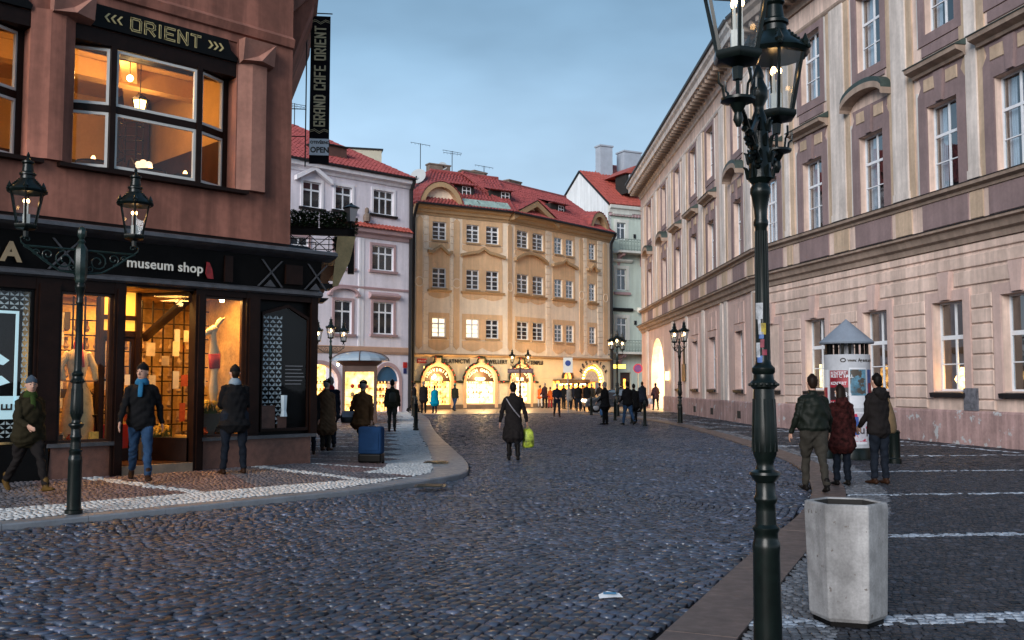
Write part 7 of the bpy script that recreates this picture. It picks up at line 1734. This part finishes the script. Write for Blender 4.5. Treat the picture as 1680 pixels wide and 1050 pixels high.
    if hat == 'beanie' or hat in K:
        hm = K[hat] if hat in K else K['black']
        child('knitted_hat', [(hl_(0,-.012,.03),.080,.098),(hl_(0,-.012,.048),.084,.102),(hl_(0,-.012,.075),.078,.096),(hl_(0,-.014,.11),.055,.070),(hl_(0,-.016,.128),.025,.03)], hm)
        if hairlen >= 0: child('hair', [(hl_(0,-.045,.03),.070,.060),(hl_(0,-.045,-.03),.062,.052),(hl_(0,-.045,-.065),.045,.035)], K[hair])
    elif hat == 'cap':
        child('flat_cap', [(hl_(0,-.0,.05),.084,.102),(hl_(0,.01,.075),.095,.120),(hl_(0,.005,.105),.075,.095),(hl_(0,0,.115),.03,.04)], K['darkcoat']); child('hair', [(hl_(0,-.045,.04),.070,.060),(hl_(0,-.045,-.03),.062,.050)], K[hair])
    else:
        child('hair', [(hl_(0,-.052,-.055),.050,.040),(hl_(0,-.036,-.01),.074,.068),(hl_(0,-.022,.04),.080,.088),(hl_(0,-.010,.085),.070,.086),(hl_(0,-.012,.118),.034,.044)], K[hair])
    if hairlen > 0: child('long_hair', [(hl_(0,-.05,.06),.075,.06),(hl_(0,-.06,-.05),.085,.06),(hl_(0,-.075,-.14),.088,.05),(hl_(0,-.08,-.14-hairlen*.15),.06,.035)], K[hair])
    if scarf: child('scarf', [(lf(1.53),.078,.080),(lf(1.50),.098,.098),(lf(1.46),.105,.10)], K[scarf]); child('scarf_end', [(lf(1.47)+V((.02,.10,0)),.035,.02),(lf(1.36)+V((.03,.145,0)),.04,.018),(lf(1.27)+V((.035,.15,0)),.035,.014)], K[scarf])
    if face:
        for q in (-1, 1):
            child('eye', [(hl_(q*.030,.080,.012),.011,.007),(hl_(q*.030,.084,.012),.009,.005)], K['dhair'], 8); child('eyebrow', [(hl_(q*.018,.088,.034),.004,.004),(hl_(q*.042,.082,.036),.004,.004)], K['hair'], 6)
        child('mouth', [(hl_(-.020,.080,-.066),.005,.004),(hl_(0,.086,-.064),.006,.005),(hl_(.020,.080,-.066),.005,.004)], mat('lips', (0.28,0.09,0.08), 0.5, 0.05), 6)
    o['_'] = 0; del o['_']
    R = Matrix.Translation((P.x, P.y, gz)) @ Matrix.Rotation(head, 4, 'Z') @ A
    return o, [R @ h for h in hands], lambda v: R @ V(v), s
N = 0.0095
# left, by the shop
o1 = person(44, 808, 0.195, PI+0.95, 1.62, 'walker in a grey blue beanie and olive anorak at the left edge passing the display', 'camo', 'darkcoat', 'yshoe', 'hair', 'beanie', 'gscarf', 'walk', 0.80, ((-0.40,0.14,0.35),(0.35,0.14,0.9)), 1.30, 1.1, N, True, yaw=-0.3, hood=True)
o1[0].children[0].data.materials[0] = K['beanie']
person(229, 790, 0.215, PI+0.42, 1.79, 'man in black jacket, blue scarf and jeans striding out of the museum shop doorway', 'black', 'jeans', 'bshoe', 'dhair', 'black', 'scarf', 'walk', 0.84, ((-0.30,0.30,0.15),(0.28,0.30,0.20)), 1.06, 0.85, N, True, yaw=-0.55)
person(383, 779, 0.205, 0.55, 1.76, 'man in dark coat and jeans seen from behind looking into the right shop window', 'black', 'djeans', 'bshoe', 'hair', 'black', 'lscarf', 'apart', 0.78, ((0.25,0.14,1.2),(0.15,0.16,1.15)), 1.12, 1, N)
person(534, 740, 0.06, -0.25, 1.72, 'older person in a long brown coat and cap waiting at the shop corner', 'coat', 'khaki', 'bshoe', 'ghair', 'cap', None, 'stand', 0.50, ((0.1,0.05,0.3),(0.1,0.05,0.2)), 1.18, 1, 0.013)
person(517, 736, 0.06, 0.2, 1.66, 'person in dark clothes half hidden by the shop corner beside the brown coat', 'black', 'djeans', 'bshoe', 'ghair', None, None, 'stand', 0.80, fat=1.05, xy=(-4.72,22.9))
person(538, 727, 0.055, 0.1, 1.80, 'tall person in dark blue jacket standing behind the long brown coat', 'navy', 'djeans', 'shoe', 'ghair', None, 'red', 'stand', 0.74, fat=1.05, vox=0.016, xy=(-4.75,25.6))
o5 = person(594, 750, 0.105, -0.15, 1.68, 'man in brown jacket and flat cap walking away with a blue suitcase', 'brown', 'black', 'shoe', 'ghair', 'cap', None, 'walk', 0.76, ((0.05,0.34,0.55),(-0.25,0.20,0.1)), 1.16, 0.9, 0.0125)
o6 = person(643, 709, 0.06, 0.1, 1.78, 'man in olive jacket with a sling bag seen from behind on the left pavement', 'olive', 'khaki', 'shoe', 'dhair', None, None, 'stride', 0.84, ((-0.1,0.2,0.2),(0.15,0.2,0.3)), 1.12, 0.7, 0.014)
person(660, 675, 0.02, -0.9, 1.66, 'child size figure in dark top and white trousers beyond the sling bag man', 'black', 'white', 'shoe', 'dhair', None, None, 'walk')
person(672, 676, 0.02, -1.3, 1.68, 'person in a red jacket near the pipe between lilac and ochre houses', 'red', 'djeans', 'shoe', 'dhair', None, 'white', 'walk', fat=1.1)
person(679, 677, 0.02, -1.2, 1.80, 'person in black striding just right of the red jacket', 'black', 'black', 'shoe', 'dhair', None, None, 'walk', arms=((0.3,0.1,0.2),(-0.3,0.2,0.2)))
person(695, 678, 0.02, 0.2, 1.85, 'dark coated person behind the row of left bollards', 'darkcoat', 'black', 'shoe', 'ghair', None, None, 'stand', 0.7, fat=1.1)
person(713, 678, 0.02, 0.4, 1.62, 'person in a bright teal puffer coat in front of the souvenirs arch', 'teal', 'djeans', 'shoe', 'hair', None, None, 'stand', 0.58, fat=1.32)
person(746, 675, 0.02, -0.4, 1.75, 'person in mint hood and olive jacket between the two shop arches', 'olive', 'jeans', 'shoe', 'hair', 'mint', None, 'stride')
person(755, 668, 0.02, 0.8, 1.72, 'person in pale grey jacket beside the mint hood between the arches', 'lgrey', 'black', 'shoe', 'dhair', None, None, 'stand', arms=((0.3,0.1,1.2),(0.3,0.1,1.2)))
person(775, 667, 0.02, 0.0, 1.70, 'slim person looking into the left part of the garnet shop window', 'pink', 'djeans', 'shoe', 'hair', None, None, 'apart')
person(796, 667, 0.02, 0.1, 1.66, 'person in pale coat close to the right part of the garnet shop window', 'pink', 'grey', 'shoe', 'hair', None, None, 'stand', 0.55)
o8 = person(842, 756, 0.0, 0.06, 1.70, 'woman in a dark knee length coat walking away across the cobbles', 'darkcoat', 'black', 'shoe', 'dhair', None, None, 'stride', 0.50, ((-0.22,0.30,0.35),(0.12,0.34,0.10)), 1.02, -0.55, 0.0105, hairlen=0, boots=True)
person(914, 685, 0.0, PI+0.1, 1.76, 'man in dark jacket walking towards the camera on the far cobbles', 'navy', 'djeans', 'bshoe', 'ghair', 'white', None, 'stride', arms=((0.2,0.15,1.0),(0.2,0.15,1.0)), vox=0.017)
cr_ = [(886,669,'orange',1.62,'white','person in an orange jacket left of the lamp lit stalls'),(894,670,'plum',1.80,'black','tall person in dull jacket and black trousers by the orange jacket'),(903,670,'orange',1.5,'orange','small figure in orange beneath the stall lights'),(925,671,'black',1.7,'black','dark figure under the plate sign with the blue disc'),(934,672,'grey',1.68,'djeans','person in grey jacket facing the stall counter'),(941,671,'navy',1.72,'black','dark blue jacket queueing at the counter right of the grey jacket'),(949,675,'black',1.78,'djeans','person in black jacket and jeans in the middle of the stall queue'),(956,672,'brown',1.66,'black','brown jacket in the queue below the arched yellow sign'),(963,675,'black',1.80,'black','tall dark figure left of the two bollards under the yellow sign'),(971,674,'khaki',1.74,'khaki','person in khaki near the far bollard'),(984,672,'darkcoat',1.75,'black','dark coat in front of the parked car bonnet'),(1019,671,'black',1.76,'black','dark figure between the lamp and the mint green house door'),(916,668,'red',1.6,'black','person in red sweater behind the walking man')]
for i, (px, py, t, H, l, lb) in enumerate(cr_):
    if l in ('orange',): l = 'red'
    person(px, py, 0.02, random.uniform(-0.8,0.8), H, lb, t if t in K else 'black', l if l in K else 'black', 'shoe', random.choice(['hair','dhair','ghair']), random.choice([None,None,'black']), None, random.choice(['stand','apart']), random.choice([0.84,0.78,0.7]), ((random.uniform(0,.4),.12,random.uniform(.2,1.3)),(random.uniform(0,.4),.12,random.uniform(.2,1.3))), random.uniform(1,1.2), 1, 0.024)
o10 = person(993, 697, 0.0, 0.95, 1.78, 'man in black coat holding a small blue bag by the right bollards', 'black', 'black', 'shoe', 'ghair', None, None, 'stand', 0.72, ((0.2,0.1,0.6),(0.12,0.12,0.3)), 1.15, 1, 0.015)
person(1030, 698, 0.0, 0.5, 1.80, 'man in black jacket and blue jeans among the bollards', 'black', 'jeans', 'shoe', 'dhair', None, None, 'stride', 0.84, ((0.2,0.15,0.6),(0.1,0.12,0.3)), 1.18, 0.8, 0.015)
person(1040, 694, 0.0, -0.2, 1.70, 'person in black with a backpack shape behind the blue jeans man', 'black', 'black', 'shoe', 'dhair', None, None, 'stand', 0.7, fat=1.2, vox=0.016)
person(1054, 677, ZR, 0.1, 1.82, 'person in a hooded dark puffer coat near the lit archway', 'navy', 'black', 'shoe', 'dhair', None, None, 'stand', 0.72, fat=1.3, vox=0.018, hood=True)
o13 = person(1076, 673, ZR, 0.2, 1.76, 'person in a plum hooded jacket standing before the glowing archway', 'plum', 'black', 'shoe', 'hair', None, None, 'apart', 0.8, ((0.1,0.25,0.5),(0.1,0.3,0.9)), 1.15, 1, 0.017, hood=True)
# right, around the poster column
person(1337, 808, ZR, 0.05, 1.78, 'broad man in dark green leather jacket and khaki trousers walking away on the kerb', 'green', 'khaki', 'shoe', 'hair', None, None, 'stride', 0.90, ((-0.12,0.34,0.55),(0.10,0.30,0.45)), 1.34, -0.8, N)
person(1382, 797, ZR, 0.1, 1.62, 'woman with long brown hair in a red plaid hooded jacket beside the leather jacket man', 'plaid', 'djeans', 'shoe', 'hair', None, None, 'stand', 0.66, ((0.15,0.14,0.9),(0.0,0.22,0.15)), 1.06, 1, N, hairlen=1.0, hood=True, boots=True)
o16 = person(1444, 795, ZR, 0.35, 1.80, 'young man in a dark hooded jacket and jeans studying the poster column', 'darkcoat', 'djeans', 'bshoe', 'dhair', None, None, 'stand', 0.80, ((0.1,0.10,0.6),(0.2,0.16,1.1)), 1.05, 1, N, hood=True)
person(1271, 700, ZR, 0.5, 1.74, 'person in black partly hidden behind the tall lamp post near the palace wall', 'black', 'black', 'shoe', 'dhair', None, None, 'stride', 0.84, ((0.1,0.1,0.2),(-0.1,0.45,0.1)), 1.1, 1, 0.014)

# things that are carried
def bagmesh(w, h, d, bulge=1.0, n=14):
    mb = MB(); mb.loft([((0,0,0.0),w*.40,d*.40),((0,0,h*.10),w*.5,d*.5*bulge),((0,0,h*.5),w*.5,d*.5*bulge),((0,0,h*.85),w*.42,d*.36),((0,0,h),w*.30,d*.12)], n, round_ends=False)
    for i, v in enumerate(mb.v): mb.v[i] = (v[0]+.012*math.sin(v[2]*40+v[1]*30), v[1]+.012*math.sin(v[2]*33+v[0]*41), v[2])
    return mb
def carried(name, label, cat, hand, w, h, d, m, strap=0.12, rz=0.0, down=None, hm=None):
    hd = Vector(hand); zb_ = (h + strap) if down is None else down
    o = tag(empty(name, (hd.x, hd.y, hd.z-zb_), rz), label, cat)
    link('body', bagmesh(w, h, d).mesh('body', m, True), o)
    mb = MB()
    for y in (-d*.1, d*.1): mb.tube([(-w*.22,y,h*.9),(-w*.10,y*.5,h+strap*.9),(w*.10,y*.5,h+strap*.9),(w*.22,y,h*.9)], 0.008, 5)
    link('handle', mb.mesh('handle', hm or m, True), o); return o
M_lime = mat('lime yellow plastic bag', (0.27,0.33,0.03), 0.4, 0.8, 12, 0.012, 24)
carried('shopping_bag', 'lime yellow plastic shopping bag carried by the woman in the dark coat', 'bag', o8[1][1], 0.27, 0.42, 0.16, M_lime, 0.05)
carried('shopping_bag', 'small blue shopping bag held by the man in the black coat', 'bag', o10[1][1], 0.34, 0.30, 0.14, mat('blue shopping bag', (0.03,0.12,0.30), 0.4, 0.3), 0.10)
carried('shopping_bag', 'white and dark carrier bag held by the person at the glowing archway', 'bag', o13[1][0], 0.40, 0.38, 0.16, mat('white carrier', (0.35,0.36,0.4), 0.5, 0.5, 9), 0.05)
sb = carried('shoulder_bag', 'black and grey shoulder bag under the arm of the man in the brown jacket', 'bag', o5[2]((-0.34,0.02,1.16)), 0.34, 0.26, 0.16, mat('black bag cloth', (0.012,0.011,0.013), 0.6, 0.2), 0.10, 0.2)
link('pocket', MB().box(-.14,.14,-.088,-.08,.13,.26).mesh('p', mat('grey bag flap', (0.17,0.18,0.22), 0.7, 0.2)), sb)
tb = tag(empty('shoulder_bag', o16[2]((0.20,-0.06,0.78)), 0.5), 'tan cloth shoulder bag hanging at the side of the young man', 'bag')
link('body', MB().loft([((0,0,0.04),.11,.05),((0,0,.12),.125,.055),((0,0,.28),.10,.045),((0,0,.42),.05,.02),((-.05,0,.60),.015,.01)], 12).mesh('b', mat('tan bag cloth', (0.12,0.075,0.035), 0.85, 0.25), True), tb)
slg = tag(empty('sling_bag', o6[2]((0.02,-0.17,1.02)), 0.1), 'olive sling bag worn across the back of the man in the olive jacket', 'bag')
link('body', MB().loft([((0,0,0),.12,.05),((0,0,.14),.13,.065),((0,0,.28),.11,.05)], 12).mesh('b', mat('dark olive bag', (0.025,0.024,0.014), 0.7, 0.2), True), slg)
link('strap', MB().tube([(.10,.01,.05),(.0,-.02,.28),(-.16,.05,.42),(-.15,.22,.42)], 0.016, 5).mesh('s', M_black), slg)
stp = tag(empty('sling_bag', o8[2]((0.0,-0.135,1.12)), 0.06), 'grey cross strap with buckle over the back of the woman in the dark coat', 'bag strap')
link('strap', MB().tube([(-.16,.04,.27),(-.07,-.005,.12),(.02,-.015,0.0),(.14,.0,-.14)], 0.013, 5).ball((0.02,-0.025,0.0),0.02,8).mesh('s', mat('grey strap', (0.16,0.15,0.17), 0.5, 0.2)), stp)
h_ = o5[1][1]
cp_ = survey(609, 762, 0.12)
sc = tag(empty('suitcase', (cp_.x, cp_.y, 0.125), -0.12), 'blue fabric suitcase on wheels pulled by the man in the brown jacket', 'suitcase')
M_case = mat('blue suitcase fabric', (0.010,0.032,0.085), 0.9, 0.15, 6, 0.002, 60, spec=0.1)
o = link('shell', MB().box(-.235,.235,-.15,.15,.20,.74).mesh('s', M_case), sc); bv = o.modifiers.new('b', 'BEVEL'); bv.width = .05; bv.segments = 4
o = link('lower_shell', MB().box(-.233,.233,-.148,.148,.04,.21).mesh('s', M_black), sc); bv = o.modifiers.new('b', 'BEVEL'); bv.width = .03; bv.segments = 3
link('front_pocket', MB().box(-.18,.18,-.165,-.15,.28,.60).mesh('p', M_case), sc)
tp = Matrix.Rotation(0.12, 4, 'Z') @ (Vector((h_.x, h_.y, h_.z)) - Vector((cp_.x, cp_.y, 0.125)))
link('pull_handle', MB().tube([(-.10,.1,.72),(tp.x-.06,tp.y,tp.z),(tp.x+.06,tp.y,tp.z),(.10,.1,.72)], 0.011, 6).mesh('h', mat('chrome', (0.5,0.5,0.52), 0.3, 0.05, metal=1)), sc)
for s in (-1,1): w_ = link('wheel', MB().lathe([(.04,-.02),(.045,0),(.04,.02)], 12).mesh('w', M_black), sc); w_.matrix_basis = Matrix.Translation((s*.22,.08,.045)) @ Matrix.Rotation(PI/2, 4, 'Y')
